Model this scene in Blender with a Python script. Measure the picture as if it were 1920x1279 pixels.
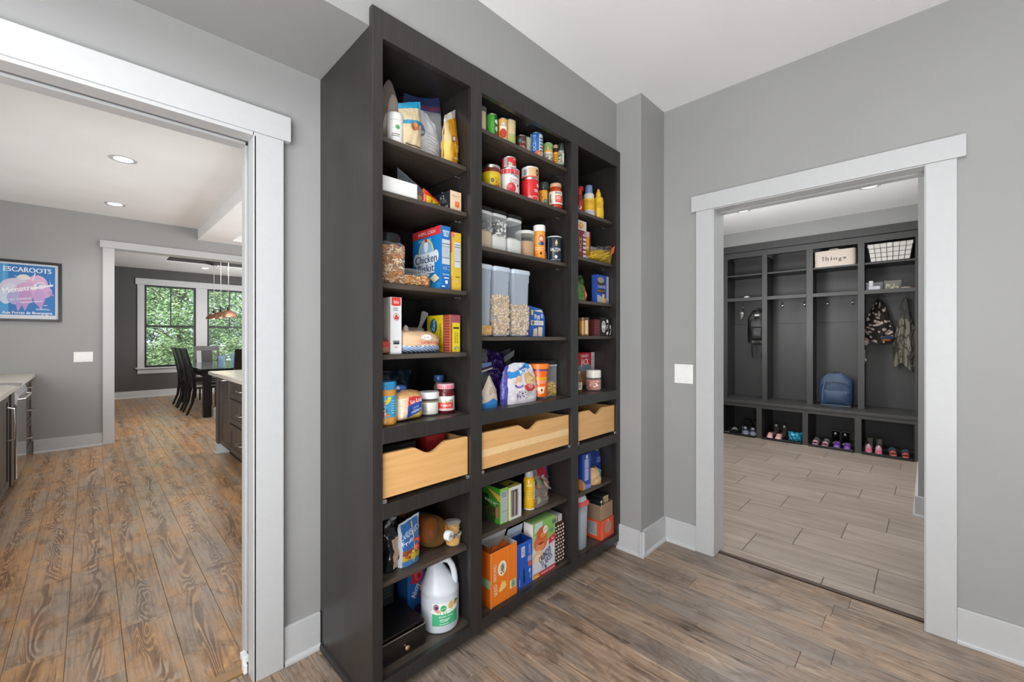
import bpy, math, random
from mathutils import Vector, Matrix, noise
for o in list(bpy.data.objects): bpy.data.objects.remove(o)
SC = bpy.context.scene; COL = SC.collection
# ---------------------------------------------------------------- camera, sky, lights, exposure
cd = bpy.data.cameras.new('camera'); cam = bpy.data.objects.new('camera', cd); COL.objects.link(cam)
cam.location = (0, 0, 1.30); cam.rotation_euler = (math.radians(90), 0, math.radians(44.783 - 90))
cd.sensor_width = 36; cd.lens = 787.257 / 1920 * 36; cd.shift_y = -5.93 / 1920; cd.clip_start = 0.02
SC.camera = cam
SC.view_settings.view_transform = 'Standard'; SC.view_settings.look = 'None'
SC.view_settings.gamma = 1; SC.view_settings.use_curve_mapping = False
SC.view_settings.exposure = 0.0
w = bpy.data.worlds.new('sky'); SC.world = w; w.use_nodes = True
wn = w.node_tree.nodes; bg = wn['Background']
bg.inputs[0].default_value = (0.80, 0.90, 1.0, 1); bg.inputs[1].default_value = 1.5
sl = bpy.data.lights.new('sun', 'SUN'); sl.energy = 4.5; sl.angle = 0.02; sl.color = (1, .95, .86)
so = bpy.data.objects.new('sun', sl); COL.objects.link(so); so.rotation_euler = (math.radians(48), math.radians(8), math.radians(-25))
def area(name, loc, aim, sx, sy, power, col=(1, 1, 1), spread=180):
    l = bpy.data.lights.new(name, 'AREA'); l.shape = 'RECTANGLE'; l.size = sx; l.size_y = sy; l.energy = power; l.color = col
    l.spread = math.radians(spread)
    o = bpy.data.objects.new(name, l); COL.objects.link(o); o.location = loc
    d = Vector(aim) - Vector(loc); o.rotation_euler = d.to_track_quat('-Z', 'Y').to_euler()
    return o
area('hall_side_fill', (-2.1, 0.1, 1.30), (2.4, 0.8, 1.3), 2.6, 1.7, 96, (.97, .985, 1))  # no window here: unseen area lamp added to light the hall sideways
area('hall_overhead_fill', (-0.9, 0.2, 2.73), (-0.9, 0.2, 0), 1.3, 1.1, 32, (.98, .985, 1))  # unseen area lamp added under the ceiling to light floor and walls
area('hall_bounce_fill', (-1.5, -1.3, 1.45), (-1.0, -1.0, 2.76), 1.2, 1.2, 42, (.93, .965, 1))  # added lamp aimed up, behind the camera, to brighten the ceiling
area('hall_bounce_fill', (-0.7, -0.5, 0.45), (-0.3, -0.1, 2.76), 1.2, 1.2, 62, (.93, .965, 1))  # second added uplight, low down, to lift the soffit underside
area('kitchen_side_fill', (4.3, 4.6, 1.5), (0.0, 4.8, 1.5), 4.0, 1.9, 100, (1, 1, 1))  # added area lamp standing in for daylight; the wall has no window
area('kitchen_bounce_fill', (2.8, 4.4, 1.6), (1.6, 4.4, 2.8), 1.6, 2.4, 22, (.97, .985, 1))  # unseen uplight added to brighten the kitchen ceiling
area('kitchen_side_fill', (-0.95, 2.9, 1.15), (1.0, 7.0, .9), 1.2, .8, 42, (1, 1, 1), 110)  # lamp added to brighten the far wall; no window on this side
area('dining_overhead_fill', (1.8, 8.6, 2.79), (1.8, 9.2, 0), 2.0, 1.6, 90, (1, .99, .97))  # extra area lamp added inside the dining room, not a fixture
area('dining_bounce_fill', (3.9, 9.0, 1.5), (2.0, 9.8, 2.8), 1.2, 1.2, 110, (.98, .99, 1))  # hidden uplight added to raise the dining ceiling
area('mudroom_overhead_fill', (4.4, 0.95, 2.74), (4.4, 0.95, 0), 1.8, 1.0, 26, (1, .985, .965))  # broad lamp added beside the recessed lights, not a fixture itself
area('mudroom_bounce_fill', (3.75, 1.74, 1.55), (4.6, .8, 2.76), .6, .6, 46, (.98, .99, 1))  # unseen uplight added beside the doorway for the mudroom ceiling
# ---------------------------------------------------------------- helpers
PI = math.pi; rnd = random.Random(7)
def c(h):
    h = h.lstrip('#'); r = [int(h[i:i+2], 16) / 255 for i in (0, 2, 4)]
    return tuple(x / 12.92 if x <= .04045 else ((x + .055) / 1.055) ** 2.4 for x in r)
class NT:
    def __init__(s, name):
        s.m = bpy.data.materials.new(name); s.m.use_nodes = True; s.t = s.m.node_tree; s.t.nodes.clear()
        s.out = s.n('ShaderNodeOutputMaterial')
    def n(s, t, **kw):
        nd = s.t.nodes.new(t)
        for k, v in kw.items():
            if k.startswith('i_'):
                key = k[2:]; key = int(key) if key.isdigit() else key.replace('_', ' ')
                if hasattr(v, 'is_linked') or isinstance(v, bpy.types.NodeSocket): s.t.links.new(v, nd.inputs[key])
                else: nd.inputs[key].default_value = v
            else: setattr(nd, k, v)
        return nd
    def l(s, a, b): s.t.links.new(a, b)
    def ramp(s, fac, stops):
        r = s.n('ShaderNodeValToRGB'); e = r.color_ramp.elements
        while len(e) < len(stops): e.new(.5)
        for x, (p, col) in zip(e, stops): x.position = p; x.color = (*col, 1)
        s.l(fac, r.inputs[0]); return r.outputs[0]
    def mix(s, fac, a, b, mode='MIX'):
        x = s.n('ShaderNodeMix', data_type='RGBA', blend_type=mode)
        for v, i in ((fac, 0), (a, 6), (b, 7)):
            if isinstance(v, bpy.types.NodeSocket): s.l(v, x.inputs[i])
            else: x.inputs[i].default_value = v if i == 0 else (*v, 1)
        return x.outputs[2]
    def math(s, op, a, b=0.0):
        x = s.n('ShaderNodeMath', operation=op)
        for v, i in ((a, 0), (b, 1)):
            if isinstance(v, bpy.types.NodeSocket): s.l(v, x.inputs[i])
            else: x.inputs[i].default_value = v
        return x.outputs[0]
    def coord(s, scale=(1, 1, 1), rnd_off=False, kind='Object'):
        t = s.n('ShaderNodeTexCoord').outputs[kind]
        if rnd_off:
            r = s.n('ShaderNodeObjectInfo').outputs['Random']
            k = s.n('ShaderNodeVectorMath', operation='SCALE'); k.inputs[0].default_value = (61.3, 97.1, 43.7); s.l(r, k.inputs['Scale'])
            a = s.n('ShaderNodeVectorMath', operation='ADD'); s.l(t, a.inputs[0]); s.l(k.outputs[0], a.inputs[1]); t = a.outputs[0]
        m = s.n('ShaderNodeMapping'); m.inputs['Scale'].default_value = scale; s.l(t, m.inputs[0]); return m.outputs[0]
    def noise(s, vec, scale, detail=3, rough=.5, dist=0):
        x = s.n('ShaderNodeTexNoise', i_Scale=scale, i_Detail=detail, i_Roughness=rough, i_Distortion=dist); s.l(vec, x.inputs['Vector']); return x.outputs['Fac']
    def bsdf(s, col, rough=.5, metal=0, bump=None, bstr=.2, bdist=.002, **kw):
        p = s.n('ShaderNodeBsdfPrincipled')
        for v, k in ((col, 'Base Color'), (rough, 'Roughness'), (metal, 'Metallic')):
            if isinstance(v, bpy.types.NodeSocket): s.l(v, p.inputs[k])
            else: p.inputs[k].default_value = (*v, 1) if k == 'Base Color' else v
        for k, v in kw.items(): p.inputs[k.replace('_', ' ').title()].default_value = v
        if bump is not None:
            b = s.n('ShaderNodeBump', i_Strength=bstr, i_Distance=bdist); s.l(bump, b.inputs['Height']); s.l(b.outputs[0], p.inputs['Normal'])
        return p.outputs[0]
    def done(s, sh): s.l(sh, s.out.inputs[0]); return s.m
_mats = {}
def mat(name, rgb, rough=.5, metal=0, vary=.06, bump=0.0, nscale=40, **kw):
    if name in _mats: return _mats[name]
    t = NT(name); v = t.coord(); n = t.noise(v, nscale, 4)
    a = tuple(x * (1 - vary) for x in rgb); b = tuple(min(1, x * (1 + vary)) for x in rgb)
    _mats[name] = t.done(t.bsdf(t.ramp(n, [(.3, a), (.7, b)]), rough, metal, n if bump else None, bump, .001, **kw))
    return _mats[name]
def painted(name, rough, metal=0, bump=0.0, nscale=60, **kw):   # colour from the mesh's own face colours
    t = NT(name); a = t.n('ShaderNodeAttribute', attribute_name='Col').outputs['Color']
    n = t.noise(t.coord(), nscale, 3)
    col = t.mix(.12, a, t.ramp(n, [(.3, (.72,)*3), (.7, (1, 1, 1))]), 'MULTIPLY')
    return t.done(t.bsdf(col, rough, metal, n if bump else None, bump, .002, **kw))
def clear(name, tint=(.93, .95, .96), fac=.10, rough=.08, base=(.8, .82, .84), attr=False, edge=.5, bump=0.0):
    t = NT(name); tr = t.n('ShaderNodeBsdfTransparent', i_Color=(*tint, 1)).outputs[0]
    col = t.n('ShaderNodeAttribute', attribute_name='Col').outputs['Color'] if attr else base
    p = t.bsdf(col, rough, 0, t.noise(t.coord(), 40, 3) if bump else None, bump, .003)
    lw = t.n('ShaderNodeLayerWeight', i_Blend=.25).outputs['Facing']
    f = t.math('ADD', t.math('MULTIPLY', lw, edge), fac)
    m = t.n('ShaderNodeMixShader'); t.l(f, m.inputs[0]); t.l(tr, m.inputs[1]); t.l(p, m.inputs[2])
    return t.done(m.outputs[0])
PAPER = painted('printed_card', .48); GLOSS = painted('glossy_print', .22); MATTE = painted('matt_print', .75)
FILM = painted('printed_film', .20, bump=.35, nscale=45); CLOTH = painted('woven_cloth', .9, bump=.5, nscale=400)
FOOD = painted('dry_food', .65, bump=.6, nscale=150)
CLEAR = clear('clear_plastic', (.97, .98, .98), .045, .06, edge=.42); BAGCLEAR = clear('clear_film', (.96, .96, .97), .17, .12, attr=True, edge=.40, bump=.6)
MILKY = clear('frosted_plastic', (.90, .93, .97), .36, .25, (.66, .74, .83)); GLASSY = clear('jar_glass', (.97, .98, .98), .05, .03)
SMOKE = clear('smoky_plastic', (.35, .36, .38), .25, .12, (.05, .05, .055)); AMBER = clear('amber_juice', (.93, .66, .34), .07, .04, (.50, .30, .12), edge=.5)
STEEL = mat('brushed_steel', (.62, .63, .64), .28, 1); CHROME = mat('satin_nickel', (.70, .68, .65), .25, 1); TIN = mat('tin_metal', (.66, .65, .62), .32, 1)
class MB:
    def __init__(s, col=(.5, .5, .5)): s.v = []; s.f = []; s.c = []; s.sm = []; s.col = col
    def add(s, vs, fs, col=None, smooth=False):
        o = len(s.v); s.v += [tuple(x) for x in vs]
        for i, f in enumerate(fs):
            s.f.append([o + k for k in f]); s.c.append((col[i] if isinstance(col, list) else col) or s.col); s.sm.append(smooth)
        return s
    def box(s, x0, x1, y0, y1, z0, z1, col=None):
        v = [(x, y, z) for z in (z0, z1) for y in (y0, y1) for x in (x0, x1)]
        return s.add(v, [(0, 2, 3, 1), (4, 5, 7, 6), (0, 1, 5, 4), (2, 6, 7, 3), (0, 4, 6, 2), (1, 3, 7, 5)], col)
    def cbox(s, cx, cy, cz, w, d, h, col=None): return s.box(cx - w/2, cx + w/2, cy - d/2, cy + d/2, cz, cz + h, col)
    def lathe(s, prof, col=None, seg=24, cx=0, cy=0, smooth=True, sx=1, sy=1, squ=0):
        vs = []; fs = []; cs = []; n = len(prof)
        for r, z in prof:
            for k in range(seg):
                a = 2 * PI * k / seg; ca, sa = math.cos(a), math.sin(a)
                q = 1
                if squ: q = 1 / max(.2, (abs(ca) ** squ + abs(sa) ** squ) ** (1 / squ))
                vs.append((cx + r * sx * ca * q, cy + r * sy * sa * q, z))
        for i in range(n - 1):
            for k in range(seg):
                k2 = (k + 1) % seg; fs.append((i*seg + k, i*seg + k2, (i+1)*seg + k2, (i+1)*seg + k)); cs.append(col[i] if isinstance(col, list) else col)
        s.add(vs, fs, cs, smooth)
        for i, f in ((0, range(seg - 1, -1, -1)), (n - 1, range(seg))):
            if prof[i][0] > 1e-4: s.add([vs[i*seg + k] for k in f], [tuple(range(seg))], (col[min(i, n-2)] if isinstance(col, list) else col))
        return s
    def tube(s, pts, r, seg=8, col=None, closed=False, smooth=True):
        pts = [Vector(p) for p in pts]; n = len(pts); vs = []; fs = []
        rs = r if isinstance(r, (list, tuple)) else [r] * n
        up = Vector((0, 0, 1)); prev = None
        for i, p in enumerate(pts):
            d = (pts[(i+1) % n] - pts[i-1]) if closed else (pts[min(i+1, n-1)] - pts[max(i-1, 0)])
            d.normalize()
            if prev is None: prev = d.orthogonal().normalized()
            a = (prev - d * prev.dot(d)); a = a.normalized() if a.length > 1e-6 else d.orthogonal().normalized(); prev = a; b = d.cross(a)
            for k in range(seg):
                t = 2 * PI * k / seg; vs.append(p + (a * math.cos(t) + b * math.sin(t)) * rs[i])
        m = n if closed else n - 1
        for i in range(m):
            j = (i + 1) % n
            for k in range(seg): k2 = (k+1) % seg; fs.append((i*seg + k, i*seg + k2, j*seg + k2, j*seg + k))
        s.add(vs, fs, col, smooth)
        if not closed:
            s.add(vs[:seg][::-1], [tuple(range(seg))], col); s.add(vs[-seg:], [tuple(range(seg))], col)
        return s
    def prism(s, poly, axis, lo, hi, col=None, smooth=False):
        n = len(poly)
        def P(a, b, t): return {'x': (t, a, b), 'y': (a, t, b), 'z': (a, b, t)}[axis]
        vs = [P(a, b, lo) for a, b in poly] + [P(a, b, hi) for a, b in poly]
        s.add(vs, [(i, (i+1) % n, n + (i+1) % n, n + i) for i in range(n)], col, smooth)
        s.add(vs[:n], [tuple(range(n))[::-1]], col); s.add(vs[n:], [tuple(range(n))], col); return s
    def grid(s, fn, nu, nv, col=None, smooth=True, flip=False):
        vs = [fn(i / nu, j / nv) for j in range(nv + 1) for i in range(nu + 1)]; fs = []; cs = []
        for j in range(nv):
            for i in range(nu):
                a = j*(nu+1) + i; q = (a, a+1, a+nu+2, a+nu+1); fs.append(q[::-1] if flip else q)
                cs.append(col((i + .5) / nu, (j + .5) / nv) if callable(col) else col)
        return s.add(vs, fs, cs, smooth)
    def ball(s, cx, cy, cz, rx, ry, rz, col=None, seg=12, rings=8):
        return s.add(*_ball(cx, cy, cz, rx, ry, rz, seg, rings), col, True)
    def xf(s, m): s.v = [tuple(m @ Vector(p)) for p in s.v]; return s
    def mesh(s, name, m, sharp=40):
        me = bpy.data.meshes.new(name); me.from_pydata(s.v, [], s.f)
        me.polygons.foreach_set('use_smooth', s.sm)
        at = me.attributes.new('Col', 'FLOAT_COLOR', 'CORNER'); buf = []
        for f, col in zip(s.f, s.c): buf += [*col[:3], 1.0] * len(f)
        at.data.foreach_set('color', buf)
        me.materials.append(m); me.update()
        if any(s.sm): me.set_sharp_from_angle(angle=math.radians(sharp))
        return me
    def build(s, name, m, parent=None, loc=(0, 0, 0), rot=0, bevel=0, label=None, sharp=40):
        return link(name, s.mesh(name, m, sharp), parent, loc, rot, bevel, label)
def _ball(cx, cy, cz, rx, ry, rz, seg, rings):
    vs = [(cx, cy, cz - rz)]; fs = []
    for j in range(1, rings):
        t = PI * j / rings - PI / 2
        for k in range(seg): a = 2*PI*k/seg; vs.append((cx + rx*math.cos(t)*math.cos(a), cy + ry*math.cos(t)*math.sin(a), cz + rz*math.sin(t)))
    vs.append((cx, cy, cz + rz)); L = len(vs) - 1
    for k in range(seg):
        k2 = (k+1) % seg; fs.append((0, 1 + k2, 1 + k)); fs.append((L, L - seg + k, L - seg + k2))
        for j in range(rings - 2): a = 1 + j*seg; fs.append((a + k, a + k2, a + seg + k2, a + seg + k))
    return vs, fs
def link(name, me, parent=None, loc=(0, 0, 0), rot=0, bevel=0, label=None):
    o = bpy.data.objects.new(name, me); COL.objects.link(o); o.location = loc
    o.rotation_euler = rot if isinstance(rot, (tuple, list)) else (0, 0, rot)
    if parent: o.parent = parent
    if bevel:
        b = o.modifiers.new('edge', 'BEVEL'); b.width = bevel; b.segments = 2; b.limit_method = 'ANGLE'; b.angle_limit = math.radians(35)
    if label: o['label'] = label
    return o
def thing(name, label, cat, loc=(0, 0, 0), rot=0, group=None):
    o = bpy.data.objects.new(name, None); COL.objects.link(o); o.location = loc; o.empty_display_size = .05
    o.rotation_euler = rot if isinstance(rot, (tuple, list)) else (0, 0, rot)
    o['label'] = label; o['category'] = cat
    if group: o['group'] = group
    return o
def struct(o, label=None):
    o['kind'] = 'structure'
    if label: o['label'] = label
    return o
def dup(root, loc, rot=None, label=None):
    r = root.copy(); COL.objects.link(r); r.location = loc
    if rot is not None: r.rotation_euler = rot if isinstance(rot, (tuple, list)) else (0, 0, rot)
    if label: r['label'] = label
    for ch in list(root.children):
        x = ch.copy(); COL.objects.link(x); x.parent = r
        for g in ch.children: y = g.copy(); COL.objects.link(y); y.parent = x
    return r
# ---- lettering and printed artwork: thin colour patches that follow a face or a curved side
_tc = {}
def glyphs(s):
    if s not in _tc:
        cu = bpy.data.curves.new('lettering', 'FONT'); cu.body = s; cu.size = 1; cu.resolution_u = 3
        ob = bpy.data.objects.new('lettering', cu); me = bpy.data.meshes.new_from_object(ob)
        vs = [(v.co.x, v.co.y) for v in me.vertices]; fs = [tuple(p.vertices) for p in me.polygons]
        bpy.data.objects.remove(ob); bpy.data.curves.remove(cu); bpy.data.meshes.remove(me)
        x0 = min(v[0] for v in vs); x1 = max(v[0] for v in vs)
        _tc[s] = ([(x - x0, y) for x, y in vs], fs, x1 - x0)
    return _tc[s]
class Art:
    def __init__(s, fn, off=.0006, m=1): s.fn = fn; s.mb = MB(); s.o = off; s.m = m
    def _put(s, pts, fs, col):
        s.mb.add([s.fn(u, v, s.o) for u, v in pts], fs, col); s.o += .00012
    def _mesh(s, cols, col):                                # columns of (u, v_low, v_high)
        m = s.m; p = [(u, a + (b-a)*j/m) for u, a, b in cols for j in range(m+1)]; k = m + 1
        s._put(p, [(i*k+j, i*k+k+j, i*k+k+j+1, i*k+j+1) for i in range(len(cols)-1) for j in range(m)], c(col)); return s
    def rect(s, u0, u1, v0, v1, col, n=8): return s._mesh([(u0 + (u1-u0)*i/n, v0, v1) for i in range(n+1)], col)
    def ell(s, cu, cv, a, b, col, n=12):
        q = []
        for i in range(n+1):
            t = -math.cos(PI*i/n); h = b*math.sqrt(max(0, 1-t*t)); q.append((cu+a*t, cv-h, cv+h))
        return s._mesh(q, col)
    def poly(s, pts, col):
        if s.m == 1: s._put(pts, [tuple(range(len(pts)))], c(col)); return s
        P = []; k = 5                                       # follow a curved side: split each triangle of the fan
        for i in range(1, len(pts)-1):
            A, B, C = pts[0], pts[i], pts[i+1]
            g = lambda a, b: (A[0] + (B[0]-A[0])*a/k + (C[0]-A[0])*b/k, A[1] + (B[1]-A[1])*a/k + (C[1]-A[1])*b/k)
            for x in range(k):
                for y in range(k - x):
                    P.append((g(x, y), g(x+1, y), g(x, y+1)))
                    if x + y < k - 1: P.append((g(x+1, y), g(x+1, y+1), g(x, y+1)))
        s._put([q for t in P for q in t], [(3*i, 3*i+1, 3*i+2) for i in range(len(P))], c(col)); return s
    def text(s, t, u, v, h, col, w=None, rot=0, bold=0, sh=0):
        vs, fs, wd = glyphs(t); k = h / .7; kx = (w / wd) if w else k
        ca, sa = math.cos(math.radians(rot)), math.sin(math.radians(rot)); W = wd * kx
        for db in ([0, bold] if bold else [0]):
            P = []
            for x, y in vs:
                a, b = x*kx - W/2 + db, y*k - h/2 + sh*(x*kx - W/2); P.append((u + a*ca - b*sa, v + a*sa + b*ca))
            s._put(P, fs, c(col))
        return s
    def lines(s, u0, u1, v0, v1, n, col, fill=.45):
        for i in range(n):
            v = v0 + (v1-v0)*(i+.5)/n; t = (v1-v0)/n*fill/2; k = u1 - (u1-u0)*rnd.random()*.25
            s.rect(u0, k, v-t, v+t, col, 3)
        return s
    def blobs(s, u0, u1, v0, v1, n, r, cols):
        for i in range(n):
            s.ell(rnd.uniform(u0, u1), rnd.uniform(v0, v1), r*rnd.uniform(.6, 1.2), r*rnd.uniform(.5, 1), rnd.choice(cols), 6)
        return s
    def build(s, name, parent, m=None):
        return s.mb.build(name, m or PAPER, parent)
def on_face(org, ud, vd):
    o, u, v = Vector(org), Vector(ud).normalized(), Vector(vd).normalized(); n = u.cross(v)
    return lambda a, b, off: o + u*a + v*b + n*off
def on_cyl(r, ang, z=0, cx=0, cy=0):   # u runs left to right as seen from outside
    return lambda a, b, off: (cx + (r+off)*math.cos(ang + a/r), cy + (r+off)*math.sin(ang + a/r), z + b)
# ---------------------------------------------------------------- surfaces of the room
def paint(name, rgb, rough=.55):
    t = NT(name); v = t.coord(); n = t.noise(v, 260, 2); m = t.noise(v, 1.2, 2)
    a = tuple(x*.97 for x in rgb); b = tuple(min(1, x*1.03) for x in rgb)
    return t.done(t.bsdf(t.ramp(m, [(.35, a), (.65, b)]), rough, 0, n, .08, .001))
WALL = paint('grey_wall_paint', c('9b9b9a')); WALLDK = paint('charcoal_wall_paint', c('4b4a49')); CEIL = paint('white_ceiling_paint', c('f6f6f6'), .8)
TRIM = mat('white_trim_paint', c('c1c2c3'), .38, vary=.015); PLATE = mat('white_switch_plastic', c('f2f2f0'), .3, vary=.01)
def wood(name, light, mid, dark, grey, rough, sx, sy, greyamt, big, ringamt, streak, saw):
    t = NT(name)
    v = t.coord((1, sy, 1), True); vb = t.coord((1, .50, 1), True); vf = t.coord((1, .03, 1), True)
    base = t.ramp(t.noise(v, sx, 6, .66, .9), [(.30, dark), (.46, mid), (.56, mid), (.72, light)])
    patch = t.ramp(t.noise(vb, big, 6, .64, .7), [(.43, (0, 0, 0)), (.57, (1, 1, 1))])
    col = t.mix(t.math('MULTIPLY', patch, greyamt), base, grey)
    blot = t.ramp(t.noise(t.coord((1.3, .9, 1), True), 4.2, 6, .7, .8), [(.33, (.52, .49, .48)), (.46, (1, 1, 1)), (.66, (1.12, 1.10, 1.06))]); col = t.mix(.8, col, blot, 'MULTIPLY')
    n = t.noise(t.coord((1, .15, 1), True), 5.0, 3, .5, .6)                                  # growth rings, only along the heart of a board
    ring = t.math('SINE', t.math('MULTIPLY', n, 170.0)); g = t.ramp(ring, [(.0, (.40, .35, .32)), (.36, (1, 1, 1)), (.82, (1, 1, 1)), (1.0, (1.2, 1.17, 1.14))])
    xs = t.n('ShaderNodeSeparateXYZ'); t.l(t.n('ShaderNodeTexCoord').outputs['Object'], xs.inputs[0])
    wob = t.math('MULTIPLY', t.math('SUBTRACT', t.noise(t.coord((.4, 1, 1), True), 2.3, 3), .5), .16)
    heart = t.ramp(t.math('ABSOLUTE', t.math('ADD', xs.outputs[0], wob)), [(.012, (1, 1, 1)), (.040, (0, 0, 0))])
    col = t.mix(t.math('MULTIPLY', heart, ringamt), col, t.mix(1, col, g, 'MULTIPLY'))
    st = t.ramp(t.noise(vf, 120, 5, .72), [(.33, (.52, .48, .45)), (.50, (1, 1, 1)), (.72, (1.14, 1.13, 1.11))]); col = t.mix(.8, col, st, 'MULTIPLY')
    s2 = t.ramp(t.noise(t.coord((1, .05, 1), True), 38, 6, .72, .5), [(.345, (.30, .26, .23)), (.41, (1, 1, 1))]); col = t.mix(streak, col, s2, 'MULTIPLY')
    sw = t.ramp(t.noise(t.coord((1.5, 6, 1), True), 3.2, 6, .74, .7), [(.31, (.34, .32, .32)), (.41, (1, 1, 1))]); col = t.mix(saw, col, sw, 'MULTIPLY')
    kn = t.ramp(t.noise(t.coord((7, 2.2, 1), True), 2.2, 3, .6), [(.25, (.30, .26, .24)), (.33, (1, 1, 1))]); col = t.mix(.8, col, kn, 'MULTIPLY')
    oi = t.n('ShaderNodeObjectInfo').outputs['Random']
    col = t.mix(1, col, t.ramp(oi, [(0, (.84, .83, .83)), (.5, (1, .99, .98)), (1, (1.12, 1.06, 1.0))]), 'MULTIPLY')
    h = t.noise(vf, 90, 4, .6)
    return t.done(t.bsdf(col, t.math('ADD', t.math('MULTIPLY', h, .20), rough - .10), 0, t.math('ADD', h, t.math('MULTIPLY', ring, .25)), .12, .002))
PLANK = wood('rustic_floor_planks', c('dcae78'), c('b0885f'), c('73563d'), c('a19283'), .32, 12, .25, .80, 3.6, .80, .55, .75)
PLANKH = wood('streaky_floor_planks', c('c6b09a'), c('a08b78'), c('52443a'), c('8b837c'), .36, 26, .06, .75, 3.2, .35, .9, .45)
def tilemat():
    t = NT('wood_look_tile'); v = t.coord((1, .10, 1), True); f = t.coord((1, .03, 1), True)
    col = t.ramp(t.noise(v, 14, 6, .65, .8), [(.25, c('887b70')), (.5, c('a2958a')), (.78, c('b5aa9f'))])
    col = t.mix(.5, col, t.ramp(t.noise(f, 80, 3), [(.3, (.74, .73, .72)), (.55, (1, 1, 1))]), 'MULTIPLY')
    col = t.mix(1, col, t.ramp(t.n('ShaderNodeObjectInfo').outputs['Random'], [(0, (.90, .90, .90)), (1, (1, .99, .98))]), 'MULTIPLY')
    return t.done(t.bsdf(col, .42, 0, t.noise(f, 60, 3), .08, .001))
TILE = tilemat(); GROUT = mat('tile_grout', c('6f665e'), .9); UNDER = mat('dark_floor_gap', c('2b221b'), .9)
def estruct(name, loc=(0, 0, 0), label=None):
    o = bpy.data.objects.new(name, None); COL.objects.link(o); o.location = loc; o.empty_display_size = .1
    return struct(o, label)
_pm = {}
def plank_mesh(wd, ln, m, g=.0016):
    k = (round(wd, 4), round(ln, 3), m.name)
    if k not in _pm:
        b = MB(); a, d = wd/2 - .0004, ln/2 - .0004
        R = lambda x, y, z: [(-x, -y, z), (x, -y, z), (x, y, z), (-x, y, z)]
        vs = R(a, d, -.010) + R(a, d, -g) + R(a - g, d - g, 0)
        fs = [(i + o, (i+1) % 4 + o, (i+1) % 4 + 4 + o, i + 4 + o) for o in (0, 4) for i in range(4)] + [(8, 9, 10, 11)]
        _pm[k] = b.add(vs, fs).mesh('plank', m)
    return _pm[k]
def lay(parent, name, m, x0, x1, y0, y1, wd, lens, seed, g=.0016):
    r = random.Random(seed); n = round((x1 - x0) / wd)
    for i in range(n):
        x = x0 + (i + .5) * wd; y = y0 - r.random() * max(lens) * .8
        while y < y1:
            L = r.choice(lens); a, b = max(y, y0), min(y + L, y1); y += L
            if b - a < .06: continue
            link(name, plank_mesh(wd, round(b - a, 3), m, g), parent, (x, (a + b) / 2, 0))
slab = lambda name, x0, x1, y0, y1, z0, z1, m: struct(MB().box(x0, x1, y0, y1, z0, z1).build(name, m))
fl = slab('floor', -2.2, 2.70, -3.0, 1.90, -.12, -.008, PLANKH)
lay(fl, 'plank', PLANKH, -.56, 2.68, -1.7, 1.88, .12, [.9, 1.2, 1.2, 1.5], 3)
fk = slab('floor', -1.2, 4.6, 1.90, 12.4, -.12, -.008, PLANK)
lay(fk, 'plank', PLANK, -.578, 3.162, 1.925, 12.2, .17, [1.2, 1.5, 1.8], 11)
fm = slab('floor', 2.70, 6.9, -1.6, 2.3, -.12, -.004, GROUT)
for i in range(13):                                       # 12 x 24 inch tiles, each row a third of a tile further
    x1 = 2.812 + .3125 * i; x0 = max(2.715, x1 - .3085); x1 -= .002
    y = (.404, .2, -.002)[i % 3] - 3 * .612
    if x0 > 6.86: break
    while y < 2.2:
        a, b = y + .002, y + .610; y += .612
        if a < -.8 or a > 2.1: continue
        link('tile', plank_mesh(x1 - x0, b - a, TILE, .0012), fm, ((x0 + x1) / 2, (a + b) / 2, 0))
MB().box(-.8, .46, 1.885, 1.93, -.006, .007).build('threshold_strip', mat('threshold_oak', c('9c7a55'), .4), fk, bevel=.003)
MB().box(2.692, 2.716, .0, .92, -.006, .004).build('threshold_strip', mat('dark_threshold', c('4a3b30'), .45), fm, bevel=.002)
# hall
slab('ceiling', -2.2, 2.80, -3.0, 1.97, 2.765, 2.86, CEIL)
b = MB(); b.box(-2.2, -.80, 1.828, 1.965, 0, 2.765).box(.56, 2.80, 1.828, 1.965, 0, 2.765).box(.445, .56, 1.828, 1.873, 0, 2.765).box(.445, .56, 1.918, 1.965, 0, 2.765).box(.445, .56, 1.873, 1.918, 2.076, 2.765).box(-.80, .445, 1.828, 1.965, 2.076, 2.765)
struct(b.build('wall_left', WALL))
struct(MB().box(-2.2, 2.325, 1.387, 1.8279, 2.392, 2.7649).build('wall_soffit', WALL))
b = MB(); b.box(2.63, 2.779, .93, 1.828, 0, 2.765).box(2.63, 2.779, -3.0, -.01, 0, 2.765).box(2.63, 2.779, -.01, .93, 2.085, 2.765)
struct(b.build('wall_right', WALL))
struct(MB().box(2.325, 2.6299, 1.22, 1.8279, 0, 2.7649).build('wall_corner_chase', WALL))
slab('wall_back', -2.3, -2.2, -3.0, 1.97, 0, 2.765, WALL); slab('wall_front', -2.3, 2.80, -3.1, -3.0, 0, 2.765, WALL)
def base(name, x0, x1, y0, y1, nx, ny, h=.148):          # baseboard with a quarter-round shoe; (nx, ny) points into the room
    t = .016; b = MB()
    if nx: b.box(min(x0, x0 + nx*t), max(x0, x0 + nx*t), y0, y1, 0, h)
    else: b.box(x0, x1, min(y0, y0 + ny*t), max(y0, y0 + ny*t), 0, h)
    o = struct(b.build(name, TRIM, bevel=.003)); s = MB()
    q = [(0, 0), (.013, 0), (.012, .009), (.008, .015), (0, .019)]
    if nx: s.prism([(x0 + nx*(t + a), z) for a, z in q], 'y', y0, y1)
    else: s.prism([(y0 + ny*(t + a), z) for a, z in q], 'x', x0, x1)
    s.build('shoe_moulding', TRIM, o); return o
base('baseboard_left', .545, .686, 1.828, 0, 0, -1); base('baseboard_left', -2.18, -.905, 1.828, 0, 0, -1)
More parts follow.
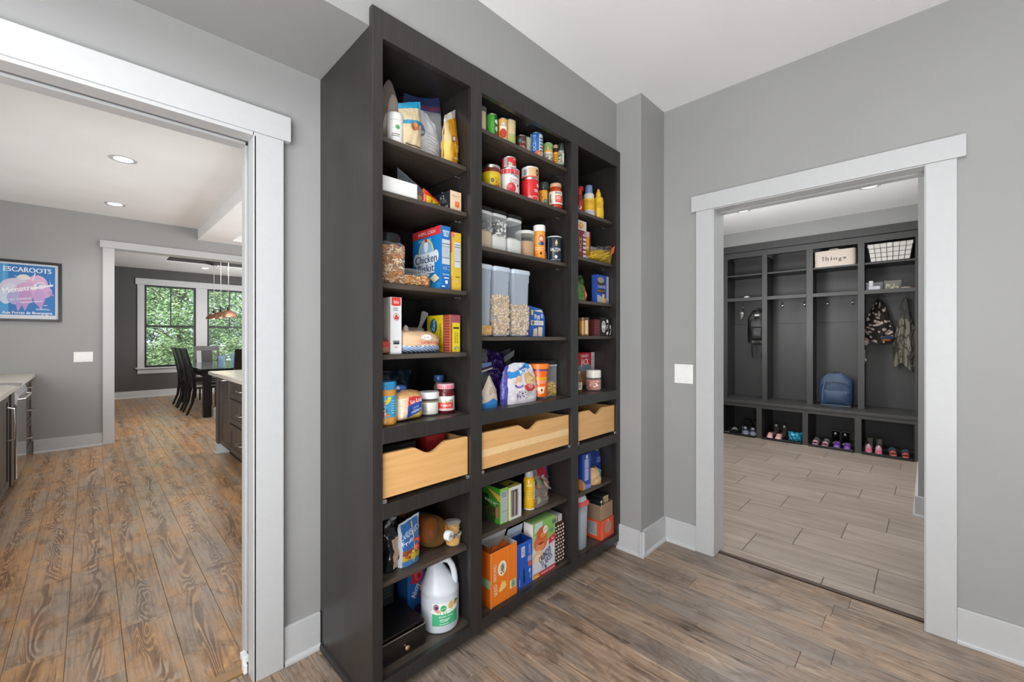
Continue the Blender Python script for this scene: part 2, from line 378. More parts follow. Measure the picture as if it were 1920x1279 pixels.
base('baseboard_chase', 2.325, 0, 1.19, 1.372, -1, 0); base('baseboard_chase', 2.296, 2.63, 1.22, 0, 0, -1)
base('baseboard_right', 2.63, 0, 1.008, 1.204, -1, 0); base('baseboard_right', 2.63, 0, -2.9, -.086, -1, 0)
# cased opening to the kitchen (left) and to the mudroom (right)
tr = estruct('trim_1')
for x0, x1 in ((.4375, .540), (-.90, -.7925)): MB().box(x0, x1, 1.800, 1.8285, 0, 2.075).build('casing_board', TRIM, tr, bevel=.002)
MB().box(-.93, .565, 1.794, 1.8285, 2.075, 2.172).build('head_board', TRIM, tr, bevel=.002)
DARK = mat('toe_kick_black', c('15161a'), .7)  # near-black colour, used on the kitchen toe kicks
for x0, x1 in ((.435, .445), (-.80, -.79)):                # jamb boards either side of the sliding-door slot
    for y0, y1 in ((1.800, 1.873), (1.918, 1.968)): MB().box(x0, x1, y0, y1, 0, 2.063).build('jamb_board', TRIM, tr, bevel=.0015)
for y0, y1 in ((1.800, 1.872), (1.907, 1.968)): MB().box(-.79, .435, y0, y1, 2.061, 2.076).build('jamb_board', TRIM, tr, bevel=.0015)
MB().box(-.79, .435, 1.872, 1.907, 2.070, 2.076).build('slot_shade_panel', mat('head_slot_shade', c('77787a'), .6), tr)  # flat grey panel: shade of the open head slot put into its colour
MB().box(.52, .55, 1.878, 1.913, 0.004, 2.05).build('pocket_door_edge', mat('pocket_door_grey', c('5a5b5e'), .5), tr)
MB().box(.420, .433, 1.872, 1.905, .0, .035).box(.420, .440, 1.885, 1.93, .035, .06).build('floor_guide', PLATE, tr, bevel=.002)
t2 = estruct('trim_2')
for y0, y1 in ((.912, 1.008), (-.086, .010)): MB().box(2.606, 2.6305, y0, y1, 0, 2.068).build('casing_board', TRIM, t2, bevel=.002)
MB().box(2.600, 2.6305, -.113, 1.034, 2.068, 2.163).build('head_board', TRIM, t2, bevel=.002)
for y0, y1 in ((.905, .930), (-.010, .014)): MB().box(2.611, 2.780, y0, y1, 0, 2.074).build('jamb_board', TRIM, t2, bevel=.0015)
for x0, x1 in ((2.611, 2.696), (2.722, 2.780)): MB().box(x0, x1, .014, .905, 2.063, 2.085).build('jamb_board', TRIM, t2, bevel=.0015)
MB().box(2.696, 2.722, .014, .905, 2.072, 2.085).build('slot_shade_panel', mat('grey_pocket', c('8a8a8c'), .6), t2)  # grey panel in the head groove, its shade painted as colour
MB().box(2.705, 2.735, .000, .012, .004, .05).box(2.70, 2.74, -.004, .006, .0, .03).build('floor_guide', PLATE, t2, bevel=.002)
def switch(label, loc, rot, n, group=None):
    t = thing('light_switch', label, 'light switch', loc, rot); wd = .07 + .046*(n - 1)
    MB().box(-wd/2, wd/2, -.006, .001, -.06, .06).build('wall_plate', PLATE, t, bevel=.003)
    for i in range(n):
        x = (i - (n-1)/2)*.046
        MB().prism([(-.007, .034), (-.0115, -.033), (-.005, -.034), (-.005, .034)], 'x', x - .0165, x + .0165).build('rocker', PLATE, t, bevel=.001)
        for z in (-.048, .048): MB().lathe([(.003, 0), (.003, .0014)], seg=10).build('screw', mat('screw_white', c('d8d8d6'), .4), t, (x, -.0055, z), (PI/2, 0, 0))
    return t
switch('white two-rocker light switch on the grey wall beside the mudroom doorway', (2.630, 1.091, 1.074), -PI/2, 2)
def can_light(label, x, y, z, group):
    t = thing('recessed_light', label, 'ceiling light', (x, y, z), 0, group)
    MB().lathe([(.060, -.001), (.088, -.004), (.092, -.001), (.092, .0)], seg=28).build('trim_ring', TRIM, t)
    e = NT('lit_lens') if 'lit_lens' not in bpy.data.materials else None
    if e: m = e.done(e.n('ShaderNodeEmission', i_Color=(1, .97, .92, 1), i_Strength=7.0).outputs[0])
    else: m = bpy.data.materials['lit_lens']
    MB().lathe([(.0, -.0025), (.061, -.0025), (.061, 0), (.0, 0)], seg=28).build('lens', m, t)
    l = bpy.data.lights.new('can_beam', 'SPOT'); l.energy = 34; l.spot_size = 2.2; l.spot_blend = .8; l.shadow_soft_size = .06; l.color = (1, .96, .9)
    o = bpy.data.objects.new('can_beam', l); COL.objects.link(o); o.location = (x, y, z - .02)
    return t
# kitchen beyond the left opening
slab('ceiling', -1.2, 4.6, 1.97, 7.285, 2.795, 2.9, CEIL)
b = MB(); b.box(-1.2, .200, 7.135, 7.285, 0, 2.795).box(2.9, 4.6, 7.135, 7.285, 0, 2.795).box(.200, 2.9, 7.135, 7.285, 2.415, 2.795)
struct(b.build('wall_kitchen_far', WALL))
slab('wall_kitchen_left', -1.2, -1.10, 1.97, 7.135, 0, 2.795, WALL); slab('wall_kitchen_right', 4.5, 4.6, 1.97, 7.135, 0, 2.795, WALL)
base('baseboard_kitchen', -.44, .117, 7.135, 0, 0, -1)
t3 = estruct('trim_3')
for x0, x1 in ((.117, .221), (2.88, 2.98)): MB().box(x0, x1, 7.113, 7.1355, 0, 2.400).build('casing_board', TRIM, t3, bevel=.002)
MB().box(.093, 3.00, 7.107, 7.1355, 2.400, 2.489).build('head_board', TRIM, t3, bevel=.002)
MB().box(.203, .221, 7.120, 7.30, 0, 2.40).build('jamb_board', TRIM, t3); MB().box(.203, 2.9, 7.120, 7.30, 2.400, 2.418).build('jamb_board', TRIM, t3)
bm = estruct('trim_4')                                      # white boxed ceiling beams with a coffer between them
MB().box(1.053, 1.40, 2.6, 7.13, 2.645, 2.80).build('beam', CEIL, bm); MB().box(1.40, 4.4, 6.86, 7.13, 2.645, 2.80).build('beam', CEIL, bm)
MB().box(1.401, 4.4, 2.6, 6.859, 2.765, 2.80).build('coffer_panel', WALL, bm)
can_light('round recessed ceiling light in the kitchen, the nearer of two', .203, 4.79, 2.795, 'kitchen ceiling lights')
can_light('round recessed ceiling light in the kitchen, the farther of two', .207, 6.459, 2.795, 'kitchen ceiling lights')
switch('white three-rocker light switch on the kitchen wall by the dining opening', (-.047, 7.135, 1.073), 0, 3)
# dining room beyond that
b = MB(); b.box(-1.2, 4.6, 7.285, 10.05, 2.82, 3.2).box(-1.2, 4.6, 10.66, 12.2, 2.82, 3.2).box(-1.2, 1.06, 10.05, 10.66, 2.82, 3.2).box(4.0, 4.6, 10.05, 10.66, 2.82, 3.2)
struct(b.build('ceiling', CEIL)); struct(MB().box(1.06, 4.0, 10.05, 10.66, 3.0, 3.2).box(1.06, 4.0, 10.05, 10.062, 2.83, 3.0).box(1.06, 4.0, 10.648, 10.66, 2.83, 3.0).box(1.06, 1.072, 10.062, 10.648, 2.83, 3.0).box(3.988, 4.0, 10.062, 10.648, 2.83, 3.0).build('trim_5', WALLDK))
WX = [(.856, 1.765), (1.982, 2.89)]
b = MB(); b.box(-1.2, WX[0][0], 12.2, 12.36, 0, 3.0).box(WX[0][1], WX[1][0], 12.2, 12.36, 0, 3.0).box(WX[1][1], 4.6, 12.2, 12.36, 0, 3.0)
for x0, x1 in WX: b.box(x0, x1, 12.2, 12.36, 0, .65).box(x0, x1, 12.2, 12.36, 2.462, 3.0)
struct(b.build('wall_dining_far', WALLDK)); slab('wall_dining_left', -1.3, -1.2, 7.285, 12.36, 0, 3.0, WALLDK); slab('wall_dining_right', 4.6, 4.7, 7.285, 12.36, 0, 3.0, WALLDK)
base('baseboard_dining', -1.2, 4.6, 12.2, 0, 0, -1)
t6 = estruct('trim_6')
for x0, x1 in ((.740, .856), (1.765, 1.982), (2.89, 3.006)): MB().box(x0, x1, 12.176, 12.201, .65, 2.462).build('casing_board', TRIM, t6, bevel=.002)
MB().box(.707, 3.04, 12.168, 12.201, 2.462, 2.600).build('head_board', TRIM, t6, bevel=.003)
MB().box(.707, 3.04, 12.13, 12.201, .620, .65).build('stool_board', TRIM, t6, bevel=.003); MB().box(.740, 3.006, 12.18, 12.201, .515, .620).build('apron_board', TRIM, t6, bevel=.002)
SASH = mat('black_window_frame', c('121212'), .4); PANE = clear('window_glass', (.97, .985, .98), .03, .01)
for i, (x0, x1) in enumerate(WX):
    wnd = estruct('window_%d' % (i + 1)); f = MB(); zs = 1.560
    f.box(x0, x0 + .035, 12.19, 12.30, .65, 2.462).box(x1 - .035, x1, 12.19, 12.30, .65, 2.462).box(x0 + .035, x1 - .035, 12.19, 12.30, 2.43, 2.462).box(x0 + .035, x1 - .035, 12.19, 12.30, .65, .69)
    f.build('window_frame', SASH, wnd, bevel=.002)
    MB().box(x0 + .035, x1 - .035, 12.20, 12.25, zs - .022, zs + .022).build('meeting_rail', SASH, wnd, bevel=.002)
    MB().box((x0 + x1)/2 - .010, (x0 + x1)/2 + .010, 12.215, 12.245, zs + .02, 2.432).build('muntin', SASH, wnd)
    for z0, z1, y in ((.69, zs, 12.25), (zs, 2.43, 12.23)): MB().box(x0 + .03, x1 - .03, y, y + .005, z0, z1).build('pane', PANE, wnd)
can_light('recessed ceiling light near the wall end of the dining room', .56, 9.95, 2.82, 'dining ceiling lights')
can_light('recessed ceiling light by the dining room windows', 1.79, 11.21, 2.82, 'dining ceiling lights')
# mudroom beyond the right opening
slab('ceiling', 2.80, 6.9, -1.6, 2.3, 2.765, 2.86, CEIL)
slab('wall_mudroom_left', 2.80, 6.9, 2.10, 2.3, 0, 2.765, WALL); slab('wall_mudroom_end', 6.80, 6.9, -.0, 2.10, 0, 2.60, WALL)
struct(MB().box(6.375, 6.9, -.0, 2.10, 2.575, 2.765).build('wall_mudroom_head', WALL))
b = MB(); b.box(4.255, 6.9, -.7, .055, 0, 2.765); struct(b.build('wall_mudroom_right', WALL))
slab('wall_mudroom_front', 2.80, 4.255, -1.7, -1.6, 0, 2.765, WALL)
base('baseboard_mudroom', 4.24, 6.09, .055, 0, 0, 1); base('baseboard_mudroom', 4.255, 0, -.7, .073, -1, 0)
can_light('recessed mudroom ceiling light, farther from the hall doorway casing', 5.29, 1.52, 2.765, 'mudroom ceiling lights')
can_light('recessed mudroom ceiling light near the right jamb', 5.308, .407, 2.765, 'mudroom ceiling lights')
# ---------------------------------------------------------------- the pantry shelving
def stain(name, a, b, rough, st=(90, 90, 4)):
    t = NT(name); v = t.coord(st); n = t.noise(v, 1, 5, .65); m = t.noise(t.coord((3, 3, 1)), 1.5, 3)
    col = t.ramp(n, [(.3, a), (.7, b)])
    return t.done(t.bsdf(col, t.math('ADD', t.math('MULTIPLY', m, .22), rough - .11), 0, n, .10, .001))
BLACK = stain('black_stained_wood', c('232120'), c('302d2b'), .36); BLACKS = stain('black_stained_shelf', c('39322c'), c('544a41'), .42, (4, 70, 70))
MAPLE = stain('clear_maple', c('cf9d60'), c('e0b074'), .38, (3, 40, 40))
pan = thing('pantry_cabinet', 'black built-in pantry shelving full of groceries between the two doorways', 'cabinet', (0, 0, 0))
YF, YB, YS = 1.360, 1.826, 1.395
CX = [(.727, 1.126), (1.188, 1.825), (1.886, 2.287)]
def part(mb, name, m=None, bev=.0015, parent=None): return mb.build(name, m or BLACK, parent or pan, bevel=bev)
part(MB().box(.689, .709, 1.384, YB, 0, 2.390), 'side_panel'); part(MB().box(2.300, 2.322, 1.384, YB, .04, 2.390), 'side_panel')
for x in (1.157, 1.856): part(MB().box(x - .018, x + .018, 1.384, YB, .09, 2.390), 'divider_panel')
part(MB().box(.709, 2.30, 1.800, 1.822, .04, 2.389), 'back_panel'); part(MB().box(.709, 2.30, 1.384, 1.80, 2.370, 2.3905), 'top_panel')
for x0, x1 in ((.687, .727), (1.126, 1.188), (1.825, 1.886), (2.287, 2.324)): part(MB().box(x0, x1, YF, 1.3835, .043, 2.451), 'face_stile')
for x0, x1 in CX:
    for z0, z1, n in ((2.351, 2.451, 'face_rail'), (.925, .981, 'face_rail'), (.657, .711, 'face_rail'), (.043, .090, 'face_rail')): part(MB().box(x0, x1, YF + .0004, 1.3835, z0, z1), n)
    for z in (.979, .709, .088): part(MB().box(x0 - .02, x1 + .02, 1.384, 1.80, z - .018, z), 'fixed_shelf', BLACKS)
part(MB().box(.70, 2.30, 1.43, 1.445, 0, .05), 'toe_kick')
part(MB().prism([(.689, 0), (.676, 0), (.676, .010), (.682, .017), (.689, .019)], 'y', 1.384, YB), 'shoe_moulding', bev=0)
SH = [[2.028, 1.833, 1.499, 1.239, .416], [2.223, 1.991, 1.705, 1.305, .430], [2.020, 1.758, 1.512, 1.311, .422]]
for (x0, x1), zs in zip(CX, SH):
    for z in zs:
        s = part(MB().box(x0 - .016, x1 + .008, YS, 1.798, z - .018, z), 'shelf', BLACKS)
        for xx, sg in ((x0 - .016, 1), (x1 + .010, -1)):
            for yy in (1.47, 1.72): MB().lathe([(.0035, 0), (.0035, .012)], seg=8).xf(Matrix.Rotation(sg*PI/2, 4, 'Y')).build('shelf_pin', CHROME, s, (xx, yy, z - .023))
for (x0, x1), kind in zip(CX, (.5, .5, .5)):                # scooped-front maple drawers
    a, b = x0 + .004, x1 - .004; h0, h1 = .727, .886; m = (a + b)/2 + (.01 if x0 < 1 else 0); q = min(.075, (b - a)*.19)
    top = [(b, h0), (b, h1 - .004), (b - .004, h1), (m + q, h1)]
    for k in range(1, 12):
        t = k/12; top.append((m + q - 2*q*t, h1 - .033*math.sin(PI*t)**1.35))
    top += [(m - q, h1), (a + .004, h1), (a, h1 - .004), (a, h0)]
    d = MB().prism(top, 'y', 1.377, 1.393).build('drawer', MAPLE, pan, bevel=.002)
    for xx in (a, b - .014): MB().box(xx, xx + .014, 1.393, 1.76, h0 + .004, h1 - .004).build('drawer_side', MAPLE, d)
    MB().box(a, b, 1.745, 1.76, h0 + .004, h1 - .004).build('drawer_back', MAPLE, d); MB().box(a + .014, b - .014, 1.393, 1.745, h0 + .008, h0 + .018).build('drawer_bottom', MAPLE, d)
    for xx in (x0 + .001, x1 - .019): MB().box(xx, xx + .018, 1.366, 1.70, .7115, .7245).build('drawer_slide', STEEL, d, bevel=.001)
    if x0 > 1.1 and x0 < 1.5:
        MB().box(a + .001, b - .001, 1.3762, 1.3772, .780, .812).build('pale_stripe', mat('pale_maple', c('e8c48f'), .38), d)
# ---------------------------------------------------------------- groceries: builders
def facing(X, Y): return math.atan2(-Y, -X)
def tin(label, X, Y, Z, r, h, col, art=None, grp=None, name='tin_can', lidm=None):
    t = thing(name, label, 'can', (X, Y, Z), 0, grp); m = lidm or TIN
    MB().lathe([(r*.95, .001), (r, 0), (r*1.012, .0015), (r*.985, .004), (r*.985, h - .004), (r*1.012, h - .0015), (r, h), (r*.95, h), (r*.93, h - .003), (0, h - .003)], seg=28).build('can_body', m, t)
    l = MB().lathe([(r*.992, .005), (r*.992, h - .005)], c(col), 28).build('paper_label', GLOSS, t)
    if art: a = Art(on_cyl(r*.992, facing(X, Y))); art(a, r, h); a.build('label_print', l, GLOSS)
    return t
def carton(label, X0, X1, Y0, Y1, Z, h, cols, left=None, front=None, top=None, open_top=False, grp=None, name='food_box', rot=0, m=None, cat='box', flaps=None, inside='d8d2c6'):
    w, d = X1 - X0, Y1 - Y0; t = thing(name, label, cat, ((X0 + X1)/2, Y0, Z), rot, grp); m = m or PAPER
    C = {'l': cols, 'f': cols, 't': cols} if isinstance(cols, str) else cols; k = c(C['f'])
    if not open_top:
        b = MB().box(-w/2, w/2, 0, d, 0, h, [k, c(C['t']), c(C['f']), k, c(C['l']), k])
    else:
        e = .0012; i = c(inside); b = MB(i)
        b.box(-w/2, w/2, 0, d, 0, e, k)
        b.box(-w/2, w/2, 0, e, e, h, [k, i, k, i, k, k]).box(-w/2, w/2, d - e, d, e, h, [k, i, i, k, k, k])
        b.box(-w/2, -w/2 + e, e, d - e, e, h, [k, i, k, k, c(C['l']), i]).box(w/2 - e, w/2, e, d - e, e, h, [k, i, k, k, i, k])
    o = b.build('carton', m, t, bevel=.0008)
    for fn, org, ud, W in ((left, (-w/2, d, 0), (0, -1, 0), d), (front, (-w/2, 0, 0), (1, 0, 0), w)):
        if fn: a = Art(on_face(org, ud, (0, 0, 1)), .0010); fn(a, W, h); a.build('box_print', o, m)
    if top: a = Art(on_face((-w/2, 0, h), (1, 0, 0), (0, 1, 0)), .0010); top(a, w, d); a.build('box_print', o, m)
    for f in (flaps or []):                                # (edge, lift angle, length, colour)
        ed, an, ln, fc = f; s, q = math.sin(math.radians(an)), math.cos(math.radians(an)); g = MB(c(fc)); e = .0012
        if ed == 'b': g.add([(-w/2, d, h), (w/2, d, h), (w/2*.94, d - ln*q, h + ln*s), (-w/2*.94, d - ln*q, h + ln*s), (-w/2, d + e, h), (w/2, d + e, h), (w/2*.94, d - ln*q + e, h + ln*s), (-w/2*.94, d - ln*q + e, h + ln*s)], [(0, 1, 2, 3), (7, 6, 5, 4), (0, 4, 5, 1), (1, 5, 6, 2), (2, 6, 7, 3), (3, 7, 4, 0)])
        else:
            x = w/2 if ed == 'r' else -w/2; sg = -1 if ed == 'r' else 1
            g.add([(x, 0, h), (x, d, h), (x + sg*ln*q, d*.95, h + ln*s), (x + sg*ln*q, d*.05, h + ln*s), (x - sg*e, 0, h), (x - sg*e, d, h), (x + sg*ln*q - sg*e, d*.95, h + ln*s), (x + sg*ln*q - sg*e, d*.05, h + ln*s)], [(0, 1, 2, 3), (7, 6, 5, 4), (0, 4, 5, 1), (1, 5, 6, 2), (2, 6, 7, 3), (3, 7, 4, 0)])
        g.build('flap', m, t)
    return t
def pouch(label, X, Y, Z, w, h, d, col, m=None, rot=0, top=None, gus=.85, cr=.004, art=None, side=None, nu=20, nv=24, name='food_bag', cat='bag', grp=None, kind='stand', part='film', seed=0, fig=None, thick=3, neck=1.0):
    t = thing(name, label, cat, (X, Y, Z), rot, grp); top = top or (lambda u: 1.0)
    sd = Vector((seed*3.7, seed*1.3, seed*7.1))
    def S(u, v, s):                                        # s = -1 front, +1 back
        e = max(0, 1 - abs(2*u - 1)**thick)**.6
        if kind == 'stand': p = gus + (1 - gus)*math.sin(PI*min(1, v*1.6)/1.0*.5) if v < .3 else max(0, 1 - ((v - .3)/.7)**1.7)
        else: p = max(0, 1 - abs(2*v - 1)**thick)**.6
        wk = 1 - (1 - neck)*max(0, (v - .45)/.55)**1.3
        x = (u - .5)*w*wk; z = v*h*top(u); y = s*d/2*e*p
        n = noise.noise_vector(Vector((u*5, v*6, s*1.5)) + sd) * cr + noise.noise_vector(Vector((u*13, v*15, s*4)) + sd) * cr * .45
        k = min(1, v*8)
        return (x + n.x*.6*k, y + n.y*k, max(0, z + n.z*.5*k))
    C = col if callable(col) else (lambda u, v: col); cc = lambda u, v: c(C(u, v)); cb = (lambda u, v: c(side)) if side else cc
    b = MB(); b.grid(lambda u, v: S(u, v, -1), nu, nv, cc); b.grid(lambda u, v: S(u, v, 1), nu, nv, cb, flip=True)
    o = b.build(part, m or FILM, t, sharp=75)
    if art:
        def fn(a, z, off):
            u = min(.98, max(.02, a/w + .5)); v = min(.98, max(.01, z/h)); p = Vector(S(u, v, -1)); q = Vector(S(u + .01, v, -1)) - p; r = Vector(S(u, v + .01, -1)) - p
            nn = q.cross(r).normalized(); return p + nn*(off + .0012)
        a = Art(fn, m=4); art(a, w, h); a.build('bag_print', o, GLOSS)
    return t, o
def lump(parent, name, m, fn, n, size, cols, shape='chip', seed=1, label=None, stuff=True):   # loose pieces of food, one countless mass
    r = random.Random(seed); b = MB()
    for i in range(n):
        x, y, z = fn(r); s = size*r.uniform(.7, 1.25); k = MB(c(r.choice(cols)))
        if shape == 'chip': k.box(-s, s, -s*.6, s*.6, -s*.35, s*.35)
        elif shape == 'ball': k.ball(0, 0, 0, s, s*.85, s*.8, None, 6, 4)
        elif shape == 'stick': k.box(-s*1.8, s*1.8, -s*.35, s*.35, -s*.35, s*.35)
        elif shape == 'ring': k.tube([(s*math.cos(a*PI/3), s*math.sin(a*PI/3), .2*s*math.sin(a*2)) for a in range(6)], s*.34, 5, None, True)
        k.xf(Matrix.Translation((x, y, z)) @ Matrix.Rotation(r.uniform(0, 6.3), 4, 'Z') @ Matrix.Rotation(r.uniform(0, 6.3), 4, 'X')); b.add(k.v, k.f, k.c, shape in ('ball', 'ring'))
    o = b.build(name, m, parent, label=label)
    if stuff: o['kind'] = 'stuff'
    return o
def vessel(label, X, Y, Z, prof, cols, name='bottle', cat='bottle', m=None, cap=None, capcol='ffffff', capm=None, lab=None, art=None, inner=None, innercol=None, grp=None, seg=26, squ=0, sx=1, sy=1, body='bottle_body', capname='cap', rot=0, innerm=None):
    t = thing(name, label, cat, (X, Y, Z), rot, grp)
    cl = [c(x) for x in cols] if isinstance(cols, list) else c(cols)
    MB().lathe(prof, cl, seg, squ=squ, sx=sx, sy=sy).build(body, m or GLOSS, t)
    if inner: MB().lathe(inner, c(innercol), seg, squ=squ, sx=sx, sy=sy).build('contents', innerm or FOOD, t)
    if cap: MB().lathe(cap, c(capcol), seg, squ=squ, sx=sx, sy=sy).build(capname, capm or GLOSS, t)
    if lab:
        r, z0, z1, lc = lab; o = MB().lathe([(r, z0), (r, z1)], c(lc), seg, squ=squ, sx=sx, sy=sy).build('paper_label', GLOSS, t)
        if art: a = Art(on_cyl(r, facing(X, Y) - rot, z0)); art(a, r, z1 - z0); a.build('label_print', o, GLOSS)
    elif art:
        r = max(p[0] for p in prof); a = Art(on_cyl(r, facing(X, Y) - rot)); art(a, r, prof[-1][1]); a.build('label_print', t, GLOSS)
    return t
def cylp(r, h, e=.003): return [(r - e, 0), (r, e), (r, h - e), (r - e, h), (0, h)]
# ---------------------------------------------------------------- groceries: first (widest-seen) bay, top to bottom
def find(p): return [q for q in COL.objects if q.get('label', '').startswith(p)][0]
G = 'groceries on the near bay of the pantry'
Z = 2.0288
def band(stops):
    return lambda u, v: next((cc for lim, cc in stops if v < lim), stops[-1][1])
pouch('narrow pinkish zip bag against the near stile on the top pantry shelf', .770, 1.53, Z, .075, .262, .06, band([(.55, 'ddd0c6'), (.9, 'd9c3c4'), (1, 'c9a9b0')]), BAGCLEAR, .35, lambda u: .88 + .14*u, seed=1, grp=G)
t, o = pouch('tall cloudy zip bag of pale powder behind the white canister', .862, 1.54, Z, .108, .300, .05, band([(.6, 'e8dfd0'), (.9, 'd9cbb9'), (1, 'd6bfc3')]), BAGCLEAR, .15, lambda u: .78 + .24*math.sin(PI*min(1, u*1.25)), seed=2, grp=G)


MB().ball(0, 0, .095, .044, .020, .094, c('ded3bf')).ball(.01, 0, .16, .03, .014, .10, c('d8c8bb')).build('powder', MATTE, o)
MB().ball(0, 0, .09, .030, .022, .088, c('dccfc4')).ball(0, 0, .15, .026, .014, .095, c('d6c3c0')).build('powder', MATTE, find('narrow pinkish').children[0])
vessel('white plastic powder canister with a small green emblem on the top shelf', .826, 1.452, Z, cylp(.030, .105), 'efeeea', 'canister', 'canister', cap=[(.031, .100), (.0315, .102), (.0315, .121), (.029, .124), (0, .124)], capcol='e6e5e0', capname='lid', body='canister_body', grp=G,
       art=lambda a, r, h: (a.ell(.010, .068, .009, .009, '7fae78'), a.ell(.012, .066, .005, .006, '5d9560'), a.lines(-.012, .020, .030, .044, 2, '77756f'), a.lines(-.02, .024, .092, .096, 1, 'a9a79f')))
pouch('blue-edged bag of tortilla strips between the canister and the big zip bag', .893, 1.458, Z, .104, .222, .06,
      lambda u, v: '2f9bc4' if v > .86 or u > .93 else ('d9c8a4' if v > .62 else ('3f93b5' if .54 < v < .62 else 'd8c39d')), None, .1, lambda u: .80 + .22*u, seed=4, grp=G,
      art=lambda a, w, h: (a.ell(.005, .110, .020, .017, 'a8693f'), a.ell(.010, .117, .013, .010, 'c58a58'), a.lines(-.035, .03, .022, .032, 1, '59503f')))
t, o = pouch('large clear zip bag with a blue zipper holding a white bag with a blue oval', 1.010, 1.548, Z, .208, .332, .085, band([(.80, 'e9ecef'), (.84, '6f6aa5'), (.86, 'b2567b'), (1, '46588f')]), BAGCLEAR, -.05, lambda u: .88 + .14*u**2, seed=5, grp=G, neck=.82)
x, o2 = pouch('inner', 0, 0, 0, .180, .245, .068, lambda u, v: 'f6f7f8' if u > .14 else 'b9774e', FILM, 0, lambda u: 1 - .5*abs(u-.5)**1.6, seed=6, cr=.006, art=lambda a, w, h: (a.ell(-.022, .150, .021, .030, '0f3f9c'), a.ell(-.022, .139, .014, .008, 'e9eef5'), a.text('IXIA', -.022, .139, .009, '2a62b4'), a.ell(-.062, .115, .012, .026, 'b06c43'), a.lines(.005, .065, .05, .15, 7, 'b9bcc0', .25), a.lines(-.05, .02, .018, .05, 2, 'c3d3e4', .4)), neck=.7)
def adopt(root, parent, loc):                              # the inner bag becomes a part of the outer one
    for ch in list(root.children): ch.parent = parent; ch.location = loc
    bpy.data.objects.remove(root)
adopt(x, o, (0, 0, .003))
for ch in o.children: ch.name = 'inner_bag'
pouch('bright yellow bag of shredded cheese snacks leaning at the divider of the top shelf', 1.085, 1.452, Z, .104, .262, .06, lambda u, v: 'e3ddd0' if v > .86 else ('e8a01f' if u > .25 else ('cfb27c' if v > .45 else 'dcb45a')), None, .45, lambda u: .74 + .3*u, seed=7, grp=G,
      art=lambda a, w, h: (a.ell(-.014, .130, .013, .015, '6b3a28'), a.ell(-.013, .131, .009, .010, 'e8d9c0'), a.rect(-.008, .032, .070, .105, 'f0c04a'), a.rect(-.02, .034, .035, .039, 'f5e6c2'), a.ell(-.004, .055, .004, .005, '30281c')))
Z = 1.8338
t = carton('white open-topped storage tray at the near end of the second shelf', .735, .898, 1.410, 1.60, Z, .060, 'e6e6e4', open_top=True, name='storage_tray', cat='tray', m=GLOSS, inside='dcdcda', grp=G)
pouch('slumped clear zip bag with a blue zipper behind the white tray', .945, 1.500, Z, .150, .150, .045, band([(.72, 'c8ba9c'), (.86, 'b7b6b2'), (.93, '2f93c6'), (1, 'c9c9c4')]), BAGCLEAR, -.15, lambda u: 1.0 - .62*u, seed=8, grp=G)
MB().ball(0, 0, .028, .060, .016, .028, c('cdbb97')).build('crackers', FOOD, find('slumped'))
pouch('small red and yellow candy bag on the second shelf', .990, 1.448, Z, .098, .066, .035, lambda u, v: 'd8402a' if v > .74 - .2*u or u < .12 else ('e2c91f' if (u*7 + v*5) % 2 < 1.3 else 'c9a81c'), None, .2, lambda u: 1 - .45*u, cr=.005, seed=9, grp=G, art=lambda a, w, h: a.blobs(-.03, .03, .012, .03, 10, .004, ['5d8f2c', 'e8b321', 'b33a1e']))
t = carton('black open carton with a cream front panel and an orange emblem on the second shelf', 1.059, 1.116, 1.412, 1.53, Z, .082, {'l': '23262d', 'f': 'e4c7a3', 't': '22252b'}, open_top=True, inside='cfcfcf', grp=G,
           left=lambda a, w, h: (a.text('6 2', w*.52, .062, .016, 'c9ced6'), a.lines(.02, .1, .034, .05, 3, '6d747f'), a.text('M', w*.8, .016, .018, '9aa5b4')), front=lambda a, w, h: (a.rect(.024, .046, .016, .040, 'd9632a'), a.text('T', .035, .028, .014, 'f0c09a'), a.lines(.01, .05, .058, .064, 1, 'b88f66')))
pouch('x', 0, 0, 0, .05, .075, .09, 'd9d9d6', BAGCLEAR, 0, kind='pillow', cr=.008, seed=10, part='inner_bag')
adopt(find('x'), t, (0, .060, .012))
Z = 1.4998
t = thing('snack_jar', 'big clear jar of orange and tan snack mix with a smoky lid', 'jar', (.806, 1.470, Z), 0, G)
MB().lathe([(.045, 0), (.052, .004), (.053, .145), (.045, .158), (.040, .162)], seg=32, squ=5).build('jar_body', CLEAR, t)
MB().lathe([(.044, .157), (.047, .160), (.047, .188), (.042, .195), (0, .196)], seg=28).build('lid', SMOKE, t)
MB().lathe([(.040, .004), (.0455, .008), (.0455, .140), (.036, .150), (0, .150)], c('9a6a38'), 28, squ=5).build('mix_core', FOOD, t)
def shell(R, H, d=.006, sq=5):
    def f(r):
        a = r.uniform(0, 2*PI); ca, sa = math.cos(a), math.sin(a); q = 1/max(.2, (abs(ca)**sq + abs(sa)**sq)**(1/sq)) if sq else 1
        rr = (R - r.random()*d)*q; return rr*ca, rr*sa, r.uniform(.008, H)
    return f
lump(t, 'snack_mix', FOOD, shell(.0475, .150, .005), 760, .0066, ['c9843f', 'b9672b', 'd9b37a', '8d5a30', 'e0c99a', 'c97a2e', 'd6d0c4'], 'ring', 3)
t = thing('food_tub', 'shallow clear tub of pretzel sticks in front of the blue cracker box', 'tub', (.905, 1.468, Z), 0, G)
tubp = [(.042, 0), (.046, .002), (.054, .060), (.058, .062), (.058, .068), (.0565, .068)]
MB().lathe(tubp, seg=32, squ=6, sx=1.02, sy=.80).build('tub_body', CLEAR, t)
MB().lathe([(.040, .003), (.044, .006), (.047, .036), (0, .038)], c('9c6a3c'), 28, squ=6, sx=1.0, sy=.78).build('pretzel_core', FOOD, t)
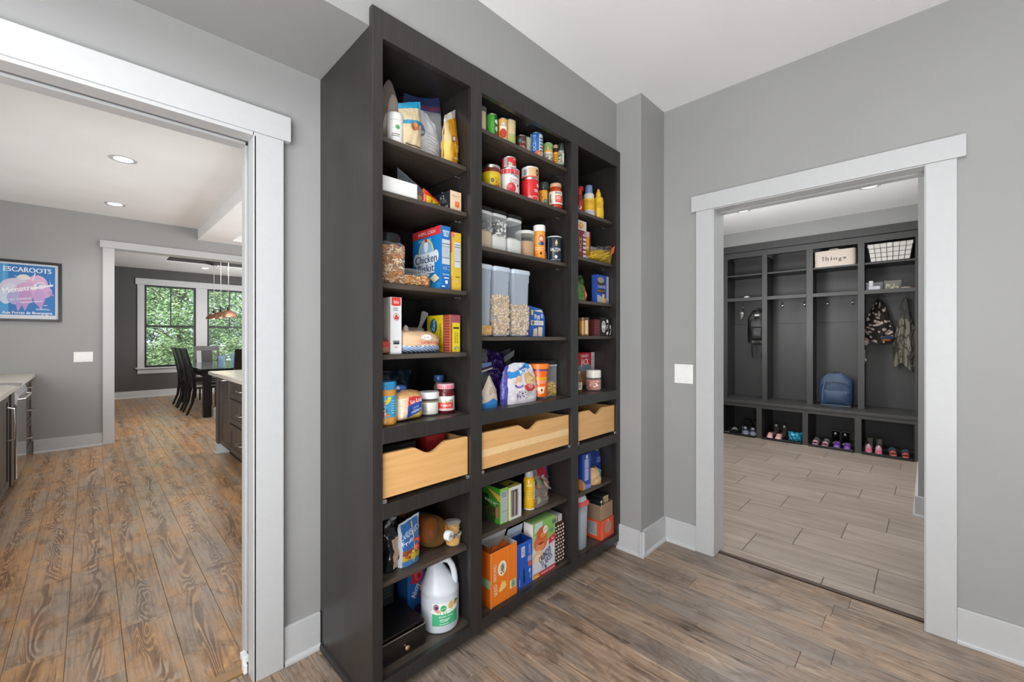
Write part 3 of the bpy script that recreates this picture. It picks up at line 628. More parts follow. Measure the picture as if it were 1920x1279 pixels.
lump(t, 'pretzels', FOOD, lambda r: ((r.choice((-1, 1))*.046 if r.random() < .35 else r.uniform(-.046, .046)), r.choice((-.036, -.036, r.uniform(-.034, .034))), r.uniform(.008, .042)), 150, .0062, ['b9824b', 'cf9c64', 'a86e38', 'd9ae7a'], 'stick', 4)
carton('blue cracker box reading Chicken Biskit with a red top band', 1.018, 1.067, 1.422, 1.634, Z, .264, {'l': '1878bf', 'f': '2069ae', 't': '3d7fb8'}, grp=G,
    left=lambda a, w, h: (a.rect(0, w, h - .034, h, 'd3323a'), a.text('AVEM L CODX', w*.52, h - .017, .014, 'f3e3e3', w*.62), a.rect(w*.22, w*.68, h - .052, h - .041, '5fb0d6'), a.rect(w*.5, w*.98, .0, .03, '2f8fd0'),
        a.ell(w*.50, .160, .058, .062, 'd9c98a', 16), a.ell(w*.50, .160, .050, .054, '8fb6d8', 16), a.ell(w*.50, .190, .016, .026, 'dfe6ee'), a.ell(w*.50, .214, .010, .010, 'b9433a'), a.ell(w*.48, .200, .011, .010, 'efe9e2'),
        a.rect(w*.10, w*.90, .118, .162, 'd6dfe6'), a.ell(w*.16, .138, .022, .028, 'd6dfe6'), a.ell(w*.85, .142, .020, .026, 'd6dfe6'), a.rect(w*.17, w*.80, .074, .120, 'd6dfe6'), a.text('Chicken', w*.5, .137, .034, '1b2f63', w*.76, bold=.0018), a.text('Biskit', w*.5, .097, .034, '1b2f63', w*.58, bold=.0018),
        a.ell(w*.48, .066, .034, .010, 'd8c9a0'), a.poly([(w*.66, .052), (w*.80, .030), (w*.97, .046), (w*.83, .068)], 'dccfae'), a.poly([(w*.58, .02), (w*.66, .014), (w*.67, .05), (w*.62, .056)], 'b98a5c')),
    front=lambda a, w, h: (a.poly([(.008, h - .018), (.042, h - .018), (.036, h - .044), (.014, h - .044)], 'a9c3dd'), a.text('CB', .025, h - .031, .014, '1b3f7a'), a.rect(.005, .044, .105, .208, 'bfc6cb'), a.rect(.006, .043, .188, .191, '2f3b4a'), a.rect(.006, .043, .178, .180, '2f3b4a'), a.rect(.006, .043, .130, .1325, '2f3b4a'), a.lines(.007, .042, .134, .176, 7, '9aa4ad', .3), a.blobs(.008, .042, .076, .100, 26, .0022, ['aebfd3', '8fb0d0']), a.lines(.004, .044, .058, .066, 2, 'a9c3dd'), a.rect(.012, .036, .046, .050, 'e8eef4'), a.rect(.018, .030, .024, .038, 'dfe6ee'), a.rect(.001, .016, .010, .015, 'e8eef4')))
carton('yellow cracker box with a nutrition panel beside the blue cracker box', 1.076, 1.122, 1.420, 1.60, Z, .246, {'l': 'd9a13a', 'f': 'd6b43a', 't': 'c9a838'}, grp=G,
    left=lambda a, w, h: (a.rect(w*.5, w, .16, h, 'e07a4a'), a.rect(w*.5, w, 0, .06, 'd98a3a'), a.rect(w*.7, w, .06, .16, 'e2c25a')),
    front=lambda a, w, h: (a.poly([(0, h), (.020, h), (.004, h - .022), (0, h - .02)], 'd9583a'), a.poly([(.005, h - .003), (.017, h - .003), (.008, h - .015)], 'e9b09a'), a.rect(.010, .040, .098, .204, 'ccd0d8'), a.rect(.011, .039, .192, .195, '3a4250'), a.rect(.011, .039, .182, .185, '3a4250'), a.rect(.011, .039, .122, .1245, '3a4250'), a.lines(.012, .038, .128, .178, 8, 'a9b0bb', .3), a.rect(.014, .036, .056, .060, '8a6f1f'), a.ell(.025, .040, .005, .006, 'd8d4c0'), a.ell(.025, .040, .003, .003, '8a8a8a')))
Z = 1.2398
pouch('tall blue and yellow tortilla pack half hidden at the near stile', .752, 1.505, Z, .080, .200, .04, band([(.24, 'b8453a'), (.30, 'd8cfc0'), (.52, '6f7a4d'), (.76, 'cfa24b'), (1, '3f86b5')]), None, 0, seed=11, grp=G, art=lambda a, w, h: (a.rect(.0, .034, .165, .185, '9cc7e0'), a.rect(-.02, .034, .108, .118, 'e5bd58'), a.blobs(0, .034, .05, .09, 14, .006, ['4f6a3a', '8f9a6a', '77613d'])))
pouch('flat red bag lying at the foot of the tall tortilla pack', .757, 1.428, Z, .068, .050, .045, lambda u, v: 'b23a34' if v > .5 else '9b6a55', None, 0, kind='pillow', seed=12, grp=G)
carton('tall slim white carton with a red top panel', .785, .831, 1.412, 1.50, Z, .212, {'l': 'c9c2b8', 'f': 'dedede', 't': 'e5e5e5'}, grp=G,
    front=lambda a, w, h: (a.rect(.004, .042, h - .030, h - .001, 'd23a36'), a.ell(w/2, h - .029, .019, .004, 'd23a36'), a.text('Saba', w/2, h - .017, .012, 'f6ecec', .022), a.lines(.010, .036, .160, .174, 2, '8a8a8e'), a.ell(w/2, .138, .0125, .0135, 'c0504a', 16), a.ell(w/2, .138, .0105, .0115, 'e6dcd6', 16), a.poly([(.014, .136), (w/2, .148), (.033, .136), (.030, .129), (.017, .129)], 'c0433f'), a.poly([(.019, .142), (w/2, .148), (.028, .142)], '333333'), a.rect(.010, .036, .036, .050, '77797d'), a.rect(.012, .034, .036, .043, '2d2f33'), a.lines(.016, .030, .022, .028, 1, 'c0504a')))
t, o = pouch('bag of round buns with a twisted clear tail behind the hot dog buns', .940, 1.540, Z, .150, .105, .11, lambda u, v: 'c9532f' if u < .22 else 'd8cfc6', BAGCLEAR, .1, kind='pillow', cr=.010, seed=13, grp=G)
b = MB()
for x, y, z, r in ((.028, -.012, .060, .040), (.012, .02, .040, .038), (-.035, -.005, .036, .036)): b.ball(x, y, z, r, r, r*.78, c('c18a50'))
b.build('buns', FOOD, t); MB().tube([(.050, 0, .088), (.058, 0, .105), (.075, .005, .135), (.092, .008, .168)], [.012, .007, .010, .016], 8, c('d8d8da')).build('twisted_tail', BAGCLEAR, t)
MB().ball(-.050, -.035, .055, .022, .012, .045, c('c8452f')).ball(-.045, -.040, .082, .014, .010, .03, c('d9d4d0')).build('bag_print', FILM, t)
carton('yellow rice box with maroon striping and a blue oval', 1.066, 1.119, 1.424, 1.594, Z, .158, {'l': 'd9c420', 'f': 'dcc926', 't': 'b08a5a'}, grp=G,
    left=lambda a, w, h: (a.rect(w*.72, w, 0, h, '8f3b33'), [a.rect(w*.72, w, h*i/14, h*i/14 + .003, 'b86a5a', 2) for i in range(14)], a.ell(w*.32, .112, .026, .030, '1f4f78'), a.ell(w*.32, .112, .021, .025, '2d6a94'), a.text('Zam', w*.32, .112, .020, 'd9e6ee', None, 80), a.text('CHIPATI', w*.62, .085, .014, '3a3320', .07, -90), a.lines(w*.45, w*.7, .02, .05, 3, 'b29a1c')),
    front=lambda a, w, h: (a.rect(0, w, h - .034, h, '8a3a44'), [a.rect(0, w, h - .034 + .0065*i, h - .032 + .0065*i, 'b87a80', 2) for i in range(5)], a.rect(0, .010, 0, h - .034, 'a8483c'), a.rect(.016, .046, .098, .106, '4a4220'), a.text('AROMATIC', .026, .062, .007, '6b5c1c', .05, 90), a.text('RICE MIX', .037, .060, .007, '6b5c1c', .045, 90), a.text('gAd', .033, .020, .012, '3f86b0', .026)))
t, o = pouch('bag of hot dog buns with red letters and a blue checked edge', .930, 1.455, Z, .200, .088, .085, lambda u, v: ('2f6fb0' if (int(u*20) + int(v*24)) % 2 else 'dfe8f0') if v < .34 else 'd9b794', FILM, .05, lambda u: 1 - .25*max(0, u - .75)*4, kind='pillow', cr=.004, seed=14, grp=G, nu=40, nv=24, art=lambda a, w, h: (a.ell(.012, .062, .026, .010, 'f2ecec'), a.text('Best', .012, .062, .010, 'c0507a'), a.text('HAMBURGERS', .030, .042, .012, 'd23a30', .088)))
Z = 0.9798
t = vessel('peanut butter jar with a bright blue lid and a blue label', .776, 1.432, Z, [(.036, 0), (.040, .004), (.040, .125), (.036, .132)], 'c98f3f', 'jar', 'jar', GLOSS, cap=[(.0395, .131), (.0395, .156), (.037, .159), (0, .159)], capcol='2b86bd', capname='lid', lab=(.0403, .030, .108, '3d9cc4'), body='jar_body', grp=G,
    art=lambda a, r, h: (a.poly([(-.006, .060), (.012, .076), (.022, .074), (.018, .060), (.004, .046)], 'd6cf3a'), a.text('JIF', -.010, .046, .024, 'd23a2c', .024), a.ell(-.006, .026, .012, .009, '2c3440'), a.lines(-.015, .004, .022, .030, 2, 'c9d4da'), a.blobs(-.008, .014, .006, .020, 14, .005, ['b9502a', 'd98a4a', '9c3a20']), a.lines(.020, .038, .012, .064, 6, '8cc8e2', .4)))
pouch('dark blue pouch with a clear window at the back behind the bread loaf', .965, 1.68, Z, .140, .175, .05, lambda u, v: '16364f' if v > .62 or u > .8 else '3a4650', None, 0, seed=15, cr=.006, grp=G)
def loafcol(u, v):
    x, z = (u - .5)*.125, v*.118; e1 = .062 + .22*(x + .02); e0 = .012 + .35*max(0, x + .03)
    if x < -.026 + .12*max(0, z - .06): return 'ddc4a6' if v < .8 else 'c99b68'
    if z > .094: return 'c99b68'
    return 'cf3434' if z > e1 else ('23479c' if z > e0 else 'c2a24c')
t, o = pouch('loaf of white bread in a bag with a red and blue wrapper', .872, 1.458, Z, .125, .118, .105, loafcol, FILM, .12, lambda u: .92 + .08*math.sin(PI*u), kind='pillow', cr=.0025, seed=16, grp=G, thick=6, nu=56, nv=56,
    art=lambda a, w, h: (a.text('Sun Loaf', .013, .079, .015, 'f5eaea', .058, 10, .0006), a.text('GIANT', .010, .053, .009, '8fb2d9', .032, 12), a.text('SANDWICH', .014, .040, .011, 'dfe6f2', .052, 14)))
b = MB(); b.ball(-.045, .01, .110, .034, .03, .012, c('2f55a0')).ball(-.005, .02, .122, .028, .02, .014, c('3a62ad')).tube([(-.06, .02, .105), (-.02, .015, .122), (.02, .02, .118)], [.01, .012, .006], 6, c('dfe4ec')); b.build('gathered_end', FILM, t)
vessel('glass spice jar with a wide white lid behind the bread', .998, 1.478, Z, [(.034, 0), (.038, .004), (.038, .066), (.036, .072)], 'cfcabc', 'jar', 'jar', CLEAR, cap=[(.041, .070), (.0425, .072), (.0425, .094), (.040, .097), (0, .097)], capcol='e4e4e6', capname='lid', lab=(.0386, .008, .055, 'e2ded6'), inner=[(.032, .004), (.035, .006), (.035, .060), (0, .062)], innercol='8d7a5c', body='jar_body', grp=G,
    art=lambda a, r, h: (a.rect(-.030, -.008, .004, .044, 'cbc6bc'), a.lines(-.028, -.010, .010, .040, 6, '8d8a84', .35)))
def gingham(a, r, h):
    for i in range(9): a.rect(-.04 + i*.009, -.0355 + i*.009, .108, .124, 'd8828f', 2)
vessel('red jam jar with a pink checked lid and a fruit label', 1.077, 1.470, Z, [(.035, 0), (.038, .004), (.038, .085), (.034, .098), (.031, .104)], '5a1620', 'jar', 'jar', GLOSS, cap=[(.036, .104), (.0375, .106), (.0375, .122), (.035, .125), (0, .125)], capcol='e6b3bb', capname='lid', lab=(.0385, .014, .074, 'e9d7d6'), body='jar_body', grp=G,
    art=lambda a, r, h: (a.rect(-.036, .036, .006, .034, 'd0403a'), a.poly([(-.034, .032), (-.02, .046), (0, .042), (.02, .050), (.034, .040), (.034, .030)], 'd8924a'), a.blobs(-.03, .03, .034, .046, 14, .004, ['b9502c', '7a8a3a', 'd9a04a']), a.text('PRESERVES', .002, .022, .008, 'f6e6e2', .042), a.rect(-.03, .03, .008, .010, 'f0d9d6'), a.ell(.010, .052, .020, .006, 'dcdcdc')))
gj = find('red jam')
a = Art(on_cyl(.0376, facing(1.077, 1.47)))
for i in range(-4, 5): a.rect(i*.0085 - .002, i*.0085 + .002, .107, .121, 'c9606f', 2)
for z in (.109, .116): a.rect(-.038, .038, z, z + .003, 'd0808c')
a.build('lid_checks', [q for q in gj.children if q.name.startswith('lid')][0], GLOSS)
vessel('tall bottle with a dark blue cap behind the jam jar', 1.096, 1.545, Z, [(.022, 0), (.024, .004), (.024, .105), (.016, .122), (.014, .128)], '7b6a50', cap=[(.021, .127), (.0225, .129), (.0225, .152), (.020, .156), (0, .156)], capcol='2a4f7d', grp=G)
# inside the first drawer
carton('dark red packet lying inside the near maple drawer', .975, 1.065, 1.46, 1.62, .746, .150, '8f1d20', grp=G)
carton('small black packet lying inside the near maple drawer', .78, .93, 1.47, 1.60, .746, .138, '25211f', grp=G)
Z = 0.4168
for x, y, s, lb in ((.765, 1.52, 20, 'shiny black foil coffee bag with a tan panel nearest the stile'), (.815, 1.465, 21, 'second shiny black foil coffee bag with a long tan panel')):
    pouch(lb, x, y, Z, .082, .205, .06, lambda u, v: 'b79a86' if (.25 < u < .62 and .05 < v < .62) else ('8d8f93' if v > .9 else '17181a'), FILM, .5, lambda u: .9 + .1*u, cr=.010, seed=s, grp=G)
t, o = pouch('blue stand-up pouch of fruit snacks with white letters', .885, 1.452, Z, .100, .178, .05, lambda u, v: 'bfc4cc' if (u < .1 or u > .9 or v > .95) else ('2c62a2' if v > .38 else ('8a4a35' if v > .26 else ('b9a33a' if v > .14 else '4a76a8'))), None, .12, lambda u: .92 + .10*u, seed=22, grp=G,
    art=lambda a, w, h: (a.rect(.006, .010, .01, .165, 'c9b45a'), a.text('CANDIES', -.02, .125, .022, 'cfdcea', .052, 15), a.text('Fruit', -.018, .098, .018, 'e2ebf4', .045, 15), a.text('LICKS', .030, .135, .020, 'c7d8ea', .034, 12), a.blobs(.014, .038, .06, .10, 9, .008, ['c0473d', 'd96a55']), a.blobs(-.03, .0, .03, .055, 9, .007, ['b0522f', 'd98a4a', 'd6b03a'])))
# the big amber bottle lies on its side with its white cap toward the hall
t = thing('juice_bottle', 'large amber juice bottle lying on its side with a white cap', 'bottle', (1.030, 1.470, Z + .0655), (0, 0, .30), G)
MX = Matrix.Rotation(PI/2, 4, 'X')
bp = [(.050, -.235), (.060, -.230), (.064, -.215), (.064, -.03), (.060, -.004), (.048, .024), (.030, .044), (.018, .052), (.016, .058)]
MB().lathe(bp, seg=32).xf(MX).build('bottle_body', AMBER, t)
MB().lathe([(.046, -.228), (.059, -.215), (.059, -.06), (.050, -.03), (.0, -.02)], c('b5661c'), 28).xf(MX).build('juice', mat('amber_liquid', c('85501f'), .12), t)
o = MB().lathe([(.0646, -.20), (.0646, -.075)], c('3a4a3a'), 32).xf(MX).build('paper_label', GLOSS, t)
lm = on_cyl(.0648, PI/2); a = Art(lambda u, v, off: tuple(MX @ Vector(lm(u, v, off))))
a.rect(-.08, .03, -.198, -.150, 'b8482c'); a.ell(-.02, -.135, .05, .03, '556b2f'); a.rect(-.06, .08, -.105, -.077, '23559c'); a.ell(.02, -.155, .03, .02, 'd98a3a'); a.build('label_print', o, GLOSS)
MB().lathe([(.019, .050), (.0205, .052), (.0205, .072), (.0185, .075), (0, .0755)], c('e8e8e8'), 24).xf(MX).build('cap', GLOSS, t)
MB().box(-.011, .011, -.0775, -.0755, -.004, .004, c('9b9b9b')).build('cap_mark', GLOSS, t, rot=(0, .5, 0))
cupp = [(.026, 0), (.029, .002), (.0335, .040), (.0365, .042), (.0365, .046), (.035, .046)]
for k, (x, y, z, lb) in enumerate(((1.1005, 1.448, Z, 'clear cup of diced yellow fruit, the lower of two stacked'), (1.0985, 1.452, Z + .0475, 'clear cup of diced yellow fruit, the upper of two stacked'))):
    t = thing('fruit_cup', lb, 'cup', (x, y, z), .3*k, 'stacked fruit cups'); MB().lathe(cupp, seg=28).build('cup', CLEAR, t)
    MB().lathe([(.024, .002), (.0275, .004), (.0315, .036), (0, .038)], c('d2a03c'), 24).build('fruit', mat('fruit_syrup', c('d6a445'), .25), t)
    lump(t, 'fruit_cubes', GLOSS, lambda r: ((lambda a, q: (q*math.cos(a), q*math.sin(a), r.uniform(.006, .038)))(r.uniform(0, 6.3), .026)), 40, .005, ['e0b455', 'd99c38', 'e8c878'], 'chip', 30 + k)
    MB().lathe([(.0368, .0455), (.0372, .0462), (.036, .047), (0, .047)], seg=24).build('lid', CLEAR, t)
Z = 0.0888
t = thing('vinegar_jug', 'large frosted gallon jug of vinegar with a green label', 'jug', (1.054, 1.478, Z), 0, G)
R = .080
prof = [(.066, 0), (.076, .004), (R, .016), (R, .136), (.0785, .142), (R, .148), (.0795, .160), (.074, .172), (.060, .196), (.044, .226), (.031, .252), (.026, .262)]
MK = painted('milky_plastic', .26, transmission_weight=.18, subsurface_weight=.25)
hx, hy = .704, -.710
jb = MB().lathe(prof, c('dfe4ec'), 36, smooth=True); jb.v = [(x - hx*max(0, z - .16)*.20, y - hy*max(0, z - .16)*.20, z) for x, y, z in jb.v]; jb.build('jug_body', MK, t)
H_ = lambda r, z: (hx*r, hy*r, z)
MB().tube([H_(.048, .150), H_(.060, .166), H_(.063, .190), H_(.059, .218), H_(.051, .244), H_(.038, .264), H_(.018, .271), H_(-.004, .266), H_(-.018, .252)], [.022, .016, .0130, .0125, .0125, .013, .014, .018, .02], 14, c('e2e7ee')).build('handle', MK, t)
MB().lathe([(.022, .262), (.022, .276), (.019, .279), (0, .279)], c('dfe3e8'), 20, cx=-.026, cy=.026).build('cap', GLOSS, t)
am = facing(1.062, 1.478) + .25; a = Art(on_cyl(R, am))
a.rect(-.052, .062, .036, .128, 'e9ebe6', 14); a.rect(-.052, .062, .036, .090, '46b07e', 14); a.ell(.0, .093, .060, .012, 'eef0ea', 16); a.poly([(-.052, .036), (-.052, .086), (-.02, .080), (.02, .082), (.062, .104), (.062, .036)], '4ab582')
a.ell(-.036, .112, .012, .014, '9c7a94'); a.ell(-.034, .110, .006, .007, '54283f'); a.ell(-.026, .096, .014, .006, 'd8a08a'); a.ell(-.006, .106, .015, .015, 'dff0e2'); a.ell(-.006, .106, .0125, .0125, '3fae6a'); a.text('my life', -.006, .106, .006, 'd9f0de', .018); a.ell(.026, .113, .012, .015, 'd9b26a'); a.ell(.050, .117, .011, .010, 'c29a52'); a.rect(.046, .060, .118, .127, '5b6a3a', 3)
a.text('distilled white', .004, .074, .008, 'e8f6ee', .058); a.text('vinegar', .0, .062, .011, 'f4fbf6', .044); a.lines(-.022, .024, .050, .056, 1, 'bfe6d0'); a.lines(-.022, .020, .041, .046, 1, 'e2f4ea'); a.build('label_print', t, GLOSS)
carton('blue snack box with a red swirl standing behind the vinegar jug', .962, 1.05, 1.585, 1.67, Z, .268, {'l': '2d6cb4', 'f': '2d6cb4', 't': '2a5fa0'}, grp=G,
    left=lambda a, w, h: None,
    front=lambda a, w, h: (a.rect(.002, .035, h - .035, h - .004, 'd9dde2'), [a.rect(.004 + .004*i, .006 + .004*i, h - .033, h - .006, '55585c', 1) for i in range(8)], a.rect(.040, .084, h - .030, h, 'b7c93a'), a.ell(.046, .180, .030, .040, 'c8313a'), a.ell(.052, .178, .020, .026, 'de5560'), a.ell(.054, .172, .010, .012, 'a81f2e'), a.poly([(.006, .150), (.024, .170), (.030, .150)], 'c8313a'), a.text('Ahoy', .035, .112, .024, 'e6ecf4', .060, 70, .001), a.ell(.062, .090, .016, .018, '5a2f55'), a.ell(.074, .118, .016, .022, 'd9974f'), a.ell(.05, .03, .02, .02, '49265a')))
t = thing('desk_organizer', 'black wooden organizer with a small drawer and a brass knob', 'organizer', (.836, 1.425, Z), 0, G)
BK = mat('satin_black_wood', c('191614'), .35)
b = MB(); b.box(-.105, .105, 0, .30, .085, .095).box(-.105, .105, .29, .30, .095, .20).box(-.105, -.095, .06, .29, .095, .20).box(-.105, .105, .004, .30, 0, .006).box(-.105, -.097, .004, .29, .006, .085).box(.097, .105, .004, .29, .006, .085)
b.build('organizer_body', BK, t, bevel=.002)
d = MB().box(-.104, .104, -.010, .004, .003, .080).build('drawer', BK, t, bevel=.003)
MB().lathe([(.0, -.001), (.0045, 0), (.004, .008), (.0085, .014), (.0095, .019), (.006, .023), (0, .024)], seg=16).xf(MX).build('knob', mat('aged_brass', c('b59a78'), .3, .8), d, (.012, -.010, .040))
MB().box(-.104, .104, -.011, -.009, .0815, .084).build('trim_line', mat('worn_edge', c('8a8077'), .4), t)
carton('dark red packet standing upright in the black organizer', .748, .790, 1.64, 1.69, Z + .098, .170, '6d1f22', grp=G, front=lambda a, w, h: a.lines(.004, .012, .05, .15, 6, 'c9b7b0'))
carton('dark green packet with faint letters standing in the black organizer', .80, .905, 1.60, 1.655, Z + .098, .165, '1d2326', grp=G, front=lambda a, w, h: (a.text('PASTA', .05, .09, .014, '4d6a66', .08, 80), a.lines(.06, .1, .03, .10, 5, '39494a')))
# ---------------------------------------------------------------- groceries: middle bay
G = 'groceries on the middle bay of the pantry'
Z = 2.2238
vessel('small clear jar of pale grains half hidden at the start of the top middle shelf', 1.252, 1.440, Z, cylp(.024, .118), 'cfc6b5', 'jar', 'jar', CLEAR, cap=cylp(.0255, .010), capcol='d9d6cf', capname='base_ring', inner=[(.020, .003), (.022, .005), (.022, .095), (0, .097)], innercol='cfb894', body='jar_body', grp=G)
tin('bright green tin can on the top middle shelf', 1.326, 1.450, Z, .028, .113, '4f9f3d', lambda a, r, h: (a.rect(.014, .034, .005, .105, '2a5a2c'), a.ell(.026, .078, .010, .010, 'dfe7d6'), a.ell(.027, .045, .009, .012, 'c9d6b5'), a.ell(.028, .02, .008, .008, 'b8392e')), G)
tin('orange and cream soup can with a red bowl on the top middle shelf', 1.387, 1.440, Z, .0245, .113, 'dfa14a', lambda a, r, h: (a.rect(-.03, .03, .085, .105, 'e0b36a'), a.ell(.004, .066, .018, .022, 'ece0c4'), a.ell(.004, .040, .016, .022, 'c23a2c'), a.text('KALIZE', .004, .078, .010, '2f4a6a', .028), a.rect(-.022, -.016, .01, .1, 'c27a2e'), a.rect(-.03, .03, .004, .014, 'dcd3bd')), G)
tin('pale tan can with a green band beside the orange soup can', 1.440, 1.442, Z, .027, .127, 'cdbb8d', lambda a, r, h: (a.rect(-.032, .036, .010, .050, 'a3ad5a'), a.rect(-.032, .036, .050, .056, '6c7a35'), a.text('GREENS', .010, .053, .006, 'e3e6c8', .03), a.rect(-.012, -.006, .01, .12, 'e0d6b8'), a.rect(-.03, .036, .085, .122, 'd2c08f')), G)
tin('small dark red can with a round dark emblem on the top middle shelf', 1.531, 1.455, Z, .0275, .085, '6e2a26', lambda a, r, h: (a.rect(-.034, .036, .052, .082, '4a3027'), a.ell(-.006, .056, .013, .014, '3d4a4a'), a.ell(-.006, .056, .008, .009, '5f6b68'), a.text('ROTE', .016, .050, .010, 'c9a79a', .020), a.rect(-.034, .036, .003, .022, 'c8a49a'), a.blobs(-.02, .02, .01, .03, 8, .005, ['8f3b33', 'c8a49a'])), G)
tin('slim yellow and white can tucked behind the blue can', 1.606, 1.487, Z, .024, .115, 'ddd6a8', lambda a, r, h: (a.rect(-.024, -.012, .01, .105, 'c9a93a'), a.rect(-.012, .0, .01, .105, '7f9a5a')), G)
tin('tall blue can with upright white lettering on the top middle shelf', 1.636, 1.444, Z, .0325, .130, '2f6cae', lambda a, r, h: (a.rect(-.036, .010, .004, .125, '2765ab'), a.rect(.014, .044, .01, .12, 'd7dbe0'), a.text('OCEANS', -.012, .075, .016, 'd8e6f2', .080, 90), [a.rect(.018, .036, .030 + .016*i, .040 + .016*i, k) for i, k in enumerate(('55606a', '8a3a34', '55606a', '3a5a8a', '55606a'))], a.ell(.010, .018, .020, .018, 'b9694a'), a.ell(.016, .016, .012, .012, 'd08f70'), a.rect(-.036, -.03, .004, .125, 'c6ced6')), G)
tin('green and white can with dark writing on the top middle shelf', 1.728, 1.446, Z, .0275, .110, 'd9d3bf', lambda a, r, h: (a.rect(-.038, .038, .066, .106, '8fae6a'), a.rect(-.038, .038, .060, .070, 'e0a040'), a.blobs(-.02, .03, .072, .1, 9, .005, ['d9c96a', '6f9350']), a.text('BEANS', .002, .044, .014, '40403a', .040), a.blobs(-.02, .026, .010, .032, 12, .006, ['4a4640', '8a8478', 'b9b3a5']), a.text('R', .002, .030, .010, '33322e')), G)
vessel('small brown bottle with a yellow label on the top middle shelf', 1.786, 1.440, Z, cylp(.0185, .095) [:-1] + [(.012, .104)], '3c2413', cap=[(.0135, .103), (.014, .105), (.014, .120), (0, .121)], capcol='c9b08a', lab=(.0189, .012, .078, 'dc9f2a'), grp=G, art=lambda a, r, h: (a.lines(-.012, .014, .010, .05, 4, '8a5a12'), a.rect(-.018, .02, .052, .054, '7a4a10')))
vessel('small dark spice jar with a speckled label at the end of the top middle shelf', 1.800, 1.412, Z, cylp(.0165, .105), '3a4038', 'jar', 'jar', cap=[(.0168, .100), (.0172, .102), (.0172, .124), (0, .126)], capcol='2a2f2a', capname='lid', lab=(.0169, .010, .085, '8f958a'), body='jar_body', grp=G, art=lambda a, r, h: (a.blobs(-.014, .018, .006, .070, 16, .005, ['c9cdc2', '4f5a4c', 'b9694a', '2f332c']), a.rect(.008, .014, .01, .06, 'e0e2da')))
Z = 1.9918
vessel('yellow jar with a metal lid and orange writing on the second middle shelf', 1.340, 1.468, Z, [(.040, 0), (.044, .005), (.044, .092), (.040, .102)], '6a2a14', 'jar', 'jar', GLOSS, cap=[(.0415, .100), (.0425, .102), (.0425, .112), (.040, .114), (0, .114)], capcol='b9b4a5', capm=TIN, capname='lid', lab=(.0444, .003, .080, 'd6bf1e'), body='jar_body', grp=G,
    art=lambda a, r, h: (a.rect(-.05, .05, .066, .076, 'dcae2a'), a.ell(.006, .036, .008, .009, '2b2b20'), a.poly([(.001, .032), (.006, .041), (.011, .032)], 'e9dc9a'), a.text('Rizo', .030, .044, .014, 'd2541e', .024), a.blobs(.016, .044, .004, .03, 14, .006, ['d2541e', 'e28a2a', 'b03a18']), a.text('CHIPS', .012, .010, .008, 'a2401a', .02)))
tin('large white can with a red top and a big tomato on the second middle shelf', 1.458, 1.468, Z, .052, .128, 'dcdad8', lambda a, r, h: (a.rect(-.07, .07, h - .030, h - .006, 'cf3a40'), a.poly([(-.06, h - .030), (.06, h - .030), (.02, h - .036), (-.03, h - .052), (-.06, h - .056)], 'cf3a40'), a.text('Prime', .034, .095, .016, '2f3034', .044, -12, .0006), a.text('Tomato', .026, .072, .011, 'c4404a', .042, -4), a.text('Paste', .022, .060, .011, 'c4404a', .034, -4), a.ell(.012, .030, .024, .025, 'c22e34'), a.ell(.006, .038, .010, .010, 'dd5a58'), a.rect(-.05, .07, .004, .012, 'd6585a'), a.ell(.048, .046, .005, .006, '2f3440')), G)
tin('small red can with a barcode stacked on the white tomato can', 1.452, 1.462, Z + .1289, .036, .056, 'cf2f36', lambda a, r, h: (a.rect(-.026, -.008, .006, .050, 'd5d5d8'), [a.rect(-.024 + .0035*i, -.0225 + .0035*i, .010, .046, '4a4a50', 1) for i in range(5)], a.poly([(-.002, .010), (-.002, .030), (.016, .024), (.044, .018), (.044, .006), (.01, .006)], 'a9c2a0'), a.rect(-.004, .044, .004, .012, 'd8d3cf'), a.text('RO', .030, .042, .008, 'f2d9d9')), G)
tin('large bright red can with an oval emblem on the second middle shelf', 1.606, 1.463, Z, .0465, .118, 'cf2127', lambda a, r, h: (a.rect(.022, .046, .058, .062, 'efd7d5'), a.rect(.024, .046, .050, .054, 'efd7d5'), a.ell(.0, .022, .010, .008, 'e58a8a'), a.ell(.030, .016, .022, .014, 'e8b0a8', 16), a.ell(.030, .016, .019, .011, 'd2383a', 16), a.ell(.046, .085, .008, .010, 'e9c2b8')), G)
tin('white and tan can stacked on the large bright red can', 1.605, 1.462, Z + .1189, .0455, .060, 'd9b07a', lambda a, r, h: (a.rect(-.052, -.006, .006, .054, 'cfd3da'), a.rect(-.036, -.018, .014, .044, '8a8c86'), a.ell(.042, .030, .010, .018, '6a3524'), a.text('c', .040, .032, .018, 'e9cfa5'), a.rect(-.05, .05, .004, .010, 'd9554a'), a.rect(-.05, .05, .052, .056, 'e6e6e6')), G)
vessel('yellow labelled jar with a dark lid behind the red can', 1.738, 1.484, Z, [(.027, 0), (.030, .004), (.030, .105), (.028, .112)], '2c2a22', 'jar', 'jar', GLOSS, cap=[(.0295, .110), (.0305, .112), (.0305, .142), (.028, .146), (0, .146)], capcol='2f3b3b', capname='lid', lab=(.0304, .004, .100, 'e0a22c'), body='jar_body', grp=G, art=lambda a, r, h: (a.ell(-.006, .068, .010, .012, 'd8632a'), a.ell(-.006, .070, .006, .007, 'e9b24a'), a.ell(.010, .036, .010, .012, '35655f'), a.ell(.010, .036, .006, .007, '6aa0a0'), a.rect(.022, .034, .005, .095, '3a3a30'), a.rect(-.03, .03, .002, .010, 'd2562a')))
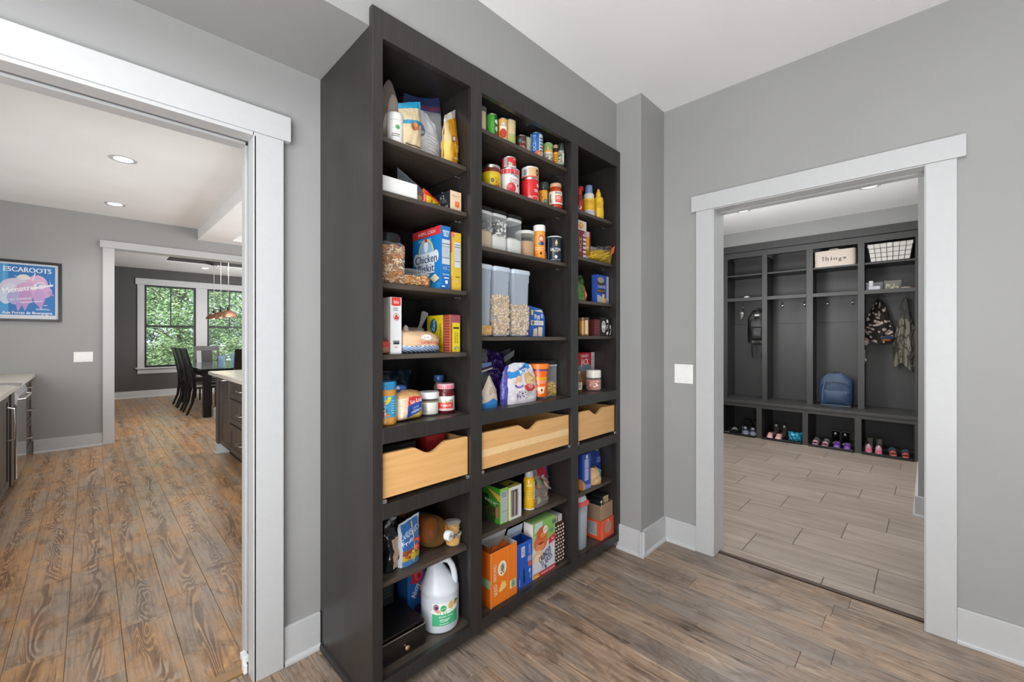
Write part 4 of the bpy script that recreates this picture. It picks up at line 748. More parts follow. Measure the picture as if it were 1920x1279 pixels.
vessel('salsa jar with a white and red label on the second middle shelf', 1.778, 1.432, Z, [(.030, 0), (.036, .005), (.036, .092), (.030, .110), (.027, .118)], 'a63a14', 'jar', 'jar', GLOSS, cap=[(.030, .117), (.031, .119), (.031, .134), (.029, .137), (0, .137)], capcol='c7a07a', capname='lid', lab=(.0364, .022, .090, 'dfd5c6'), body='jar_body', grp=G,
    art=lambda a, r, h: (a.text('Bistro', .016, .060, .013, '2c2a28', .036, 0, .0006), a.rect(-.002, .040, .008, .046, 'd2483a'), a.lines(.002, .03, .016, .042, 3, 'f0cfc0'), a.rect(-.036, -.026, .012, .056, '77706a'), a.text('RED', -.024, .014, .010, '3a3835', .02, 90), a.rect(-.04, .044, .0, .005, 'e9e2d6')))
Z = 1.7058
def canister(label, X, Y, w, h, fill, fillcol, rough=False):
    t = thing('food_canister', label, 'canister', (X, Y, Z), 0, 'clear canisters with dark lids')
    MB().lathe([(w*.47, 0), (w*.5, .004), (w*.5, h - .03), (w*.49, h - .028)], seg=32, squ=9).build('canister_body', CLEAR, t)
    MB().lathe([(w*.47, .003), (w*.485, .006), (w*.485, fill), (w*.3, fill + .012), (0, fill + .006)], c(fillcol), 32, squ=9).build('contents', MATTE, t)
    MB().lathe([(w*.50, h - .034), (w*.515, h - .032), (w*.515, h - .022), (w*.50, h - .020)], c('c4c6c6'), 32, squ=9).build('seal_ring', GLOSS, t)
    l = MB().lathe([(w*.515, h - .020), (w*.52, h - .017), (w*.50, h - .002), (w*.3, h), (0, h)], seg=32, squ=9).build('lid', SMOKE, t)
    if rough: lump(t, 'clinging_flour', MATTE, lambda r: (lambda k, s: ((k, s*w*.476, r.uniform(fill, h - .05)) if r.random() < .5 else (s*w*.476, k, r.uniform(fill, h - .05))))(r.uniform(-w*.44, w*.44), r.choice((-1, 1))), 130, .0050, ['c9c7c2', 'dedcd8', 'b5b3ae'], 'ball', 5)
    return t
canister('clear canister of beige meal half hidden at the start of the third middle shelf', 1.262, 1.475, .098, .192, .078, 'c9af90')
canister('clear canister of white flour with clinging flecks on the third middle shelf', 1.362, 1.472, .088, .194, .068, 'dcdad5', True)
canister('clear canister of white sugar heaped to one side on the third middle shelf', 1.464, 1.472, .090, .192, .070, 'd9d7d3')
t = vessel('short clear tub of brown sugar with a pale lid on the third middle shelf', 1.585, 1.480, Z, [(.043, 0), (.047, .004), (.049, .120), (.047, .124)], 'ffffff', 'food_tub', 'tub', CLEAR, cap=[(.049, .122), (.0515, .124), (.0515, .136), (.049, .139), (0, .139)], capcol='d3d1cd', capname='lid', inner=[(.043, .003), (.046, .006), (.047, .085), (.020, .068), (0, .072)], innercol='b58f68', innerm=MATTE, body='tub_body', grp=G)
vessel('orange shaker of baking soda with a white cap on the third middle shelf', 1.660, 1.446, Z, [(.030, 0), (.0315, .003), (.0315, .145), (.0305, .148)], 'e0953a', 'shaker', 'shaker', GLOSS, cap=[(.0312, .147), (.0318, .149), (.0318, .176), (.030, .179), (0, .179)], capcol='e5e3df', body='shaker_body', grp=G,
    art=lambda a, r, h: (a.rect(-.04, -.032, .0, .145, 'efe3cf'), a.ell(.010, .108, .015, .018, 'c0503a'), a.ell(.010, .106, .010, .012, 'e3b8a0'), a.ell(.014, .082, .014, .010, '2f4668'), a.ell(.002, .080, .007, .008, '3f6b8a'), a.rect(-.032, .038, .0, .058, 'dd8a26'), a.ell(.008, .030, .006, .007, '3a2a1a'), a.text('BAKING', .0, .050, .008, 'f4e6cf', .04), a.rect(-.032, .038, .059, .061, 'f1d7a8')))
vessel('little dark extract bottle between the orange shaker and the salt', 1.752, 1.490, Z, cylp(.019, .075)[:-1] + [(.010, .086), (.010, .092)], '1f1712', cap=[(.012, .090), (.0125, .092), (.0125, .108), (0, .109)], capcol='1c1c1e', lab=(.0194, .012, .060, 'c98a5a'), grp=G, art=lambda a, r, h: (a.rect(-.02, .02, .028, .046, '26221f'), a.text('VAN', 0, .037, .010, 'd9d3c9', .022), a.rect(-.02, .02, .0, .010, '8c8a86')))
t = vessel('dark navy cylinder of salt with a white lid on the third middle shelf', 1.775, 1.440, Z, [(.039, .001), (.040, 0), (.040, .132), (.0395, .133)], '1f2a38', 'salt_carton', 'carton', GLOSS, cap=[(.040, .132), (.0408, .1325), (.0408, .137), (.039, .138), (0, .138)], capcol='d8d9dc', capname='lid', body='carton', grp=G,
    art=lambda a, r, h: (a.rect(-.05, -.030, .004, .128, '18222e'), a.text('SALTON', .008, .066, .016, 'dfe3e8', .056, 0, .0005), a.lines(-.01, .028, .050, .058, 2, 'b9a878'), a.ell(.012, .100, .007, .010, 'd9c08a'), a.rect(.007, .016, .084, .096, 'b59a5a'), a.ell(.012, .112, .004, .005, 'c9a86a'), a.ell(.010, .026, .008, .009, 'cfd4da', 6), a.rect(-.02, .036, .010, .013, '8d97a5'), a.rect(-.034, -.030, .004, .128, '8d99a8')))
Z = 1.3058
def cereal(label, X, Y, w, d, h, fill, cols, seed):
    t = thing('cereal_keeper', label, 'container', (X, Y, Z), 0, 'tall frosted cereal keepers')
    S = lambda k, z: [(k*sx, z) for sx in (1,)]
    def ring(hw, hd, z, r=.014):
        out = []
        for cx, cy, a0 in ((hw - r, hd - r, 0), (-hw + r, hd - r, 90), (-hw + r, -hd + r, 180), (hw - r, -hd + r, 270)):
            for k in range(4): a = math.radians(a0 + 30*k); out.append((cx + r*math.cos(a), cy + r*math.sin(a), z))
        return out
    def loft(rings, cap0=True, cap1=False):
        b = MB(); n = 16; vs = [p for R in rings for p in R]; fs = [(i*n + k, i*n + (k+1) % n, (i+1)*n + (k+1) % n, (i+1)*n + k) for i in range(len(rings) - 1) for k in range(n)]
        b.add(vs, fs, None, True)
        if cap0: b.add(rings[0][::-1], [tuple(range(n))])
        if cap1: b.add(rings[-1], [tuple(range(n))])
        return b
    a, e = w/2, d/2
    loft([ring(a*.80, e*.90, .002), ring(a*.84, e*.92, .006), ring(a*.95, e*.97, h - .062), ring(a*.99, e*.995, h - .058), ring(a, e, h - .020)]).build('keeper_body', MILKY, t)
    b = loft([ring(a*.78, e*.88, .004), ring(a*.82, e*.90, .008), ring(a*.80 + a*.11*fill/h, e*.92, fill), ring(a*.5, e*.5, fill + .012)], True, True); b.c = [c(cols[0])]*len(b.c); b.build('cereal_core', FOOD, t)
    def f(r):
        z = r.uniform(.012, fill + .006); hw = a*(.82 + .11*z/h) + .001; hd = e*.925
        return (r.choice((-1, -1, 1))*hw, r.uniform(-hd, hd), z) if r.random() < .45 else (r.uniform(-hw, hw), -hd, z)
    lump(t, 'cereal', FOOD, f, 640, .0072, cols, 'ball', seed)
    l = loft([ring(a*1.03, e*1.02, h - .022), ring(a*1.06, e*1.04, h - .018), ring(a*1.06, e*1.04, h - .006), ring(a*1.0, e*1.0, h)], False, True); (l.box(a*1.05, a*1.05 + .016, -.012, .012, h - .014, h - .008) if seed == 43 else None)
    l.build('lid', mat('frosted_lid', c('bcc8d4'), .3), t); return t
cereal('tall frosted cereal keeper nearly empty at the near stile', 1.247, 1.485, .098, .150, .325, .040, ['c79b62', 'd6b07e', 'b8894f'], 41)
cereal('tall frosted cereal keeper over half full of pale rings', 1.360, 1.485, .104, .150, .325, .185, ['b8a48c', 'c4b19a', 'b09a80', 'ccbca6'], 42)
cereal('tall frosted cereal keeper less than half full with its tab toward the far side', 1.490, 1.485, .120, .150, .325, .150, ['b09e88', 'c0b09a', 'a8937a', 'c9bba8'], 43)
t = thing('pastry_box', 'small blue pastry box with a sloped top beside the cereal keepers', 'box', (1.640, 1.452, Z), 0, G)
b = MB(c('2458a8')); b.prism([(-.070, 0), (.070, 0), (.070, .105), (.048, .145), (-.060, .160), (-.070, .160)], 'y', 0, .09); o = b.build('carton', PAPER, t, bevel=.001)
a = Art(on_face((-.07, 0, 0), (1, 0, 0), (0, 0, 1)), .001)
a.poly([(.05, .136), (.110, .142), (.126, .128), (.07, .132)], 'd9cfc2'); a.text('Pop It', .092, .108, .026, 'e8eef6', .066, 8, .001); a.text('S', .078, .090, .014, 'e8eef6'); a.rect(.030, .128, .060, .084, 'd8d6d6'); a.ell(.046, .072, .010, .010, '4a3028'); a.ell(.046, .072, .005, .005, 'a9805f'); a.lines(.062, .12, .066, .08, 2, 'b6b9c2')
a.poly([(.044, .003), (.050, .040), (.078, .046), (.080, .003)], 'd4c2ad'); a.poly([(.084, .003), (.086, .054), (.120, .050), (.118, .003)], 'd8c8b6'); a.rect(.079, .0835, .003, .056, '3a3f4a'); a.lines(.086, .118, .050, .056, 1, '3a3f4a'); a.rect(.03, .046, .112, .138, 'd9c64a'); a.build('box_print', o)
Z = .9798
for x, y, s, lb in ((1.226, 1.452, 50, 'white and blue flour sack edge showing at the near stile'),):
    pouch(lb, x, y, Z, .050, .130, .07, lambda u, v: 'dfe3e8' if v > .80 else '2f7fc2', PAPER, .3, cr=.003, seed=s, grp=G)
t, o = pouch('crumpled clear bag with a blue clip strip over a paper sack', 1.302, 1.545, Z, .165, .265, .10, lambda u, v: 'b9b9b6' if v > .62 else ('8fa4c4' if v > .5 else 'b7b3ad'), BAGCLEAR, .1, cr=.016, seed=51, grp=G, nu=26, nv=30)
MB().prism([(-.055, .150), (.060, .172), (.062, .178), (-.055, .158)], 'y', -.062, -.052, c('c9c4b8')).build('clip_bar', GLOSS, t)
MB().prism([(-.060, .172), (.070, .186), (.066, .202), (-.060, .198)], 'y', -.048, -.040, c('5f7fae')).build('zip_strip', GLOSS, t)
pouch('small paper sack of rice with a blue base on the fixed middle shelf', 1.298, 1.438, Z, .098, .150, .055, lambda u, v: '2f7fc4' if v < .30 else 'cbbcab', PAPER, .05, lambda u: 1.0 - 1.0*abs(u - .52), cr=.003, seed=52, grp=G, art=lambda a, w, h: (a.rect(-.018, .014, .072, .10, 'a8998a'), a.rect(-.014, .010, .076, .096, 'b9a998')))
pouch('crumpled shiny purple bag lying behind the white snack bag', 1.500, 1.62, Z, .190, .260, .12, lambda u, v: '2c1a55' if (int(u*7 + v*6) % 4) else '43246f', painted('purple_foil', .15, bump=.5), .2, lambda u: 1.02 - .12*u, cr=.020, seed=53, grp=G, nu=26, nv=30, side='221344')
t, o = pouch('large white snack bag with a blue ribbon and a red bowl', 1.505, 1.448, Z, .245, .190, .075,
    lambda u, v: ('4a4698' if u < .12 else ('2f86cc' if .72 < v + .10*math.sin(u*5) - .08*u < .88 and u < .88 else ('d9dde8' if v > .9 else 'd8d2d8'))), FILM, -.04, lambda u: .96 + .08*math.sin(PI*u), cr=.006, seed=54, grp=G, nu=44, nv=40, gus=.9, neck=.72,
    art=lambda a, w, h: (a.text('PATTIES', .026, .150, .022, 'eef2f8', .076, 8, .001), a.text('MINI BREADED', .022, .167, .008, '3a4a8a', .06, 8), a.ell(.048, .112, .036, .034, 'cfa56a'), a.ell(.052, .104, .026, .022, 'dcc394'), a.ell(.044, .072, .044, .018, 'c83c3a', 16), a.ell(.048, .078, .020, .010, 'd98a7a'), a.ell(-.030, .106, .020, .024, 'dcb898'), a.ell(-.028, .084, .026, .010, '5f5aa5'), a.ell(-.024, .090, .020, .010, 'd9d2d6'), a.blobs(-.05, .02, .020, .060, 16, .0045, ['54508f', '7a6a9a', '4a4a5a', 'b9a88a']), a.lines(-.05, -.02, .03, .05, 3, '44424e', .3)))
pouch('clear bag holding a white card tilted behind the orange tub', 1.650, 1.730, Z, .180, .250, .06, lambda u, v: 'a9b3be' if v > .55 else '5a4238', BAGCLEAR, .1, lambda u: .88 + .16*u, cr=.012, seed=55, grp=G)
MB().prism([(-.02, .175), (.075, .215), (.085, .25), (-.01, .215)], 'y', -.035, -.030, c('b9c0c9')).build('card', PAPER, find('clear bag holding'))
vessel('orange tub of chocolate candies with an orange lid', 1.673, 1.462, Z + .0, [(.040, .012), (.043, .014), (.050, .150), (.050, .160)], 'e5641f', 'candy_tub', 'tub', GLOSS, cap=[(.0515, .158), (.0555, .160), (.0555, .182), (.053, .185), (0, .185)], capcol='f0782a', capname='lid', body='tub_body', grp=G,
    art=lambda a, r, h: (a.rect(-.06, .066, .148, .156, '6a3a6a'), a.text('Reese', .018, .112, .022, 'e3c21e', .062, 6, .001), a.text("Chocolates", .018, .096, .009, 'f4d9c6', .056, 4), a.lines(-.01, .04, .082, .090, 1, 'f0b58f'), a.poly([(-.020, .062), (.036, .068), (.026, .034), (.006, .028)], 'e9b48a'), a.ell(.012, .054, .016, .014, 'e0cbb0'), a.ell(.016, .050, .006, .007, '6a4630')))
MB().lathe([(.038, 0), (.043, .002), (.043, .013), (.04, .014)], c('8a6a4a'), 26).build('base_ring', CLEAR, find('orange tub of'))
t = thing('pasta_box', 'clear square container holding a little yellow pasta by the orange tub', 'container', (1.7785, 1.462, Z), 0, G)
MB().box(-.045, .045, 0, .0025, .0, .195).box(-.045, .045, .1525, .155, 0, .195).box(-.045, -.0425, .0025, .1525, 0, .195).box(.0425, .045, .0025, .1525, 0, .195).box(-.0425, .0425, .0025, .1525, 0, .003).build('container_body', CLEAR, t)
MB().box(-.047, .047, -.002, .157, .172, .198).build('lid', SMOKE, t, bevel=.004); MB().box(-.046, .046, -.003, 0, .166, .174, c('b9b9b6')).build('seal_strip', GLOSS, t)
MB().prism([(-.041, .004), (.041, .004), (.041, .060), (.01, .085), (-.041, .07)], 'y', .006, .150, c('c99a3a')).build('pasta_core', FOOD, t)
lump(t, 'pasta', FOOD, lambda r: (r.uniform(-.038, .040), r.choice((.004, .005, r.uniform(.006, .14))), r.uniform(.006, .078)), 170, .0055, ['d9a83f', 'e3bb58', 'c4902c', 'edd08a'], 'stick', 6)
Z = .4308
carton('green snack box with a red figure panel on the lower middle shelf', 1.344, 1.396, 1.412, 1.535, Z, .166, {'l': '3f8a2c', 'f': '7fb83a', 't': '3a3228'}, grp=G,
    left=lambda a, w, h: (a.poly([(.0, h), (w, h - .032), (w, h - .062), (.03, h - .01)], 'd2a23c'), a.poly([(0, 0), (w*.7, 0), (w*.85, .07), (0, .09)], '2b4a22'), a.rect(0, w*.35, 0, h*.75, '24401f'), a.text('SNACK ACT', w*.52, .094, .013, 'e6ecd6', w*.74, -7, .0005), a.ell(w*.84, .052, .010, .030, 'b5654a'), a.ell(w*.84, .084, .007, .008, '8f4630'), a.ell(w*.45, .05, .03, .022, '4a3a26'), a.blobs(w*.2, w*.7, .02, .08, 14, .009, ['375c2a', '5a4028', '2c4a20'])),
    front=lambda a, w, h: (a.rect(.004, .048, .006, .152, 'b5bab8'), a.lines(.008, .044, .122, .148, 3, '5f6b90', .5), a.lines(.007, .045, .06, .118, 8, '9aa09d', .3), a.rect(.006, .046, .056, .0585, '5a5f5a'), a.lines(.007, .045, .012, .05, 5, 'a3aaa0', .3)))
t = carton('open white snack carton showing a row of dark pouches on the lower middle shelf', 1.404, 1.488, 1.412, 1.50, Z, .156, {'l': 'cdd29a', 'f': 'd5d3d0', 't': 'b9bb4a'}, grp=G, front=lambda a, w, h: (a.rect(0, .010, 0, h, 'dbdc9c'), a.rect(.012, .058, .014, .140, '3b302c')), top=lambda a, w, d: (a.rect(0, w, 0, d*.25, 'cfd04f'), a.poly([(.01, .02), (.07, .03), (.05, .05)], '55482a')))
o = [q for q in t.children][0]; pg = MB()
for i in range(6): pg.prism([(-.028 + .0078*i, .016), (-.0225 + .0078*i, .016), (-.0205 + .0078*i, .138 - .004*i), (-.0265 + .0078*i, .136)], 'y', -.003, .0, c(('8a7f7c', '4a4240', 'a39a98')[i % 3]))
pg.build('snack_pouches', FILM, o)
vessel('yellow spray bottle with a grey cap on the lower middle shelf', 1.587, 1.452, Z, [(.027, 0), (.029, .004), (.029, .04), (.0265, .07), (.0285, .10), (.0295, .145), (.024, .160), (.020, .163)], 'dcab1c', 'spray_bottle', 'bottle', GLOSS, cap=[(.0215, .162), (.022, .163), (.0205, .190), (.018, .194), (0, .195)], capcol='aeb2b6', body='bottle_body', grp=G,
    art=lambda a, r, h: (a.rect(-.012, .016, .118, .128, 'ecd27a'), a.lines(-.014, .018, .05, .10, 4, 'e3bd4a'), a.rect(.026, .034, .05, .14, 'e8e2cf'), a.rect(-.03, .03, .0, .006, 'e6e2d8')))
t, o = pouch('clear produce bag of leafy greens slumped on the lower middle shelf', 1.655, 1.450, Z, .155, .170, .07, lambda u, v: 'c3bdb2', BAGCLEAR, .05, lambda u: 1.05 - .35*u, cr=.014, seed=60, grp=G, nu=26, nv=28)
b = MB(); r_ = random.Random(8)
for i in range(26): b.ball(r_.uniform(-.055, .04), r_.uniform(-.018, .02), r_.uniform(.02, .12), .022, .012, .020, c(r_.choice(['3f5a26', '56702f', '6a7f45', '5a4a30', '8a5a40', '9aa88a'])), 7, 5)
b.build('greens', FOOD, t); MB().tube([(-.02, -.055, .135), (.01, -.060, .100), (.035, -.055, .085)], [.004, .006, .004], 6, c('c9d3cd')).build('film_fold', CLEAR, t)
pouch('red chip bag with a blue side stripe at the end of the lower middle shelf', 1.752, 1.528, Z, .124, .195, .07, lambda u, v: ('2d4a92' if .76 < u < .92 and .45 < v < .82 else ('dfd6d6' if v > .93 else ('d9c2c4' if u < .22 and v > .3 else 'c92f35'))), FILM, -.1, cr=.005, seed=61, grp=G, nu=40, nv=40, art=lambda a, w, h: (a.text('LAW', -.012, .090, .020, 'f3e6e6', .045, 60, .001), a.ell(.004, .112, .008, .008, 'efe6e6'), a.poly([(.0, .03), (.016, .06), (.024, .03)], '8a7a74'), a.text('CHIPS', .044, .05, .012, 'f0dada', .05, 80), a.text('NEWS', .040, .112, .012, '93a6d6', .05, 80)))
Z = .0888
t = carton('orange cracker box standing open on the bottom middle shelf', 1.262, 1.432, 1.388, 1.475, Z, .245, {'l': 'cf5f14', 'f': 'e8781a', 't': 'e8781a'}, open_top=True, inside='b9b3ac', flaps=[('b', 62, .055, 'c9c9cc'), ('l', 100, .03, '7a3f1c')], grp=G,
    left=lambda a, w, h: (a.rect(0, w, h*.35, h*.5, '8fae8a'), a.rect(0, w, .0, .02, 'b9500f')),
    front=lambda a, w, h: (a.ell(.072, .156, .027, .034, 'f0e6d0', 18), a.ell(.072, .156, .020, .026, 'd9cdb4', 18), a.ell(.074, .158, .010, .018, '8f8a78'), a.text('Gs', .072, .156, .018, '2e3a2e', .022, 90), a.ell(.066, .134, .004, .004, '2c3a20'), a.ell(.080, .136, .004, .004, '2c3a20'), a.text('CRACKERS', .026, .150, .018, 'f3d2ae', .076, -90, .0008), a.text('SEED', .030, .070, .020, 'f3d9ba', .050, 90, .0008), a.poly([(.046, .060), (.070, .100), (.096, .090), (.100, .062), (.060, .05)], 'f0b050'), a.poly([(.050, .055), (.066, .090), (.090, .084), (.092, .062)], 'f4c274'), a.rect(.1065, .1085, .0, h, 'f0a260'), a.rect(.120, .160, .040, .078, 'ead68a'), a.rect(.130, .156, .044, .074, '7fae9a'), a.text('FO', .142, .066, .012, '2e3a3a', .02, 90), a.text('OE', .142, .052, .012, '2e3a3a', .02, 90), a.rect(.0, .004, .0, h, 'f2a45c')))
MB().prism([(-.080, .235), (-.05, .262), (-.01, .25), (.02, .268), (.05, .24), (.05, .2), (-.08, .2)], 'y', .012, .03, c('8a3c16')).build('inner_bag', FILM, t)
t = carton('blue cracker box standing open on the bottom middle shelf', 1.440, 1.553, 1.400, 1.475, Z, .215, {'l': '1d3f96', 'f': '2456ba', 't': '2456ba'}, open_top=True, inside='1c3f8c', flaps=[('b', 75, .060, 'b6c6d6'), ('r', 35, .045, 'b9b4aa')], grp=G,
    left=lambda a, w, h: [a.rect(0, w, .03 + .05*i, .036 + .05*i, '9db4dc') for i in range(4)],
    front=lambda a, w, h: (a.rect(.034, .060, .145, .195, 'cdd6e4'), [a.rect(.037 + .003*i, .0385 + .003*i, .15, .19, '8a97b5', 1) for i in range(7)], a.rect(.064, .0655, 0, h, '3b6dcf'), a.text('LAVASH', .092, .170, .016, 'aac0ea', .050, 90), a.rect(.078, .106, .112, .138, '8fa8dc'), a.ell(.094, .098, .014, .014, 'd9543f'), a.text('100', .092, .125, .012, 'd9543f', .024, 90), a.ell(.092, .066, .006, .010, 'b9cbed'), a.text('SALT', .096, .040, .012, 'b9cbed', .03, 90), a.ell(.052, .05, .006, .040, '1a2b5a'), a.rect(.018, .022, .012, .045, 'aac0ea'), a.rect(.0, .002, 0, h, '5f8ae0')))
carton('white cereal box with a green top and large orange flakes picture', 1.560, 1.735, 1.402, 1.465, Z, .276, {'l': 'd9d3cf', 'f': 'd5d3d6', 't': '8fb56a'}, grp=G,
    front=lambda a, w, h: (a.poly([(0, h*.62), (0, h), (w, h), (w, h*.62), (w*.6, h*.58)], '86b35c'), a.poly([(0, h*.5), (0, h*.8), (w*.18, h*.75)], '9cc079'), a.poly([(w*.10, h), (w*.42, h), (w*.40, h*.88), (w*.05, h*.82)], 'b9cfc6'), a.ell(w*.34, h*.62, w*.30, h*.17, 'd0683c'), a.ell(w*.40, h*.78, w*.24, h*.12, 'c75a30'), a.ell(w*.30, h*.54, w*.20, h*.08, 'e08a5e'), a.ell(w*.44, h*.74, w*.14, h*.05, 'dd8154'), a.ell(w*.34, h*.60, w*.12, h*.02, '8f3a1c'), a.ell(w*.22, h*.36, w*.22, h*.13, 'e0bd92'), a.ell(w*.20, h*.34, w*.15, h*.08, 'ead3b2'),
        a.ell(w*.54, h*.82, .018, .020, 'e9ddd0'), a.text('CE', w*.54, h*.82, .014, 'b9582f'), a.rect(w*.86, w*.99, h*.86, h*.93, '3f7a6a'), a.ell(w*.82, h*.76, .016, .012, '5a9a7a'), a.poly([(w*.70, h*.50), (w*.70, h*.62), (w, h*.68), (w, h*.55)], 'c9303c'), a.text('N', w*.86, h*.59, .016, 'f3dada'), a.rect(w*.02, w*.98, h*.10, h*.28, 'd3d3d8'), a.text('CRUNCHY', w*.52, h*.36, .034, '22346a', w*.56, 24, .0012), a.text('FLAKES', w*.60, h*.24, .034, '22346a', w*.48, 24, .0012), a.ell(w*.55, h*.125, .006, .009, '26345a'),
        a.rect(0, w, 0, h*.085, 'c42f36'), a.rect(0, w*.26, .003, h*.075, 'd8982a'), a.text('10x', w*.12, h*.042, .013, 'f4e39a', .034), a.text('WHOLE GRAIN', w*.64, h*.042, .011, 'f4e6e2', w*.62)))
t = thing('woven_basket', 'dark brown woven basket box with white stitches at the end of the bottom shelf', 'basket', (1.784, 1.412, Z), 0, G)
b = MB(c('43261c')); b.box(-.040, .040, 0, .19, 0, .215); o = b.build('basket_body', MATTE, t, bevel=.002)
sb = MB(c('d8cdbf'))
for i in range(4):
    for j in range(11): sb.box(-.032 + .0205*i + .006*(j % 2) - .004, -.032 + .0205*i + .006*(j % 2) + .005, -.003, 0, .012 + .0185*j, .018 + .0185*j + .003*(i % 2))
sb.build('stitches', MATTE, o); wv_ = MB(c('3a2018'))
for j in range(12): wv_.box(-.041, .041, -.0022, .001, .004 + .0185*j, .010 + .0185*j)
wv_.build('weave', MATTE, o)
carton('small white and brown box lying on top of the woven basket', 1.748, 1.818, 1.42, 1.52, Z + .2165, .036, {'l': '8a4a3a', 'f': 'cfcac4', 't': 'c9c4be'}, grp=G, front=lambda a, w, h: (a.rect(.028, .033, 0, h, '3a2a24'), a.rect(.006, .022, .008, .028, 'a9968a')))
# ---------------------------------------------------------------- groceries: far bay
G = 'groceries on the far bay of the pantry'
Z = 2.0208
vessel('slim red hot sauce bottle at the start of the top far shelf', 1.995, 1.430, Z, [(.017, 0), (.019, .004), (.019, .075), (.012, .095), (.011, .105)], '8a1418', cap=[(.0125, .104), (.0135, .106), (.0125, .142), (.009, .146), (0, .147)], capcol='c2252a', lab=(.0193, .008, .062, 'b3222a'), grp=G, art=lambda a, r, h: (a.ell(.002, .018, .010, .010, 'e8cdbf'), a.ell(.0, .020, .006, .008, '8a2a2a')))
vessel('dark sauce bottle with a red cap behind the squeeze bottles', 2.150, 1.535, Z, [(.026, 0), (.028, .004), (.028, .14), (.016, .17), (.014, .19)], '241612', cap=[(.018, .188), (.020, .190), (.020, .214), (.016, .218), (0, .219)], capcol='c2262c', lab=(.0284, .04, .12, 'c9c4b8'), grp=G, art=lambda a, r, h: a.blobs(-.02, .02, .01, .07, 9, .006, ['4a4038', '8a7a64']))
vessel('squeeze bottle with a yellow label and a clear blue cap on the top far shelf', 2.120, 1.452, Z, [(.031, 0), (.034, .005), (.035, .07), (.030, .11), (.032, .135), (.028, .142)], 'd9d4c4', 'squeeze_bottle', 'bottle', GLOSS, cap=[(.022, .140), (.023, .142), (.021, .190), (.019, .193), (0, .193)], capcol='6f86ad', body='bottle_body', grp=G,
    art=lambda a, r, h: (a.rect(-.045, .045, .040, .105, 'e0ae22'), a.rect(-.045, .045, .105, .112, 'd9c88a'), a.lines(-.02, .03, .07, .096, 3, '9a7416'), a.poly([(-.030, .036), (.02, .050), (.022, .040), (-.028, .024)], '2c2c34'), a.rect(-.04, .045, .006, .020, 'c9cbd6'), a.rect(-.01, .04, .02, .036, 'b9b2c2')))
t = vessel('yellow mustard squeeze bottle on the top far shelf', 2.216, 1.448, Z, [(.028, 0), (.033, .006), (.034, .05), (.031, .085), (.033, .115), (.028, .140), (.014, .150)], 'dfb322', 'squeeze_bottle', 'bottle', GLOSS, cap=[(.016, .148), (.017, .150), (.015, .170), (.008, .186), (.006, .196), (0, .197)], capcol='e3b824', body='bottle_body', grp=G, art=lambda a, r, h: (a.lines(-.01, .02, .07, .11, 3, 'c29614'),))
vessel('small grey capped jar just behind the mustard bottle', 2.262, 1.492, Z, cylp(.017, .12), 'c9a22a', 'jar', 'jar', cap=[(.018, .121), (.019, .123), (.019, .146), (0, .148)], capcol='5a6470', capname='lid', body='jar_body', grp=G)
Z = 1.7588
carton('tall maroon and cream carton at the start of the second far shelf', 1.968, 2.052, 1.424, 1.49, Z, .218, {'l': '6a1f26', 'f': '74242a', 't': 'd8cfc6'}, grp=G, front=lambda a, w, h: (a.rect(0, w, h - .055, h, 'd9ccc0'), a.ell(.030, h - .030, .022, .018, 'd98a3a'), a.ell(.032, h - .026, .012, .010, 'e9b86a'), [a.rect(.050, .080, .010 + .024*i, .024 + .024*i, 'd9cfc9') for i in range(6)], a.text('RICE', .024, .08, .022, 'd3b3b3', .08, 90), a.rect(.060, .082, h - .085, h - .058, 'b98aa0')))
carton('slim yellow carton with a red spine beside the maroon carton', 2.070, 2.130, 1.448, 1.50, Z, .176, {'l': 'd8d0c4', 'f': 'dba92a', 't': '9a2a24'}, grp=G, front=lambda a, w, h: (a.rect(.046, w, 0, h, '8a2420'), a.rect(0, .046, h - .03, h, 'c9c2b4'), a.rect(0, .046, 0, .03, 'e2ded6'), a.rect(.006, .040, .075, .085, 'f0d79a'), a.lines(.006, .040, .04, .06, 2, 'b2831a')))
t, o = pouch('clear bag of yellow pasta with an orange corner on the second far shelf', 2.178, 1.405, Z, .205, .100, .055, lambda u, v: 'd8642a' if (u > .78 and v > .62) else ('cfcac0' if v > .7 else 'd6b53a'), BAGCLEAR, -.05, lambda u: .80 + .36*u*u, cr=.005, seed=70, grp=G, kind='pillow', thick=5)
b = MB(); r_ = random.Random(4)
for i in range(46):
    x = r_.uniform(-.08, .045); z = .010 + .05*r_.random()*(1 - abs(x + .02)*6) if abs(x + .02) < .1 else .012; b.tube([(x - .03, r_.uniform(-.018, .015), z), (x + .03, r_.uniform(-.018, .015), z + .02)], .0035, 5, c(r_.choice(['d9b02a', 'e3c244', 'c9981e', 'd9c020'])))
b.build('pasta', FOOD, t)['kind'] = 'stuff'
MB().prism([(.050, .040), (.085, .062), (.098, .106), (.062, .085)], 'y', -.0335, -.0325, c('d2602c')).build('orange_tab', FILM, t)
sp = MB()
for i in range(3): sp.prism([(-.085 + .05*i, .062 + .004*i), (-.045 + .05*i, .066 + .004*i), (-.045 + .05*i, .082 + .004*i), (-.085 + .05*i, .078 + .004*i)], 'y', -.0335, -.0325, c('26282a'))
sp.build('dark_stickers', FILM, t)
Z = 1.5128
t, o = pouch('green and red vegetable chip bag at the start of the third far shelf', 2.018, 1.440, Z, .105, .118, .05, lambda u, v: 'c9452e' if (u > .55 and v < .75) else ('d8784f' if u > .8 else '4f7f34'), FILM, .1, lambda u: 1 - .35*u*u, cr=.006, seed=71, grp=G, art=lambda a, w, h: (a.ell(-.014, .05, .018, .03, '3f6b28'), a.ell(.022, .04, .012, .03, 'd98a6a')))
